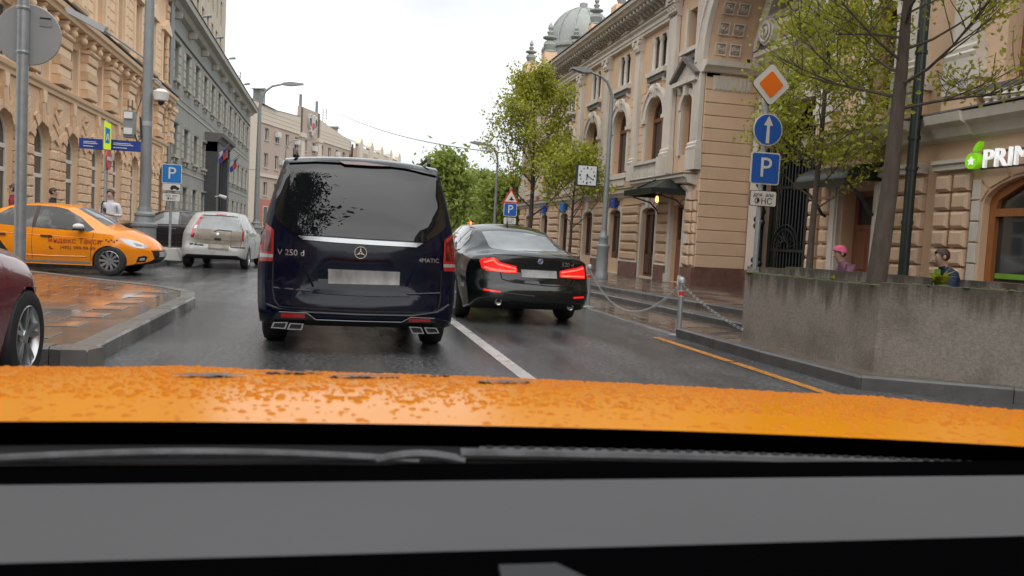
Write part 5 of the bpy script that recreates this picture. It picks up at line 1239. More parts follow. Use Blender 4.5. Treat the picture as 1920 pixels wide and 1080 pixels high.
# ---- orange taxi ----------------------------------------------------------------
TX0 = -8.02; TYc = 19.22
taxi = thing('orange_taxi', 'bright orange taxi sedan with dark red lettering on its doors, side on beside the plaza', 'car', (TX0, TYc, 0), -PI/2-R(2.5))
C = Car(taxi, 4.40, [(0,.96),(.1,1.0),(.5,1.05),(.75,1.08),(1.15,1.28),(1.55,1.42),(2.15,1.475),(2.7,1.45),(3.05,1.30),(3.55,1.035),(3.8,.99),(4.15,.87),(4.30,.76),(4.40,.64)],
        [(0,.88),(1.0,.98),(2.4,.925),(3.4,.885),(3.9,.82),(4.40,.56)], [(0,.76),(.4,.84),(1.2,.865),(3.3,.865),(3.9,.83),(4.25,.70),(4.40,.58)], [(0,.58),(1.5,.54),(2.6,.55),(3.6,.66)], .20, [(.90,.345),(3.54,.345)], .28,
        lambda x, z: .2*(abs(x)/.86)**3, lambda x, z: .42*(abs(x)/.86)**2.6+(.10*sst(.55, .9, z)), 'paint_orange', rr=.12, fr=.16, zmid=.60, bulge=.08, shoulder=.05, hoodw=.80)
for v, sx in (('right', 1), ('left', -1)):
    C.patch('side_window', [(2.10,.945),(3.12,.91),(3.22,.955),(2.92,1.20),(2.62,1.355),(2.40,1.395),(2.13,1.40)], v, 'glass_see', .006)
    C.patch('side_window', [(1.30,.985),(2.02,.95),(2.03,1.40),(1.75,1.385),(1.52,1.32),(1.32,1.18)], v, 'glass_see', .006)
    C.patch('side_window', [(1.02,1.0),(1.24,.99),(1.26,1.15)], v, 'glass_car', .006)
    C.patch('pillar_trim', [(2.025,.945),(2.095,.942),(2.125,1.40),(2.035,1.40)], v, 'black', .005)
    for pl in ([(2.06,1.40),(2.05,.95),(2.04,.60),(2.06,.30)], [(3.22,.93),(3.20,.7),(3.17,.5),(3.18,.29)], [(1.24,1.0),(1.28,.7),(1.30,.58)]): C.line('panel_gap', pl, v, 'letter_dark', .005)
    C.line('waistline', [(.5,.84),(2.0,.80),(3.3,.76)], v, 'paint_orange', .006); C.line('sill_crease', [(1.35,.385),(2.4,.37),(3.1,.385)], v, 'paint_orange', .012)
    C.patch('sill', [(1.30,.23),(3.16,.23),(3.16,.275),(1.30,.275)], v, 'galvanised', .004)
    for y_ in (2.32, 1.45):
        h = C.patch('door_handle', rrect(y_-.11, y_+.11, .765, .80, .016), v, 'chrome', .03)
    C.patch('mirror_base', [(2.92,.93),(3.02,.92),(3.02,.98),(2.94,.99)], v, 'black', .06)
    mr = MB().sphere((sx*1.0, 2.98, 1.005), .085, 12, 8, .75); mr.v = [(x, 2.98+(y-2.98)*1.35, z) for x, y, z in mr.v]; mr = mr.build('mirror', 'paint_white' if False else 'frame_white', taxi, 50)
    MB().box(min(sx*.90, sx*1.07), max(sx*.90, sx*1.07), 2.88, 3.06, .925, .958).build('mirror_foot', 'black', mr)
    C.patch('headlight', [(3.70,.80),(3.86,.79),(4.05,.735),(4.20,.665),(4.22,.62),(4.12,.60),(3.98,.625),(3.82,.70)], v, 'lamp_clear', .006)
    C.patch('headlight_core', [(3.96,.72),(4.10,.68),(4.14,.64),(4.02,.645)], v, 'glass_light', .009)
    C.patch('fog_lamp', [(4.02,.30),(4.18,.31),(4.22,.42),(4.16,.45),(4.06,.42)], v, 'black', .006)
    C.patch('fog_lens', [(4.08,.34),(4.17,.35),(4.18,.40),(4.10,.39)], v, 'lamp_clear', .012)
    for y_ in (.90, 3.54): C.wheel(sx*.755, y_, .318, .195, 10, rim='alloy', steer=(-.06 if y_ > 2 else 0))
    liner(taxi, .90, sx*.50, sx*.60, .33); liner(taxi, 3.54, sx*.50, sx*.60, .33)
    C.patch('side_repeater', [(3.30,.735),(3.40,.74),(3.42,.72),(3.33,.712)], v, 'chrome', .006)
    for k in range(5): C.patch('check_mark', polyn(3.47+k*.05, .735+(.016 if k % 2 == 0 else -.016), .020, 8), v, 'letter_dark', .004)
    C.patch('door_sash', [(.92,.80),(1.45,.66),(1.62,.42),(1.42,.36),(1.30,.55)], v, 'black', .004)
    C.patch('bumper_line', [(4.0,.26),(4.2,.26),(4.2,.28),(4.0,.28)], v, 'black', .004)
C.text('Яндекс Такси', 2.87, .70, .155, 'right', 'letter_red', off=.012)
C.text('(495) 999-99-99', 2.93, .555, .105, 'right', 'letter_dark', off=.012)
C.patch('phone_mark', [(2.375,.56),(2.39,.585),(2.405,.575),(2.402,.55),(2.42,.53),(2.45,.535),(2.46,.52),(2.44,.505),(2.40,.51),(2.378,.535)], 'right', 'letter_dark', .004)
C.text('9', 1.80, .80, .15, 'right', 'letter_red', off=.012)
C.patch('windscreen', [(-.62,3.42),(.62,3.42),(.52,2.82),(-.52,2.82)], 'top', 'glass_light', .006, step=.08)
C.patch('rear_window', [(-.55,.82),(.55,.82),(.48,1.45),(-.48,1.45)], 'top', 'glass_car', .006, step=.08)
C.patch('grille', [(-.42,.36),(.42,.36),(.5,.56),(-.5,.56)], 'front', 'black', .008); C.patch('number_plate', [(-.26,.42),(.26,.42),(.26,.53),(-.26,.53)], 'front', 'plate', .03)

# ---- white hatchback ------------------------------------------------------------
CX_, CY_ = -3.08, 22.55
colt = thing('white_hatchback', 'dirty white hatchback with tall red tail lights parked by the left kerb', 'car', (CX_, CY_, 0), -R(3))
def colt_rear(x, z):
    r_ = .16*(abs(x)/.85)**3
    if z > .92: r_ += .42*((z-.92)/.6)**1.2
    if z < .62: r_ -= .07*sst(.66, .56, z)
    if z < .34: r_ += .08*sst(.34, .24, z)
    return r_
C = Car(colt, 3.87, [(0,1.47),(.1,1.51),(.5,1.545),(1.5,1.555),(2.0,1.50),(2.5,1.30),(3.05,1.02),(3.5,.92),(3.87,.70)], [(0,.92),(2.6,.92),(3.2,.86),(3.87,.6)],
        [(0,.80),(.35,.845),(2.8,.845),(3.4,.80),(3.87,.6)], [(0,.56),(1.5,.56),(2.8,.6)], .24, [(.68,.335),(3.18,.335)], .28, colt_rear, lambda x, z: .35*(abs(x)/.85)**3, 'paint_white', rr=.11, fr=.2, zmid=.62, bulge=.05, shoulder=.03)
def cz_(pts, dY=.1):
    o_ = []
    for a, b in pts:
        p = AY(280+a*.1296, 380+b*.1296, CY_+dY); o_.append((p.x-CX_, p.z))
    return o_
C.patch('rear_window', cz_([(775,175),(1050,185),(1312,212),(1345,418),(1020,400),(690,366)], .3), 'rear', 'glass_light', .006)
C.patch('spoiler', cz_([(765,140),(1040,135),(1320,180),(1315,207),(1040,182),(770,172)], .4), 'rear', 'paint_white', .04, sink=.05)
C.patch('brake_light', cz_([(965,160),(1120,168),(1110,182),(960,174)], .4), 'rear', 'lamp_red', .045)
C.patch('tailgate_panel', cz_([(690,372),(1020,404),(1345,424),(1340,560),(1330,640),(1000,600),(665,580),(660,520)]), 'rear', 'paint_dirty', .006)
for pl, w2 in (([(735,168),(768,178),(685,372),(655,502),(612,488),(622,390),(670,290)], [(664,318),(702,322),(685,372),(645,368)]), ([(1316,190),(1342,214),(1400,400),(1418,440),(1416,556),(1350,562),(1347,430)], [(1342,345),(1385,350),(1402,420),(1350,425)])):
    t = C.patch('tail_light', cz_(pl, .2), 'rear', 'lamp_red', .014, sink=.03); C.patch('light_element', cz_(w2, .2), 'rear', 'lamp_clear', .018, parent=t)
for pl in ([(575,580),(785,604),(785,624),(575,602)], [(1170,634),(1420,652),(1420,672),(1170,652)]): C.patch('bumper_strip', cz_(pl, .0), 'rear', 'black', .012)
C.patch('number_plate', cz_([(860,590),(1160,618),(1158,690),(860,662)], .05), 'rear', 'paint_dirty', .012)
C.patch('tailgate_handle', cz_([(948,508),(1045,516),(1045,546),(948,538)]), 'rear', 'black', .012)
C.line('wiper', cz_([(945,420),(1000,392),(1130,405),(1200,412)], .15), 'rear', 'black', .012, off=.012)
C.line('panel_gap', cz_([(1192,425),(1188,560),(1186,630)]), 'rear', 'underbody', .004, off=.005)
C.line('panel_gap', cz_([(660,520),(1000,545),(1340,560)]), 'rear', 'underbody', .004, off=.005)
C.patch('emblem', polyn(*cz_([(998,455)])[0], .035, 10), 'rear', 'letter_chrome', .012)
for s in (-1, 1):
    v = 'right' if s > 0 else 'left'
    C.patch('side_window', [(.42,1.0),(.95,.98),(.95,1.38),(.62,1.36)], v, 'glass_light', .005); C.patch('side_window', [(1.0,.98),(1.75,.97),(1.75,1.38),(1.0,1.39)], v, 'glass_light', .005); C.patch('side_window', [(1.82,.97),(2.65,.95),(2.2,1.28),(1.82,1.37)], v, 'glass_light', .005)
    C.line('panel_gap', [(1.78,1.35),(1.78,.5),(1.76,.3)], v, 'underbody', .004)
    C.patch('door_handle', rrect(1.55, 1.72, .80, .835, .015), v, 'paint_white', .02)
    for y_ in (.68, 3.18): C.wheel(s*.745, y_, .305, .19, 8)
    liner(colt, .68, s*.5, s*.6, .32); liner(colt, 3.18, s*.5, s*.6, .32)
    MB().sphere((s*.98, 2.5, 1.0), .09, 10, 7).build('mirror', 'black', colt, 50)

# ---- black sedan parked side on behind the hatchback ----------------------------
ps = thing('parked_sedan', 'black sedan with chrome window trim parked side on behind the white hatchback', 'car', (-2.75, 29.35, .15), PI/2)
C = Car(ps, 4.7, [(0,.98),(.2,1.03),(.7,1.10),(1.3,1.36),(1.9,1.455),(2.7,1.44),(3.1,1.30),(3.6,1.03),(4.2,.92),(4.7,.68)], [(0,.88),(1.0,.95),(3.0,.92),(3.9,.86),(4.7,.6)], [(0,.80),(.5,.88),(3.6,.88),(4.4,.8),(4.7,.62)], [(0,.6),(2.0,.56),(3.4,.62)], .21, [(.95,.35),(3.8,.35)], .29,
        lambda x, z: .2*(abs(x)/.88)**3, lambda x, z: .4*(abs(x)/.88)**2.6, 'paint_black2', zmid=.62, bulge=.07, shoulder=.05, hoodw=.8)
for v, sx in (('left', -1), ('right', 1)):
    C.patch('side_window', [(2.25,.97),(3.35,.94),(2.95,1.24),(2.7,1.35),(2.25,1.385)], v, 'glass_light', .005); C.patch('side_window', [(1.35,.99),(2.18,.97),(2.18,1.385),(1.75,1.36),(1.45,1.25)], v, 'glass_see', .005)
    C.line('window_trim', [(1.2,.985),(2.2,.95),(3.4,.915)], v, 'chrome', .011, off=.006); C.line('window_trim', [(1.2,1.0),(1.45,1.28),(1.8,1.395),(2.6,1.39),(3.0,1.26),(3.4,.93)], v, 'chrome', .009, off=.006)
    C.line('sill_trim', [(1.4,.38),(3.3,.38)], v, 'chrome', .009, off=.004)
    for pl in ([(2.21,1.38),(2.2,.6),(2.2,.3)],): C.line('panel_gap', pl, v, 'underbody', .006)
    C.patch('door_handle', rrect(2.3, 2.5, .80, .84, .016), v, 'chrome', .03); C.patch('door_handle', rrect(1.4, 1.6, .80, .84, .016), v, 'chrome', .03)
    MB().sphere((sx*1.02, 3.05, 1.02), .11, 10, 7, .8).build('mirror', 'paint_black2', ps, 50)
    for y_ in (.95, 3.8): C.wheel(sx*.78, y_, .32, .2, 10)
C.patch('windscreen', [(-.62,3.5),(.62,3.5),(.54,2.85),(-.54,2.85)], 'top', 'glass_light', .006, step=.1)

# ---- dark red car at the left edge ---------------------------------------------
rc = thing('red_car', 'dark wine red car with large alloy wheel at the left edge beside the viewer', 'car', (-2.99, 2.55, 0), R(0))
C = Car(rc, 4.62, [(0,.98),(.2,1.05),(.7,1.15),(1.3,1.42),(2.0,1.48),(2.6,1.44),(3.0,1.28),(3.45,1.06),(3.9,1.0),(4.3,.90),(4.52,.78),(4.62,.66)], [(0,.9),(1.5,.98),(3.3,.93),(3.9,.86),(4.3,.78),(4.62,.58)], [(0,.8),(.5,.9),(3.4,.92),(3.85,.92),(4.3,.82),(4.62,.6)], [(0,.6),(2.0,.57),(3.4,.66)], .2, [(.9,.37),(3.72,.385)], .315,
        lambda x, z: .2*(abs(x)/.9)**3, lambda x, z: .40*(abs(x)/.9)**2.6, 'paint_red', zmid=.68, bulge=.06, shoulder=.07, hoodw=.78)
for v, sx in (('left', -1), ('right', 1)):
    for y_ in (.9, 3.72): C.wheel(sx*.80, y_, .345, .235, 10, rim='alloy', dark=True, pair=-.32)
    liner(rc, 3.72, sx*.55, sx*.64, .37); liner(rc, .9, sx*.55, sx*.64, .37)
    C.patch('side_window', [(1.5,1.0),(3.2,.98),(2.8,1.26),(2.4,1.38),(1.8,1.38)], v, 'glass_car', .005)
    C.line('arch_lip', [(3.72+.385*math.cos(PI-PI*k/12), .315+.395*math.sin(PI*k/12)) for k in range(1, 12)], v, 'paint_red', .010)
    C.patch('headlight', [(4.1,.72),(4.32,.66),(4.36,.60),(4.2,.62)], v, 'lamp_clear', .006)
C.patch('windscreen', [(-.62,3.36),(.62,3.36),(.54,2.75),(-.54,2.75)], 'top', 'glass_car', .006, step=.1)
# ------------------------------------------------------------------ planter
PL = [(5.14,9.25), (5.19,6.75), (6.1,5.92), (9.0,3.3), (9.0,6.0), (7.9,12.6), (7.35,13.1)]
pt_ = thing('concrete_planter', 'long stained concrete planter wall with mossy rim on the right pavement', 'planter')
def wallseg(a, b, z0, z1, th, material='concrete', name='planter_wall'):
    a = Vector((*a, 0)); b = Vector((*b, 0)); d = (b-a).normalized(); n = Vector((-d.y, d.x, 0))*th
    v = [a, b, b+n, a+n]
    return MB().add([(q.x, q.y, z0) for q in v] + [(q.x, q.y, z1) for q in v], [(0,3,2,1),(4,5,6,7),(0,1,5,4),(1,2,6,5),(2,3,7,6),(3,0,4,7)]).build(name, material, pt_)
zt = (.955, .985, .985, .985, .985, .955, .955)
for i in range(len(PL)):
    a, b = PL[i], PL[(i+1) % len(PL)]
    z1 = .95 if i in (0, 6, 5) else .985
    wallseg(a, b, .02, z1, .16)
    if i < 3:
        av, bv = Vector((*a, 0)), Vector((*b, 0)); nseg = int((bv-av).length/.25); rim = MB()
        d = (bv-av).normalized(); n_ = Vector((-d.y, d.x, 0))
        for k in range(nseg*3):
            q = av+(bv-av)*random.random()+n_*random.uniform(.0, .16); r_ = random.uniform(.02, .05)
            rim.sphere((q.x, q.y, z1+.002), r_, 6, 4, .35)
        tag(rim.build('moss_rim', 'moss', pt_, 60), kind='stuff')
MB().prism([(x*.97+.2, y*.97+.25) for x, y in PL], 'xy', .3, .84).build('planter_soil', 'soil', pt_)
def tuft(px, Y, z0, n, h, label, col='leaf_green', wid=.06):
    p = AY(px, 540, Y); o = thing('leafy_plant', label, 'plant', (p.x, Y, z0)); l = MB()
    for k in range(n):
        a = random.uniform(0, 2*PI); ln = h*random.uniform(.6, 1.1); t = random.uniform(.25, .9); w_ = wid*random.uniform(.6, 1.2)
        d = Vector((math.cos(a), math.sin(a), 0)); s_ = Vector((-d.y, d.x, 0))*w_
        P0 = Vector((0,0,0)); P1 = d*ln*.35*t + Vector((0,0,ln*.6)); P2 = d*ln*.9*t + Vector((0,0,ln*(.95-.45*t)))
        l.add([P0-s_*.3, P0+s_*.3, P1+s_, P2, P1-s_], [(0,1,2,4), (4,2,3)])
    l.build('leaves', col, o, 60); return o
tuft(1762, 8.05, .84, 26, .36, 'broad pale green leaves in the planter beside the man in the blue jacket', 'leaf_spring', .05)
tuft(1870, 6.6, .84, 16, .20, 'low grassy green plant at the right end of the planter', 'leaf_green', .025)
tuft(1560, 9.6, .84, 10, .14, 'small green sprout in the planter under the thin tree', 'leaf_green', .03)
# ------------------------------------------------------------------ bollards with chain
def bollard(x, y, label):
    b = thing('steel_bollard', label, 'bollard', (x, y, .004), 0, 'steel bollards linked by a chain')
    MB().lathe([(.001,0),(.14,0),(.14,.018),(.05,.03),(.036,.04)], 20).build('base_plate', 'galvanised', b, 40)
    MB().lathe([(.036,.03),(.036,.72),(.050,.73),(.052,.78),(.03,.81),(.001,.82)], 16).build('post', 'galvanised', b, 40)
    MB().lathe([(.0375,.55),(.0375,.63)], 16).build('reflective_band', 'sign_white', b)
    MB().lathe([(.0382,.56),(.0382,.62)], 8, a0=PI*1.05, a1=PI*1.75).build('red_band', 'sign_red', b)
    for s in (-1, 1): MB().lathe([(.018,-.006),(.026,0),(.018,.006),(.012,0)], 10, (0, s*.055, .70), 'x').build('chain_eye', 'galvanised', b, 60)
    return b
bollard(4.70, 10.16, 'nearest steel bollard with red and white band by the right kerb end')
bollard(4.74, 14.3, 'steel bollard right behind the black sedan on the pavement edge')
chl = MB().tube([(.011*math.cos(t), 0, .02*math.sin(t)) for t in [2*PI*k/8 for k in range(9)]], .0028, 4, cap=False).mesh('chain_link', 'galvanised', 60)
def chain(p0, p1, sag, n, label):
    c = thing('chain', label, 'chain', p0); p0, p1 = Vector(p0), Vector(p1); L_ = (p1-p0)
    for k in range(n):
        t = (k+.5)/n; q = L_*t + Vector((0,0,-4*sag*t*(1-t))); dz = L_.z-4*sag*(1-2*t); hz = math.hypot(L_.x, L_.y)
        link('chain_link', chl, c, q, (PI/2*(k % 2), math.atan2(hz, dz), math.atan2(L_.y, L_.x)), (1.15, 1.15, 1.2))
chain((4.74,14.25,.70), (4.70,10.22,.70), .55, 118, 'grey chain sagging between the two steel bollards')
chain((4.70,10.11,.70), (5.28,8.9,.14), .08, 44, 'grey chain running from the nearest bollard down to the pavement')
# ------------------------------------------------------------------ poles, lamps
def lamp(px, py, z0, H, arm, label, r0=.11, Y=None, X=None, base=True, head=.75, group='street lamps', rise=.9, name='street_lamp'):
    p = AX(px, py, X) if X is not None else AY(px, py, Y)
    o = thing(name, label, 'street lamp', (p.x, p.y, z0), 0, group)
    if base:
        MB().lathe([(.001,0),(r0*2.3,0),(r0*2.3,.10),(r0*2.0,.16),(r0*1.95,.85),(r0*2.2,.9),(r0*2.2,.96),(r0*1.7,1.0),(r0*1.55,1.14),(r0*1.7,1.17),(r0*1.7,1.22),(r0*1.2,1.28),(r0*1.1,1.4)], 16).build('base', 'metal_grey', o, 35)
    MB().lathe([(r0,.1),(r0*.82,H*.62),(r0*.62,H),(.001,H)], 14).build('pole', 'metal_grey', o, 35)
    if arm:
        dx = arm; dy = 0
        MB().tube([(0,0,H-.25),(0,0,H+.1),(dx*.06,dy,H+.42*rise),(dx*.22,dy,H+.72*rise),(dx*.5,dy,H+.92*rise),(dx,dy,H+1.05*rise)], [r0*.62,r0*.55,r0*.5,r0*.42,r0*.38,r0*.34], 10).build('arm', 'metal_grey', o, 40)
        s = 1 if arm > 0 else -1
        hd = MB().prism([(dx-s*.1,H+1.0*rise),(dx+s*head*.3,H+1.0*rise-.03),(dx+s*head,H+1.07*rise),(dx+s*head,H+1.12*rise),(dx+s*head*.3,H+1.12*rise+.03),(dx-s*.1,H+1.08*rise)], 'xz', -.12, .12)
        hd.build('lamp_head', 'metal_grey', o, 40)
    return o, p
# clock lamp on the right pavement
cl, p = lamp(1127, 523, .2, 5.05, -.75, 'grey street lamp on the right pavement that carries a square clock', .085, X=7.62, rise=.75, head=.5)
ck = thing('street_clock', 'square white street clock with black hands hung on the right lamp post', 'clock', (p.x-.62, p.y, 0), 0)
zc = AY(1108, 330, p.y).z
MB().box(-.30, .30, -.07, .07, zc-.30, zc+.30).build('case', 'ink', ck)
MB().box(-.27, .27, -.076, -.07, zc-.27, zc+.27).build('dial', 'clock_white', ck)
for k in range(12):
    a = PI/2-2*PI*k/12; r_ = .215; q = .022 if k % 3 else .034
    MB().box(r_*math.cos(a)-q*.6, r_*math.cos(a)+q*.6, -.08, -.076, zc+r_*math.sin(a)-q, zc+r_*math.sin(a)+q).build('hour_mark', 'ink', ck)
def hand(a, ln, w_): 
    c, s = math.cos(a), math.sin(a)
    MB().prism([(-c*.04-s*w_, zc-s*.04+c*w_), (-c*.04+s*w_, zc-s*.04-c*w_), (c*ln+s*w_*.6, zc+s*ln-c*w_*.6), (c*ln-s*w_*.6, zc+s*ln+c*w_*.6)], 'xz', -.088, -.082).build('hand', 'ink', ck)
hand(PI/2-2*PI*20.5/60, .20, .012); hand(PI/2-2*PI*6.33/12, .125, .017)
for zz in (zc-.2, zc+.2): MB().tube([(.30,0,zz),(.64,0,zz)], .018, 6).build('bracket', 'metal_grey', ck)
# big left pole with boxes, camera and its own lamp arm
bp, p = lamp(270, 455, .15, 9.5, 0, 'thick grey lamp pole on a collared base behind the orange taxi, with boxes', .15, Y=22.6)
MB().tube([(0,0,5.15),(-.6,0,5.55),(-1.1,0,5.85)], .03, 6).build('arm', 'metal_grey', bp, 40)
MB().prism([(-1.05,5.75),(-1.9,6.15),(-1.95,6.25),(-1.85,6.28),(-1.0,5.9)], 'xz', -.12, .12).build('lamp_head', 'sign_back', bp)
bxz = AY(259, 245, p.y).z
bxo = MB().box(-.52, -.28, -.2, .12, bxz-.35, bxz+.33).build('equipment_box', 'metal_grey', bp)
for dz in (.12, -.28): MB().box(-.5, -.3, -.24, -.2, bxz+dz, bxz+dz+.16).build('box_cover', 'frame_white', bxo)
for dx in (-.46, -.36): MB().tube([(dx,0,bxz+.33),(dx,0,bxz+.62)], .012, 5).build('aerial', 'black', bxo)
MB().tube([(-.28,0,bxz-.25),(-.2,-.1,bxz-.45),(-.1,-.15,bxz-.35),(-.14,-.1,bxz+.2)], .02, 6).build('cable', 'black', bp, 60)
cz = AY(299, 190, p.y).z
cmr = MB().lathe([(.001,.15),(.10,.15),(.20,.07),(.17,-.14),(.08,-.16),(.08,-.17),(.001,-.17)], 12, (.35, -.1, cz)).build('dome_camera', 'frame_white', bp, 40)
MB().sphere((.35, -.1, cz-.18), .085, 10, 6).build('camera_dome', 'black', cmr)
MB().tube([(0,0,cz+.35),(.2,-.05,cz+.4),(.33,-.1,cz+.3),(.35,-.1,cz+.12)], .03, 7).build('camera_arm', 'metal_grey', bp, 40)
MB().tube([(0,0,bxz-.02),(0,0,bxz+.1)], .142, 12).build('clamp', 'sign_back', bp, 40)
# far lamps
lamp(480, 425, .15, 7.9, 1.35, 'grey street lamp rising left of the navy van beside the grey office building', .165, Y=50.0, rise=1.55, head=1.1)
lamp(926, 440, .02, 4.75, -.75, 'grey street lamp above the trees right of the navy van', .085, Y=38, rise=.85, head=.62)
lamp(531, 430, .15, 7.3, 1.3, 'distant grey street lamp in front of the far building, just above the van roof', .10, Y=70, rise=1.1, head=.9)
# ------------------------------------------------------------------ traffic signs
def sign_frame(name, label, px, py, Y, cat='sign', group=None, z0=0.2):
    p = AY(px, py, Y); return thing(name, label, cat, (p.x, Y, z0), 0, group), p
def at_y(o, px, py):
    p = AY(px, py, o.location.y); return p.x-o.location.x, p.z-o.location.z
sp, p = sign_frame('sign_post', 'post with orange diamond, one way arrow, blue P and plate signs behind the planter', 1414, 520, 10.9, 'sign post')
H_ = at_y(sp, 1452, 120)[1]
MB().lathe([(.038,0),(.038,H_-.1),(.001,H_-.1)], 12).build('pole', 'galvanised', sp, 40)
def board(o, poly, y0, th, material, name, parent=None): return MB().prism(poly, 'xz', y0, y0-th).build(name, material, parent or o)
def rdiamond(cx, cz, r_, c=.12):
    o_ = []
    for k in range(4):
        a = PI/2*k
        for d in (-c, 0, c): o_.append((cx+r_*math.cos(a+d)*(1 if d == 0 else .965), cz+r_*math.sin(a+d)*(1 if d == 0 else .965)))
    return o_
cx = 0.02
dc = at_y(sp, 1452, 161)
b = board(sp, rdiamond(cx, dc[1], .302), -.05, .012, 'ink', 'diamond_sign'); board(sp, rdiamond(cx, dc[1], .293), -.063, .004, 'sign_white', 'face', b); board(sp, rdiamond(cx, dc[1], .192, .10), -.068, .004, 'sign_orange', 'orange_field', b)
dc = at_y(sp, 1444, 245)
b = board(sp, polyn(cx, dc[1], .236, 32), -.05, .012, 'sign_white', 'one_way_sign'); board(sp, polyn(cx, dc[1], .221, 32), -.063, .004, 'sign_blue', 'face', b)
z = dc[1]; board(sp, [(cx-.028,z-.20),(cx+.028,z-.20),(cx+.022,z+.06),(cx+.075,z+.06),(cx,z+.20),(cx-.075,z+.06),(cx-.022,z+.06)], -.068, .003, 'sign_white', 'arrow', b)
dc = at_y(sp, 1438, 317)
def p_sign(o, cx, z, hw, hh, blue='sign_blue'):
    b = board(o, rrect(cx-hw, cx+hw, z-hh, z+hh, .04), -.05, .012, 'sign_white', 'parking_sign'); board(o, rrect(cx-hw+.018, cx+hw-.018, z-hh+.018, z+hh-.018, .03), -.063, .004, blue, 'face', b)
    link('letter', text_mesh('P', hh*1.75, .002, 'letter', 'sign_white'), b, (cx, -.07, z), (PI/2, 0, 0)); return b
def text_plate(o, cx, z, hw, hh, lines, s1, s2):
    b = board(o, rrect(cx-hw, cx+hw, z-hh, z+hh, .03), -.05, .012, 'ink', 'text_plate'); board(o, rrect(cx-hw+.008, cx+hw-.008, z-hh+.008, z+hh-.008, .026), -.063, .004, 'sign_white', 'face', b)
    link('lettering', text_mesh(lines[0], s1, .001, 'lettering', 'ink'), b, (cx, -.07, z+hh*.45), (PI/2, 0, 0)); link('lettering', text_mesh(lines[1], s2, .001, 'lettering', 'ink'), b, (cx, -.07, z-hh*.38), (PI/2, 0, 0)); return b
p_sign(sp, cx, dc[1], .236, .236)
dc = at_y(sp, 1433, 373); text_plate(sp, cx, dc[1], .216, .116, ('для  а/м', 'ФНС'), .085, .13)
# far right sign post
s2, p = sign_frame('sign_post', 'post with red triangle warning sign, blue P and plate behind the black sedan', 952, 470, 24.5, 'sign post')
H_ = at_y(s2, 955, 352)[1]; MB().lathe([(.04,0),(.04,H_),(.001,H_)], 10).build('pole', 'galvanised', s2, 40)
a = at_y(s2, 954, 369)[1]
b = board(s2, [(-.27,a-.2),(.27,a-.2),(0,a+.27)], -.05, .012, 'sign_red', 'warning_sign'); board(s2, [(-.195,a-.155),(.195,a-.155),(0,a+.18)], -.063, .004, 'sign_white', 'face', b)
board(s2, [(-.10,a-.12),(-.03,a-.09),(.02,a-.12),(.11,a-.09),(.04,a-.04),(.05,a+.0),(.01,a+.01),(-.02,a-.05)], -.068, .003, 'ink', 'pictogram', b)
p_sign(s2, 0, at_y(s2, 952, 393)[1], .21, .21); text_plate(s2, 0, at_y(s2, 951, 414)[1], .20, .105, ('для  а/м', 'ФНС'), .072, .108)
# left parking sign
s3, p = sign_frame('sign_post', 'post with blue P, car pictogram and text plate in front of the grey building', 318, 465, 23.6, 'sign post', z0=.15)
H_ = at_y(s3, 323, 300)[1]; MB().lathe([(.035,0),(.035,H_),(.001,H_)], 10).build('pole', 'galvanised', s3, 40)
p_sign(s3, .02, at_y(s3, 323, 326)[1], .255, .26, 'sign_blue2')
a = at_y(s3, 322, 351)[1]; b = board(s3, rrect(-.22,.26,a-.10,a+.10,.03), -.05, .012, 'ink', 'car_plate'); board(s3, rrect(-.21,.25,a-.092,a+.092,.026), -.063, .004, 'sign_white', 'face', b)
board(s3, [(-.02,a-.05),(.22,a-.05),(.23,a-.01),(.17,a+.01),(.13,a+.05),(.04,a+.05),(0,a+.01)], -.068, .003, 'ink', 'car_pictogram', b)
for k in (.03, .17): board(s3, polyn(k, a-.055, .028, 10), -.068, .003, 'ink', 'car_wheel', b)
text_plate(s3, .02, at_y(s3, 320, 370)[1], .23, .11, ('для  а/м', 'ФНС'), .075, .105)
MB().prism([(-.35,0),(.35,0),(.22,.32),(-.22,.32)], 'xz', -.3, .3).build('concrete_foot', 'frame_white', s3)
# crossing sign with street name boards
s4, p = sign_frame('sign_post', 'post with yellow crossing sign and two navy direction boards behind the orange taxi', 196, 440, 22.0, 'sign post', z0=.15)
H_ = at_y(s4, 203, 225)[1]; MB().lathe([(.045,0),(.045,H_),(.001,H_)], 10).build('pole', 'galvanised', s4, 40)
za, zb2 = at_y(s4, 203, 228)[1], at_y(s4, 203, 281)[1]
b = MB().box(-.05, .05, -.13, .16, zb2, za).build('crossing_sign', 'sign_back', s4)
fc = MB().prism([(-.02,zb2),(.14,zb2-.01),(.14,za-.08),(-.02,za)], 'xz', -.16, -.132).build('yellow_border', 'sign_lime', b)
MB().prism([(.012,zb2+.16),(.115,zb2+.15),(.115,za-.2),(.012,za-.15)], 'xz', -.166, -.16).build('blue_panel', 'sign_blue2', fc)
MB().prism([(.03,zb2+.22),(.06,zb2+.22),(.07,zb2+.40),(.085,zb2+.22),(.105,zb2+.22),(.085,za-.32),(.05,za-.32)], 'xz', -.171, -.166).build('walker', 'sign_white', fc)
for x0, x1, pa in ((-.62, -.06, (175, 270)), (.06, .80, (228, 273))):
    z = at_y(s4, *pa)[1]; b = MB().box(x0, x1, -.03, .03, z-.13, z+.13).build('direction_board', 'sign_navy', s4)
    for k, (dz, w_) in enumerate(((.05, .7), (.01, .8), (-.06, .55))): MB().box(x0+.1, x0+.1+(x1-x0-.15)*w_, -.034, -.03, z+dz-.008, z+dz+.008).build('lettering_line', 'sign_white', b)
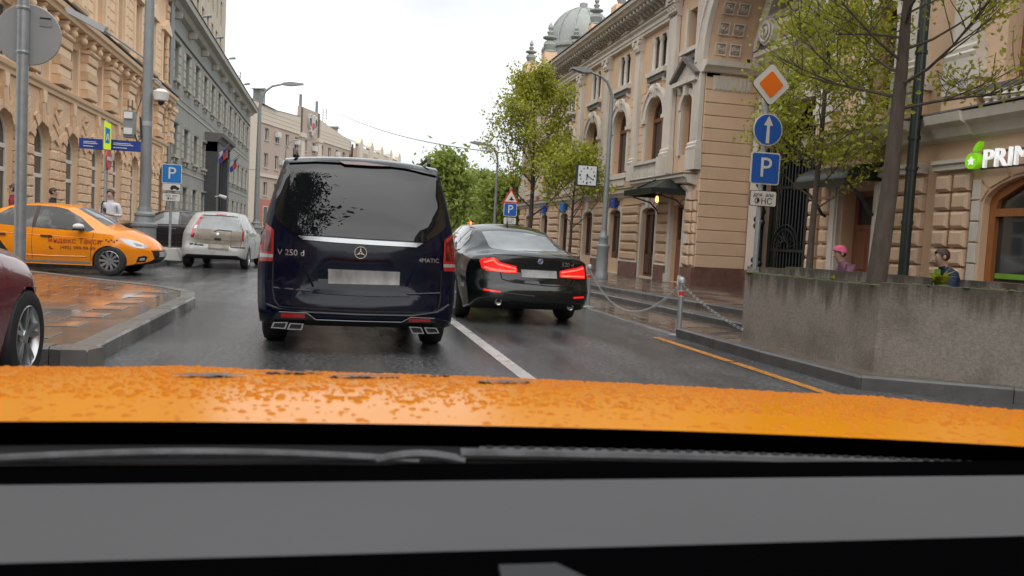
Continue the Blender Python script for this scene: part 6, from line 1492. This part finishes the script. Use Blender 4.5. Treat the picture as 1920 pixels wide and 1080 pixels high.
z = at_y(s4, 202, 298)[1]; b = MB().lathe([(.001,-.012),(.27,-.012),(.27,.012),(.001,.012)], 24, (.06, 0, z), 'x').build('no_entry_sign', 'sign_red', s4, 40); MB().box(.03, .10, -.2, .2, z-.05, z+.05).build('white_bar', 'sign_white', b)
# round sign seen from the back, near left
s5, p = sign_frame('sign_post', 'grey post carrying a round sign seen from behind, at the far left edge', 36, 560, 10.4, 'sign post', z0=.15)
c5 = at_y(s5, 46, 62); H_ = at_y(s5, 52, -30)[1]
MB().tube([(0,0,0),(0,0,H_)], .062, 14).build('pole', 'galvanised', s5, 40)
MB().lathe([(.001,.095),(.345,.095),(.352,.085),(.345,.075),(.001,.075)], 40, (.03, 0, c5[1]), 'y').build('round_sign', 'sign_back', s5, 40)
for dz in (.28, -.22): MB().lathe([(.068,-.02),(.072,0),(.068,.02)], 14, (0, 0, c5[1]+dz)).build('clamp', 'galvanised', s5)
MB().box(.15, .28, .068, .0745, c5[1]+.11, c5[1]+.19).build('maker_sticker', 'galvanised', s5); MB().box(.15, .27, .066, .068, c5[1]+.195, c5[1]+.212).build('sticker_line', 'ink', s5)
# traffic light, blue truck, crossing sign far down the street
tl, p = sign_frame('traffic_light', 'small traffic light showing red far down the street beside the trees', 878, 440, 62, 'traffic light', z0=0)
z = at_y(tl, 878, 421)[1]; MB().lathe([(.08,0),(.08,z+.5)], 8).build('pole', 'metal_grey', tl)
MB().box(-.22, .22, -.2, .1, z-.75, z+.35).build('housing', 'black', tl); MB().lathe([(.001,-.24),(.17,-.22),(.2,-.2)], 12, (0, 0, z+.12), 'y').build('red_lens', 'signal_lit', tl)
for dz in (-.2, -.5): MB().lathe([(.001,-.22),(.15,-.21),(.16,-.2)], 12, (0, 0, z+dz), 'y').build('dark_lens', 'iron', tl)
cs, p = sign_frame('crossing_sign', 'yellow bordered crossing sign far down the street near the traffic light', 870, 440, 60, 'sign', z0=0)
z = at_y(cs, 871, 415)[1]; MB().lathe([(.05,0),(.05,z+.3)], 8).build('pole', 'metal_grey', cs); b = MB().box(-.3, .3, -.08, -.05, z-.35, z+.35).build('board', 'sign_lime', cs); MB().prism([(-.2,z-.22),(.2,z-.22),(0,z+.22)], 'xz', -.09, -.08).build('blue_panel', 'sign_blue', b)
tk = AY(903, 425, 75); tr = thing('delivery_truck', 'dark blue box truck far down the street behind the trees', 'truck', (tk.x, 75, 0))
MB().box(-1.2, 1.2, 0, 6, .7, 2.6).build('cargo_box', 'truck_blue', tr); MB().box(-1.15, 1.15, 6.05, 7.8, .5, 2.2).build('cab', 'truck_blue', tr); MB().box(-1.1, 1.1, -.02, 0, 2.1, 2.35).build('rear_panel', 'sign_white', tr)
for s in (-1, 1):
    for y_ in (1.3, 6.8): MB().lathe([(.001,-.15),(.45,-.15),(.45,.15),(.001,.15)], 14, (s*1.0, y_, .45), 'x').build('wheel', 'rubber', tr)
    MB().box(s*.95-.15, s*.95+.15, -.03, 0, .75, .95).build('tail_light', 'lamp_red', tr)
# flags on the grey building
for i, (px, py, lab, col3) in enumerate(((420, 292, 'white blue red flag on an angled pole, nearer of two on the grey building', 1), (440, 310, 'white blue red flag on an angled pole, farther of two on the grey building', 1))):
    p = AX(px, py, LX+1.3); o = thing('wall_flag', lab, 'flag', (LX, p.y, p.z-.8), 0, 'flags on the grey building')
    MB().tube([(0,0,0),(1.7,-.1,1.75)], .03, 6).build('flag_pole', 'metal_grey', o)
    for k, c in enumerate(('flag_white', 'flag_blue', 'flag_red')):
        g = MB(); vs_ = []
        for j in range(7):
            for e in (0, 1):
                u = (2-k+e)/3.0; q = Vector((1.65,-.1,1.7))*(1-u*.42); sag = j/6*1.05
                vs_.append((q.x+.10*math.sin(j*1.1+k)-.05*j, q.y-.08*math.cos(j*.9), q.z-sag-.12*(1-u)))
        g.add(vs_, [(2*j, 2*j+1, 2*j+3, 2*j+2) for j in range(6)]).build('flag_stripe', c, o, 60)
# overhead wires
for a, b, sag, lab in (((AY(277,143,22.6)), Vector((-9.4, 40, 4.9)), .3, 'thin black cable from the thick left pole to the apricot building'), (AX(440,300,-9.4), AY(484,318,50.0), .3, 'thin black cable from the grey building to the street lamp left of the van'), (AY(640,215,110), AY(960,288,62), .8, 'thin overhead cable crossing the sky above the street')):
    pts = [a+(b-a)*t-Vector((0,0,4*sag*t*(1-t))) for t in [k/14 for k in range(15)]]
    w_ = MB().tube(pts, .014 if a.y < 90 else .035, 5).build('cable', 'iron'); tag(w_, lab, 'cable', 'overhead cables')
# ------------------------------------------------------------------ trees
def tree(name, label, loc, H, fork, r0, spread, nleaf, ls, leaf='leaf_spring', bark='bark_dark', seed=1, levels=3, nb=7, lean=(0,0), group=None, up=.55, clump=.35, top=1.0, droop=.0, bt=.42, taper=.62):
    rnd = random.Random(seed); o = thing(name, label, 'tree', loc, 0, group); tr = MB(); tips = []
    def branch(p, d, ln, r_, lev):
        n = 4 if lev else 7; pts = [p.copy()]; rs = [r_]; q = p.copy(); dd = d.copy()
        for k in range(n):
            dd = (dd + Vector((rnd.uniform(-1,1), rnd.uniform(-1,1), rnd.uniform(-.5,.8)))*(.05 if lev == 0 else .18) + Vector((0,0,.04*(lev > 0)))).normalized()
            q = q + dd*ln/n; pts.append(q.copy()); rs.append(max(r_*(1-.75*(k+1)/n) if lev else r_*(1-taper*(k+1)/n), .004))
            if lev >= 1 and k >= 1: tips.append((q.copy(), lev))
        tr.tube(pts, rs, 8 if lev == 0 else (5 if lev == 1 else 4), cap=False)
        if lev < levels:
            cnt = nb*2 if lev == 0 else nb-2
            for j in range(cnt):
                t = (fork + (1-fork)*(j+.3)/cnt) if lev == 0 else rnd.uniform(.25, .95)
                i = min(int(t*n), n-1); f = t*n-i; s_ = pts[i].lerp(pts[i+1], f)
                a = j*2.4+rnd.uniform(-.4, .4); h = Vector((math.cos(a), math.sin(a), 0))
                base = h if lev == 0 else (h*.8+dd*.9).normalized()
                nd = (base*(1-up*.6) + Vector((0,0,up*(1.0 if lev == 0 else .5)-droop*lev))).normalized()
                l2 = (spread*(1.15-.75*((t-fork)/(1-fork))**1.3*top) if lev == 0 else ln*rnd.uniform(.35, .6))
                branch(s_, nd, l2, rs[i]*(bt if lev == 0 else .55), lev+1)
    branch(Vector((0,0,-.05)), Vector((lean[0], lean[1], 1)).normalized(), H, r0, 0)
    tr.build('trunk', bark, o, 60)
    lv = [t for t in tips if t[1] >= 2] or tips; cr_ = MB()
    V, F = [], []
    for k in range(nleaf):
        c = rnd.choice(lv)[0] + Vector((rnd.gauss(0,1), rnd.gauss(0,1), rnd.gauss(0,.8)))*clump*.5
        n_ = Vector((rnd.gauss(0,1), rnd.gauss(0,1), rnd.gauss(.6,1))).normalized(); a = n_.orthogonal().normalized(); a.rotate(Matrix.Rotation(rnd.uniform(0, 6.28), 3, n_)); b = n_.cross(a)
        s_ = ls*rnd.uniform(.6, 1.3); i = len(V)
        V += [c-a*s_, c+b*s_*.55-n_*s_*.1, c+a*s_, c-b*s_*.55-n_*s_*.1]; F += [(i, i+1, i+2), (i, i+2, i+3)]
    me = bpy.data.meshes.new('crown'); me.from_pydata(V, [], F); me.materials.append(M[leaf]); link('crown', me, o); return o
def gp(px, py, Y, z): p = AY(px, py, Y); return (p.x, Y, z)
GR = 'street trees on the right pavement'
tree('street_tree', 'tall spring green tree left of the street clock, on the right pavement', gp(988, 470, 29.0, .15), 6.8, .28, .10, 2.05, 11000, .065, seed=3, lean=(.07,0), group=GR, nb=8, levels=3)
tree('street_tree', 'small spring green tree just left of the clock post', gp(1066, 470, 24.4, .2), 3.5, .42, .06, 1.35, 3600, .065, seed=5, lean=(.02,0), group=GR, levels=3)
tree('planter_tree', 'thick trunked tree with sparse young leaves growing from the planter', gp(1640, 540, 8.2, .8), 4.6, .47, .118, 1.45, 9500, .036, bark='bark', seed=12, lean=(.085,.0), nb=9, levels=3, clump=.24, up=.28, bt=.28, taper=.75)
tree('planter_tree', 'thin tree with pale young leaves behind the orange diamond sign post', gp(1512, 540, 12.6, .2), 5.0, .36, .07, 1.3, 8500, .045, bark='bark', seed=23, lean=(.03,0), nb=8, levels=3, clump=.3, up=.35, bt=.3)
FG = 'trees lining the far end of the street'
for i, (px, Y, H, sp_, nl, mt, lab) in enumerate(((838, 58, 6.4, 2.2, 4200, 'leaf_green', 'leafy green tree just right of the navy van roof'), (880, 74, 5.9, 3.2, 5200, 'leaf_green', 'bright green tree far down the street left of the traffic light'),
        (948, 52, 4.4, 1.8, 4600, 'leaf_green', 'green tree behind the red triangle sign'), (915, 95, 7.2, 4.0, 4800, 'leaf_green', 'distant green tree beneath the far right street lamp'), (862, 120, 9.0, 5.0, 4800, 'leaf_green', 'farthest green tree at the bend of the street'), (905, 150, 12.5, 4, 3000, 'leaf_dark', 'dark pointed tree top rising behind the green trees'))):
    tree('distant_tree', lab, gp(px, 440, Y, 0), H, .22, .16, sp_, nl, .13+.0012*Y, mt, seed=40+i, levels=2, nb=10, group=FG, clump=1.0 if i < 5 else .8, up=.5)
tree('mirror_tree', 'invented tall dark tree behind the viewer, added for its mirror image in the van window', (-5.6, -1.5, 0), 14, .2, .2, 5.5, 9000, .2, 'leaf_dark', seed=77, levels=2, nb=10, clump=1.0)  # unseen tree, added to darken the reflection in the van window
# hedge-like low greenery under the distant trees
hd = MB(); rnd = random.Random(5)
for k in range(5000):
    Y = rnd.uniform(60, 125); px = rnd.uniform(840, 965); p = AY(px, 440, Y); c = Vector((p.x, Y, rnd.uniform(.3, 4.5))); n_ = Vector((rnd.gauss(0,1), rnd.gauss(0,1), rnd.gauss(.5,1))).normalized(); a = n_.orthogonal().normalized(); b = n_.cross(a); s_ = .28
    hd.add([c-a*s_, c+b*s_*.6, c+a*s_, c-b*s_*.6], [(0,1,2), (0,2,3)])
tag(hd.build('shrubbery', 'leaf_green'), 'low green shrubbery filling the far end of the street', 'shrubs', kind='stuff')
# ------------------------------------------------------------------ people
def person(label, loc, rz, J, Rd, E_, mats, faces, hair='hair', extra=None):
    """J joints, Rd radii, E_ edges; faces(center)->material index"""
    root = thing('person', label, 'person', loc, rz)
    names = list(J); me = bpy.data.meshes.new('body'); me.from_pydata([J[k] for k in names], [(names.index(a), names.index(b)) for a, b in E_], [])
    o = bpy.data.objects.new('body', me); COL.objects.link(o)
    md = o.modifiers.new('Skin', 'SKIN'); md.use_smooth_shade = True
    for i, k in enumerate(names):
        sv = me.skin_vertices[0].data[i]; r_ = Rd[k]; sv.radius = r_ if isinstance(r_, tuple) else (r_, r_); sv.use_root = (k == 'pelvis')
    o.modifiers.new('Sub', 'SUBSURF').levels = 1
    bpy.context.view_layer.update()
    dg = bpy.context.evaluated_depsgraph_get(); nm = bpy.data.meshes.new_from_object(o.evaluated_get(dg)); bpy.data.objects.remove(o)
    nm.materials.clear(); nm.name = 'body'
    for q in mats: nm.materials.append(M[q])
    for p in nm.polygons: p.material_index = faces(p.center)
    nm.shade_smooth()
    link('body', nm, root)
    hd = Vector(J['head'])
    # face features and hair
    h = MB().sphere((hd.x, hd.y-.012, hd.z+.022), .101, 12, 8, 1.0); h.v = [v for v in h.v]
    bm_ = h.mesh('hair', hair, 60)
    bm = bmesh.new(); bm.from_mesh(bm_); bmesh.ops.bisect_plane(bm, geom=bm.verts[:]+bm.edges[:]+bm.faces[:], plane_co=(hd.x, hd.y+.045, hd.z+.03), plane_no=(0, .8, -.6), clear_outer=True); bm.to_mesh(bm_); bm.free()
    link('hair', bm_, root)
    f = MB().add([(hd.x-.014,hd.y+.10,hd.z-.03),(hd.x+.014,hd.y+.10,hd.z-.03),(hd.x,hd.y+.128,hd.z-.025),(hd.x,hd.y+.102,hd.z+.02)], [(0,1,2),(0,2,3),(1,3,2)]).build('nose', 'skin', root)
    for s in (-1, 1):
        MB().sphere((hd.x+s*.036, hd.y+.090, hd.z+.012), .007, 6, 4).build('eye', 'ink', root)
        MB().sphere((hd.x+s*.098, hd.y+.0, hd.z-.005), .022, 6, 5, 1.4).build('ear', 'skin', root)
    MB().box(hd.x-.026, hd.x+.026, hd.y+.090, hd.y+.101, hd.z-.062, hd.z-.052).build('mouth', 'cloth_red', root)
    if extra: extra(root, hd)
    return root
def hand(J, Rd, E_, key, wrist, pdir, side, curl=.5):
    w_ = Vector(J[wrist]); d = Vector(pdir).normalized(); up = Vector((0,0,1)); s = d.cross(up)
    s = s.normalized() if s.length > .1 else Vector((1,0,0)); dn = d.cross(s)
    J[key] = tuple(w_+d*.075); Rd[key] = (.036, .02); E_.append((wrist, key))
    for i, off in enumerate((-.03, -.01, .01, .03)):
        b = w_+d*.12+s*off; L_ = (.06, .07, .068, .055)[i]; c = (d*(1-curl)+dn*curl*side).normalized()
        J[key+'a%d' % i] = tuple(b); J[key+'b%d' % i] = tuple(b+d*L_*.5+c*L_*.2); J[key+'c%d' % i] = tuple(b+d*L_*.6+c*L_*.75)
        for q in 'abc': Rd[key+q+str(i)] = .0095
        E_ += [(key, key+'a%d' % i), (key+'a%d' % i, key+'b%d' % i), (key+'b%d' % i, key+'c%d' % i)]
    t = w_+d*.05+s*(.035*side); J[key+'t'] = tuple(t+s*.02*side+d*.02); J[key+'u'] = tuple(t+s*.03*side+d*.06); Rd[key+'t'] = Rd[key+'u'] = .011; E_ += [(key, key+'t'), (key+'t', key+'u')]
def standing(armR='phone', hgt=1.0):
    J = dict(pelvis=(0,0,.95), waist=(0,0,1.08), chest=(0,0,1.30), neck=(0,0,1.47), headlow=(0,.015,1.55), head=(0,.02,1.64), headtop=(0,.01,1.71))
    Rd = dict(pelvis=(.16,.115), waist=(.14,.105), chest=(.165,.115), neck=(.058,.058), headlow=(.07,.08), head=(.083,.10), headtop=(.062,.07))
    E_ = [('pelvis','waist'),('waist','chest'),('chest','neck'),('neck','headlow'),('headlow','head'),('head','headtop')]
    for s, n in ((-1,'l'), (1,'r')):
        J.update({n+'hip':(s*.10,0,.90), n+'knee':(s*.105,.02,.50), n+'ankle':(s*.105,-.01,.10), n+'toe':(s*.115,.15,.045), n+'sh':(s*.19,0,1.40)})
        Rd.update({n+'hip':.095, n+'knee':.062, n+'ankle':.045, n+'toe':(.045,.03), n+'sh':.062})
        E_ += [('pelvis',n+'hip'),(n+'hip',n+'knee'),(n+'knee',n+'ankle'),(n+'ankle',n+'toe'),('chest',n+'sh')]
        if armR == 'phone' : J.update({n+'el':(s*.26,-.02,1.13), n+'wr':(s*.10,.22,1.14)})
        else: J.update({n+'el':(s*.25,-.03,1.12), n+'wr':(s*.26,.06,.88)})
        Rd.update({n+'el':.045, n+'wr':.032}); E_ += [(n+'sh',n+'el'),(n+'el',n+'wr')]
        hand(J, Rd, E_, n+'hand', n+'wr', (-s*.5,.8,.25) if armR == 'phone' else (0,.1,-1), -s, .5)
    return J, Rd, E_
def sitting(fwd=.12):
    J = dict(pelvis=(0,0,.52), waist=(0,.02,.64), chest=(0,fwd*.7,.86), neck=(0,fwd+.03,1.02), headlow=(0,fwd+.06,1.08), head=(0,fwd+.075,1.17), headtop=(0,fwd+.07,1.24))
    Rd = dict(pelvis=(.17,.13), waist=(.15,.12), chest=(.175,.125), neck=(.06,.06), headlow=(.07,.08), head=(.084,.10), headtop=(.064,.07))
    E_ = [('pelvis','waist'),('waist','chest'),('chest','neck'),('neck','headlow'),('headlow','head'),('head','headtop')]
    for s, n in ((-1,'l'), (1,'r')):
        J.update({n+'hip':(s*.10,.03,.50), n+'knee':(s*.12,.44,.50), n+'ankle':(s*.12,.46,.09), n+'toe':(s*.13,.62,.045), n+'sh':(s*.19,fwd*.8,.95), n+'el':(s*.25,fwd+.05,.68), n+'wr':(s*.09,fwd+.30,.66)})
        Rd.update({n+'hip':.09, n+'knee':.068, n+'ankle':.045, n+'toe':(.045,.03), n+'sh':.068, n+'el':.05, n+'wr':.034})
        E_ += [('pelvis',n+'hip'),(n+'hip',n+'knee'),(n+'knee',n+'ankle'),(n+'ankle',n+'toe'),('chest',n+'sh'),(n+'sh',n+'el'),(n+'el',n+'wr')]
        hand(J, Rd, E_, n+'hand', n+'wr', (-s*.5,.8,-.1), -s, .5)
    return J, Rd, E_
def fstand(top, bottom_z=.98, neckz=1.49, sl=0):
    def f(c):
        if c.z > neckz: return 0
        if c.y > .16 and c.z > 1.0: return 0
        if c.z < .82 and abs(c.x) > .21: return 0
        if c.z < .10: return 3
        return 2 if c.z < bottom_z else 1
    return f
def fsit(c):
    if c.z > 1.045: return 0
    if c.y > .36 and c.z > .57: return 0
    if c.z < .10: return 3
    return 2 if (c.z < .56 and c.y > -.2 and not (c.z > .5 and c.y < .08)) else 1
# white shirt, phone, bag strap
def ex1(root, hd):
    MB().box(-.035, .035, .27, .285, 1.17, 1.29).build('phone', 'black', root)
    MB().tube([(.16,-.09,1.42),(.19,.02,1.46),(.16,.12,1.38),(.17,.13,1.1),(.2,.05,.95)], .016, 6).build('bag_strap', 'cloth_black', root, 60)
    MB().prism([(.17,.78),(.34,.78),(.33,.98),(.19,.98)], 'xz', -.05, .07).build('shoulder_bag', 'cloth_black', root)
J, Rd, E_ = standing('phone'); q = AY(207, 430, 21.3)
person('person in white shirt and black trousers looking at a phone, behind the taxi bonnet', (q.x, 21.3, .15), R(165), J, Rd, E_, ['skin','cloth_white','cloth_black','black'], fstand(1), extra=ex1)
J, Rd, E_ = standing('down'); q = AY(24, 430, 22.0)
person('person in dark red jacket behind the taxi roof, left of the round sign', (q.x, 22.0, .15), R(100), J, Rd, E_, ['skin','cloth_red','cloth_black','black'], fstand(1))
J, Rd, E_ = standing('down'); q = AY(98, 430, 22.6)
person('person in black jacket seen over the roof of the orange taxi', (q.x, 22.6, .15), R(-80), J, Rd, E_, ['skin','cloth_black','cloth_black','black'], fstand(1))
def bench(p, label, rz):
    b = thing('bench', label, 'bench', p, rz)
    MB().box(-.55, .55, -.22, .25, .36, .42).build('seat', 'wood_dark', b)
    for s in (-1, 1): MB().box(s*.45-.04, s*.45+.04, -.2, .22, 0, .36).build('leg', 'iron', b)
q = AY(1786, 520, 9.3); bench((q.x, 9.3, .2), 'dark wooden bench seat under the man in the blue jacket', R(70))
def ex2(root, hd): MB().prism([(-.07,.62),(.07,.62),(.05,1.0),(-.05,1.0)], 'xz', .19, .225).build('green_shirt_front', 'cloth_green', root)
J, Rd, E_ = sitting(.10); person('man in navy blue jacket over green shirt seated behind the planter, near the downpipe', (q.x, 9.3, .11), R(75), J, Rd, E_, ['skin','cloth_blue','cloth_black','black'], fsit, extra=ex2)
q = AY(1604, 520, 11.6); bench((q.x, 11.6, .18), 'dark wooden bench seat under the person in the pink cap', R(75))
def ex3(root, hd):
    c = MB().sphere((hd.x, hd.y, hd.z+.02), .118, 12, 8, 1.05); me = c.mesh('cap', 'cloth_pink', 60)
    bm = bmesh.new(); bm.from_mesh(me); bmesh.ops.bisect_plane(bm, geom=bm.verts[:]+bm.edges[:]+bm.faces[:], plane_co=(hd.x, hd.y, hd.z+.02), plane_no=(0, .25, -1), clear_outer=True); bm.to_mesh(me); bm.free(); link('cap', me, root)
    MB().sphere((.02, .52, .60), .11, 9, 6, 1.2).build('white_bag', 'bag_white', root, 60)
J, Rd, E_ = sitting(.22); person('person in pink cap and mauve jacket bent over a white bag behind the planter', (q.x, 11.6, .09), R(80), J, Rd, E_, ['skin','cloth_mauve','cloth_mauve','black'], fsit, extra=ex3)
# ------------------------------------------------------------------ our own orange car: bonnet, cowl, wipers, dashboard
own = thing('viewers_car', 'wet orange car bonnet, wiper cowl and grey dashboard in the foreground', 'car', (.332, 0, 0), -.0224)
HW = 1.02
def hz(x, y):
    e = abs(x)/HW
    return 1.0257 - .0268*x - .2226*max(0, y-.86)**2 - .0243*e*e - .2*max(0, e-.8)**2 + .004*math.exp(-((abs(x)-.56)/.08)**2)*min(1, max(0, (y-.8)/.4))
def rear_y(x): return .7803 - .017*(x/HW)**2
nx, ny = 60, 40; vs_ = []
for j in range(ny+1):
    for i in range(nx+1):
        x = -HW+2*HW*i/nx; y0 = rear_y(x); y1 = 2.1-.45*(abs(x)/HW)**2.5; t = j/ny; y = y0+(y1-y0)*t; vs_.append((x, y, hz(x, y)))
fs = [(j*(nx+1)+i, j*(nx+1)+i+1, (j+1)*(nx+1)+i+1, (j+1)*(nx+1)+i) for j in range(ny) for i in range(nx)]
b0 = len(vs_)
for i in range(nx+1): v = vs_[i]; vs_.append((v[0], v[1]+.03, v[2]-.03))
b1 = len(vs_)
for i in range(nx+1): v = vs_[ny*(nx+1)+i]; vs_.append((v[0], v[1]+.06, v[2]-.30))
fs += [(ny*(nx+1)+i, ny*(nx+1)+i+1, b1+i+1, b1+i) for i in range(nx)]
MB().add([vs_[i] for i in range(nx+1)]+[vs_[b0+i] for i in range(nx+1)], [(i+1, i, nx+1+i, nx+2+i) for i in range(nx)]).build('bonnet_seal', 'dash_black', own)
bonnet = MB().add(vs_, fs).build('bonnet', 'hood_yellow', own, 50)
rnd = random.Random(11); dr = MB()
def drop(x, y, r_, n=7, fl=.42):
    z = hz(x, y); k = rnd.uniform(.75, 1.35); vv = [(x, y, z+r_*fl)]
    for rr, hh in ((.6, .80), (1.0, -.05)):
        for j in range(n):
            a = 2*PI*j/n; w2 = 1+rnd.uniform(-.14, .14); vv.append((x+r_*rr*math.cos(a)*w2*k, y+r_*rr*math.sin(a)*w2/k, z+r_*fl*hh))
    dr.add(vv, [(0, 1+j, 1+(j+1) % n) for j in range(n)] + [(1+j, 1+n+j, 1+n+(j+1) % n, 1+(j+1) % n) for j in range(n)])
for k in range(15000):
    x = rnd.uniform(-HW, HW); y0 = rear_y(x); y = y0+.10+(1.5-y0-.10)*rnd.random()
    drop(x, y, rnd.choice((.0012, .0015, .002, .002, .0025, .003, .0045))*rnd.uniform(.8, 1.2), 5, .55)
for k in range(700):
    x = rnd.uniform(-HW, HW); y = rear_y(x)+rnd.uniform(.006, .11); drop(x, y, rnd.choice((.0015, .002, .0025, .0035, .005)), 8, .35)
tag(dr.build('raindrops', 'water_drop', own, 75), kind='stuff')
wf = []  # wet patches on the bonnet with the van's reflection painted in as grey
for x0, x1, py in ((320,465,704), (482,610,699), (615,755,706), (770,850,703), (895,1000,716)):
    qq = []
    for px_ in (x0, x1):
        zz = 1.01
        for it in range(40):
            q = G(px_, py, zz); lx = (q.x-.332)*math.cos(.0224)-q.y*math.sin(.0224); ly_ = (q.x-.332)*math.sin(.0224)+q.y*math.cos(.0224); zz = zz*.6+.4*(hz(lx, min(ly_, 1.2))+.002)
        qq.append(q)
    q0, q1 = qq; n_ = 22; up_, lo_ = [], []
    for k in range(n_+1):
        t = k/n_; w_ = .02*math.sin(PI*t)**.5*rnd.uniform(.5, 1.15); X = q0.x+(q1.x-q0.x)*t; Y = q0.y+(q1.y-q0.y)*t
        lx = (X-.332)*math.cos(.0224)-Y*math.sin(.0224); ly_ = (X-.332)*math.sin(.0224)+Y*math.cos(.0224)
        up_.append((lx, ly_+w_, hz(lx, ly_+w_)+.0035)); lo_.append((lx, ly_-w_, hz(lx, ly_-w_)+.0035))
    MB().add(up_+lo_, [(k, k+1, n_+2+k, n_+1+k) for k in range(n_)]).build('van_reflection_film', 'van_reflection_film', own, 60)
# fenders/front apron so the car is a car from the side
MB().prism([(-.96,.25),(.96,.25),(.99,.55),(.97,.72),(-.97,.72),(-.99,.55)], 'xz', 1.75, 2.25).build('front_bumper', 'paint_orange', own)
for s in (-1, 1):
    MB().add([(s*HW,.80,.93),(s*HW,1.72,.78),(s*(HW+.0),1.9,.4),(s*(HW+.0),.80,.35)], [(0,1,2,3)]).build('wing', 'paint_orange', own)
    MB().lathe([(.001,-.1),(.2,-.1),(.31,-.1),(.31,.1),(.001,.1)], 22, (s*.86, 1.35, .31), 'x').build('wheel', 'rubber', own, 40)
# cowl and windscreen base
cw = []
n = 40
prof = [(-.004, 1.000), (-.008, 1.006), (-.030, 1.004), (-.034, 1.000), (-.045, .998)]
def tz(x): return -.0268*x-.0243*(x/HW)**2
for i in range(n+1):
    x = -1.0+2.0*i/n; y0 = rear_y(x)
    for dy, z in prof: cw.append((x, y0+dy, z+tz(x)))
m_ = len(prof)
MB().add(cw, [(i*m_+k, (i+1)*m_+k, (i+1)*m_+k+1, i*m_+k+1) for i in range(n) for k in range(m_-1)]).build('cowl', 'cowl', own, 30)
gm = MB().box(-.003, .003, -.002, .002, 0, .002).mesh('cowl_slot', 'black')
# wipers
def wiper(pts, r_, mat_='wiper'): return MB().tube(pts, r_, 7).build('wiper_blade', mat_, own, 40)
def wp(x, dy, z): return (x, rear_y(x)+dy, z+tz(x))
wiper([wp(-.22+.03*k, -.034, 1.006) for k in range(36)], .0052)
o = wiper([wp(-.20+.03*k, -.024, 1.0075) for k in range(26)], .003)
for i in range(40): x = -.19+i*.014; link('cowl_slot', gm, own, wp(x, -.026, 1.0095))
wiper([wp(-.66+.02*k, -.038, 1.000+.007*math.sin(PI*k/20)) for k in range(21)], .0038)
wiper([wp(-.30+.014*k, -.038, 1.000+.006*math.sin(PI*k/6)) for k in range(7)], .0045)
# dashboard
def dash_strip(name, y0, z0, y1, z1, material, k=6):
    v = []
    for i in range(k*4+1):
        x = -.85+1.7*i/(k*4)
        for y, z in ((y0, z0), (y1, z1)): v.append((x, y, z))
    return MB().add(v, [(2*i, 2*i+2, 2*i+3, 2*i+1) for i in range(k*4)]).build(name, material, own, 40)
dash_strip('dash_edge', .742, .955, .736, 1.004, 'dash_black'); dash_strip('dash_front', .736, 1.004, .695, 1.0, 'dash_black')
dash_strip('dash_pad', .695, 1.0, .535, 1.0, 'dash_grey'); dash_strip('dash_lip', .535, 1.0, .30, .98, 'dash_black'); dash_strip('dash_face', .30, .98, .26, .70, 'dash_black')
MB().prism([(-.230,.46),(-.160,.46),(-.186,.505),(-.226,.505)], 'xy', .985, 1.002).build('dash_vent', 'vent_grey', own)
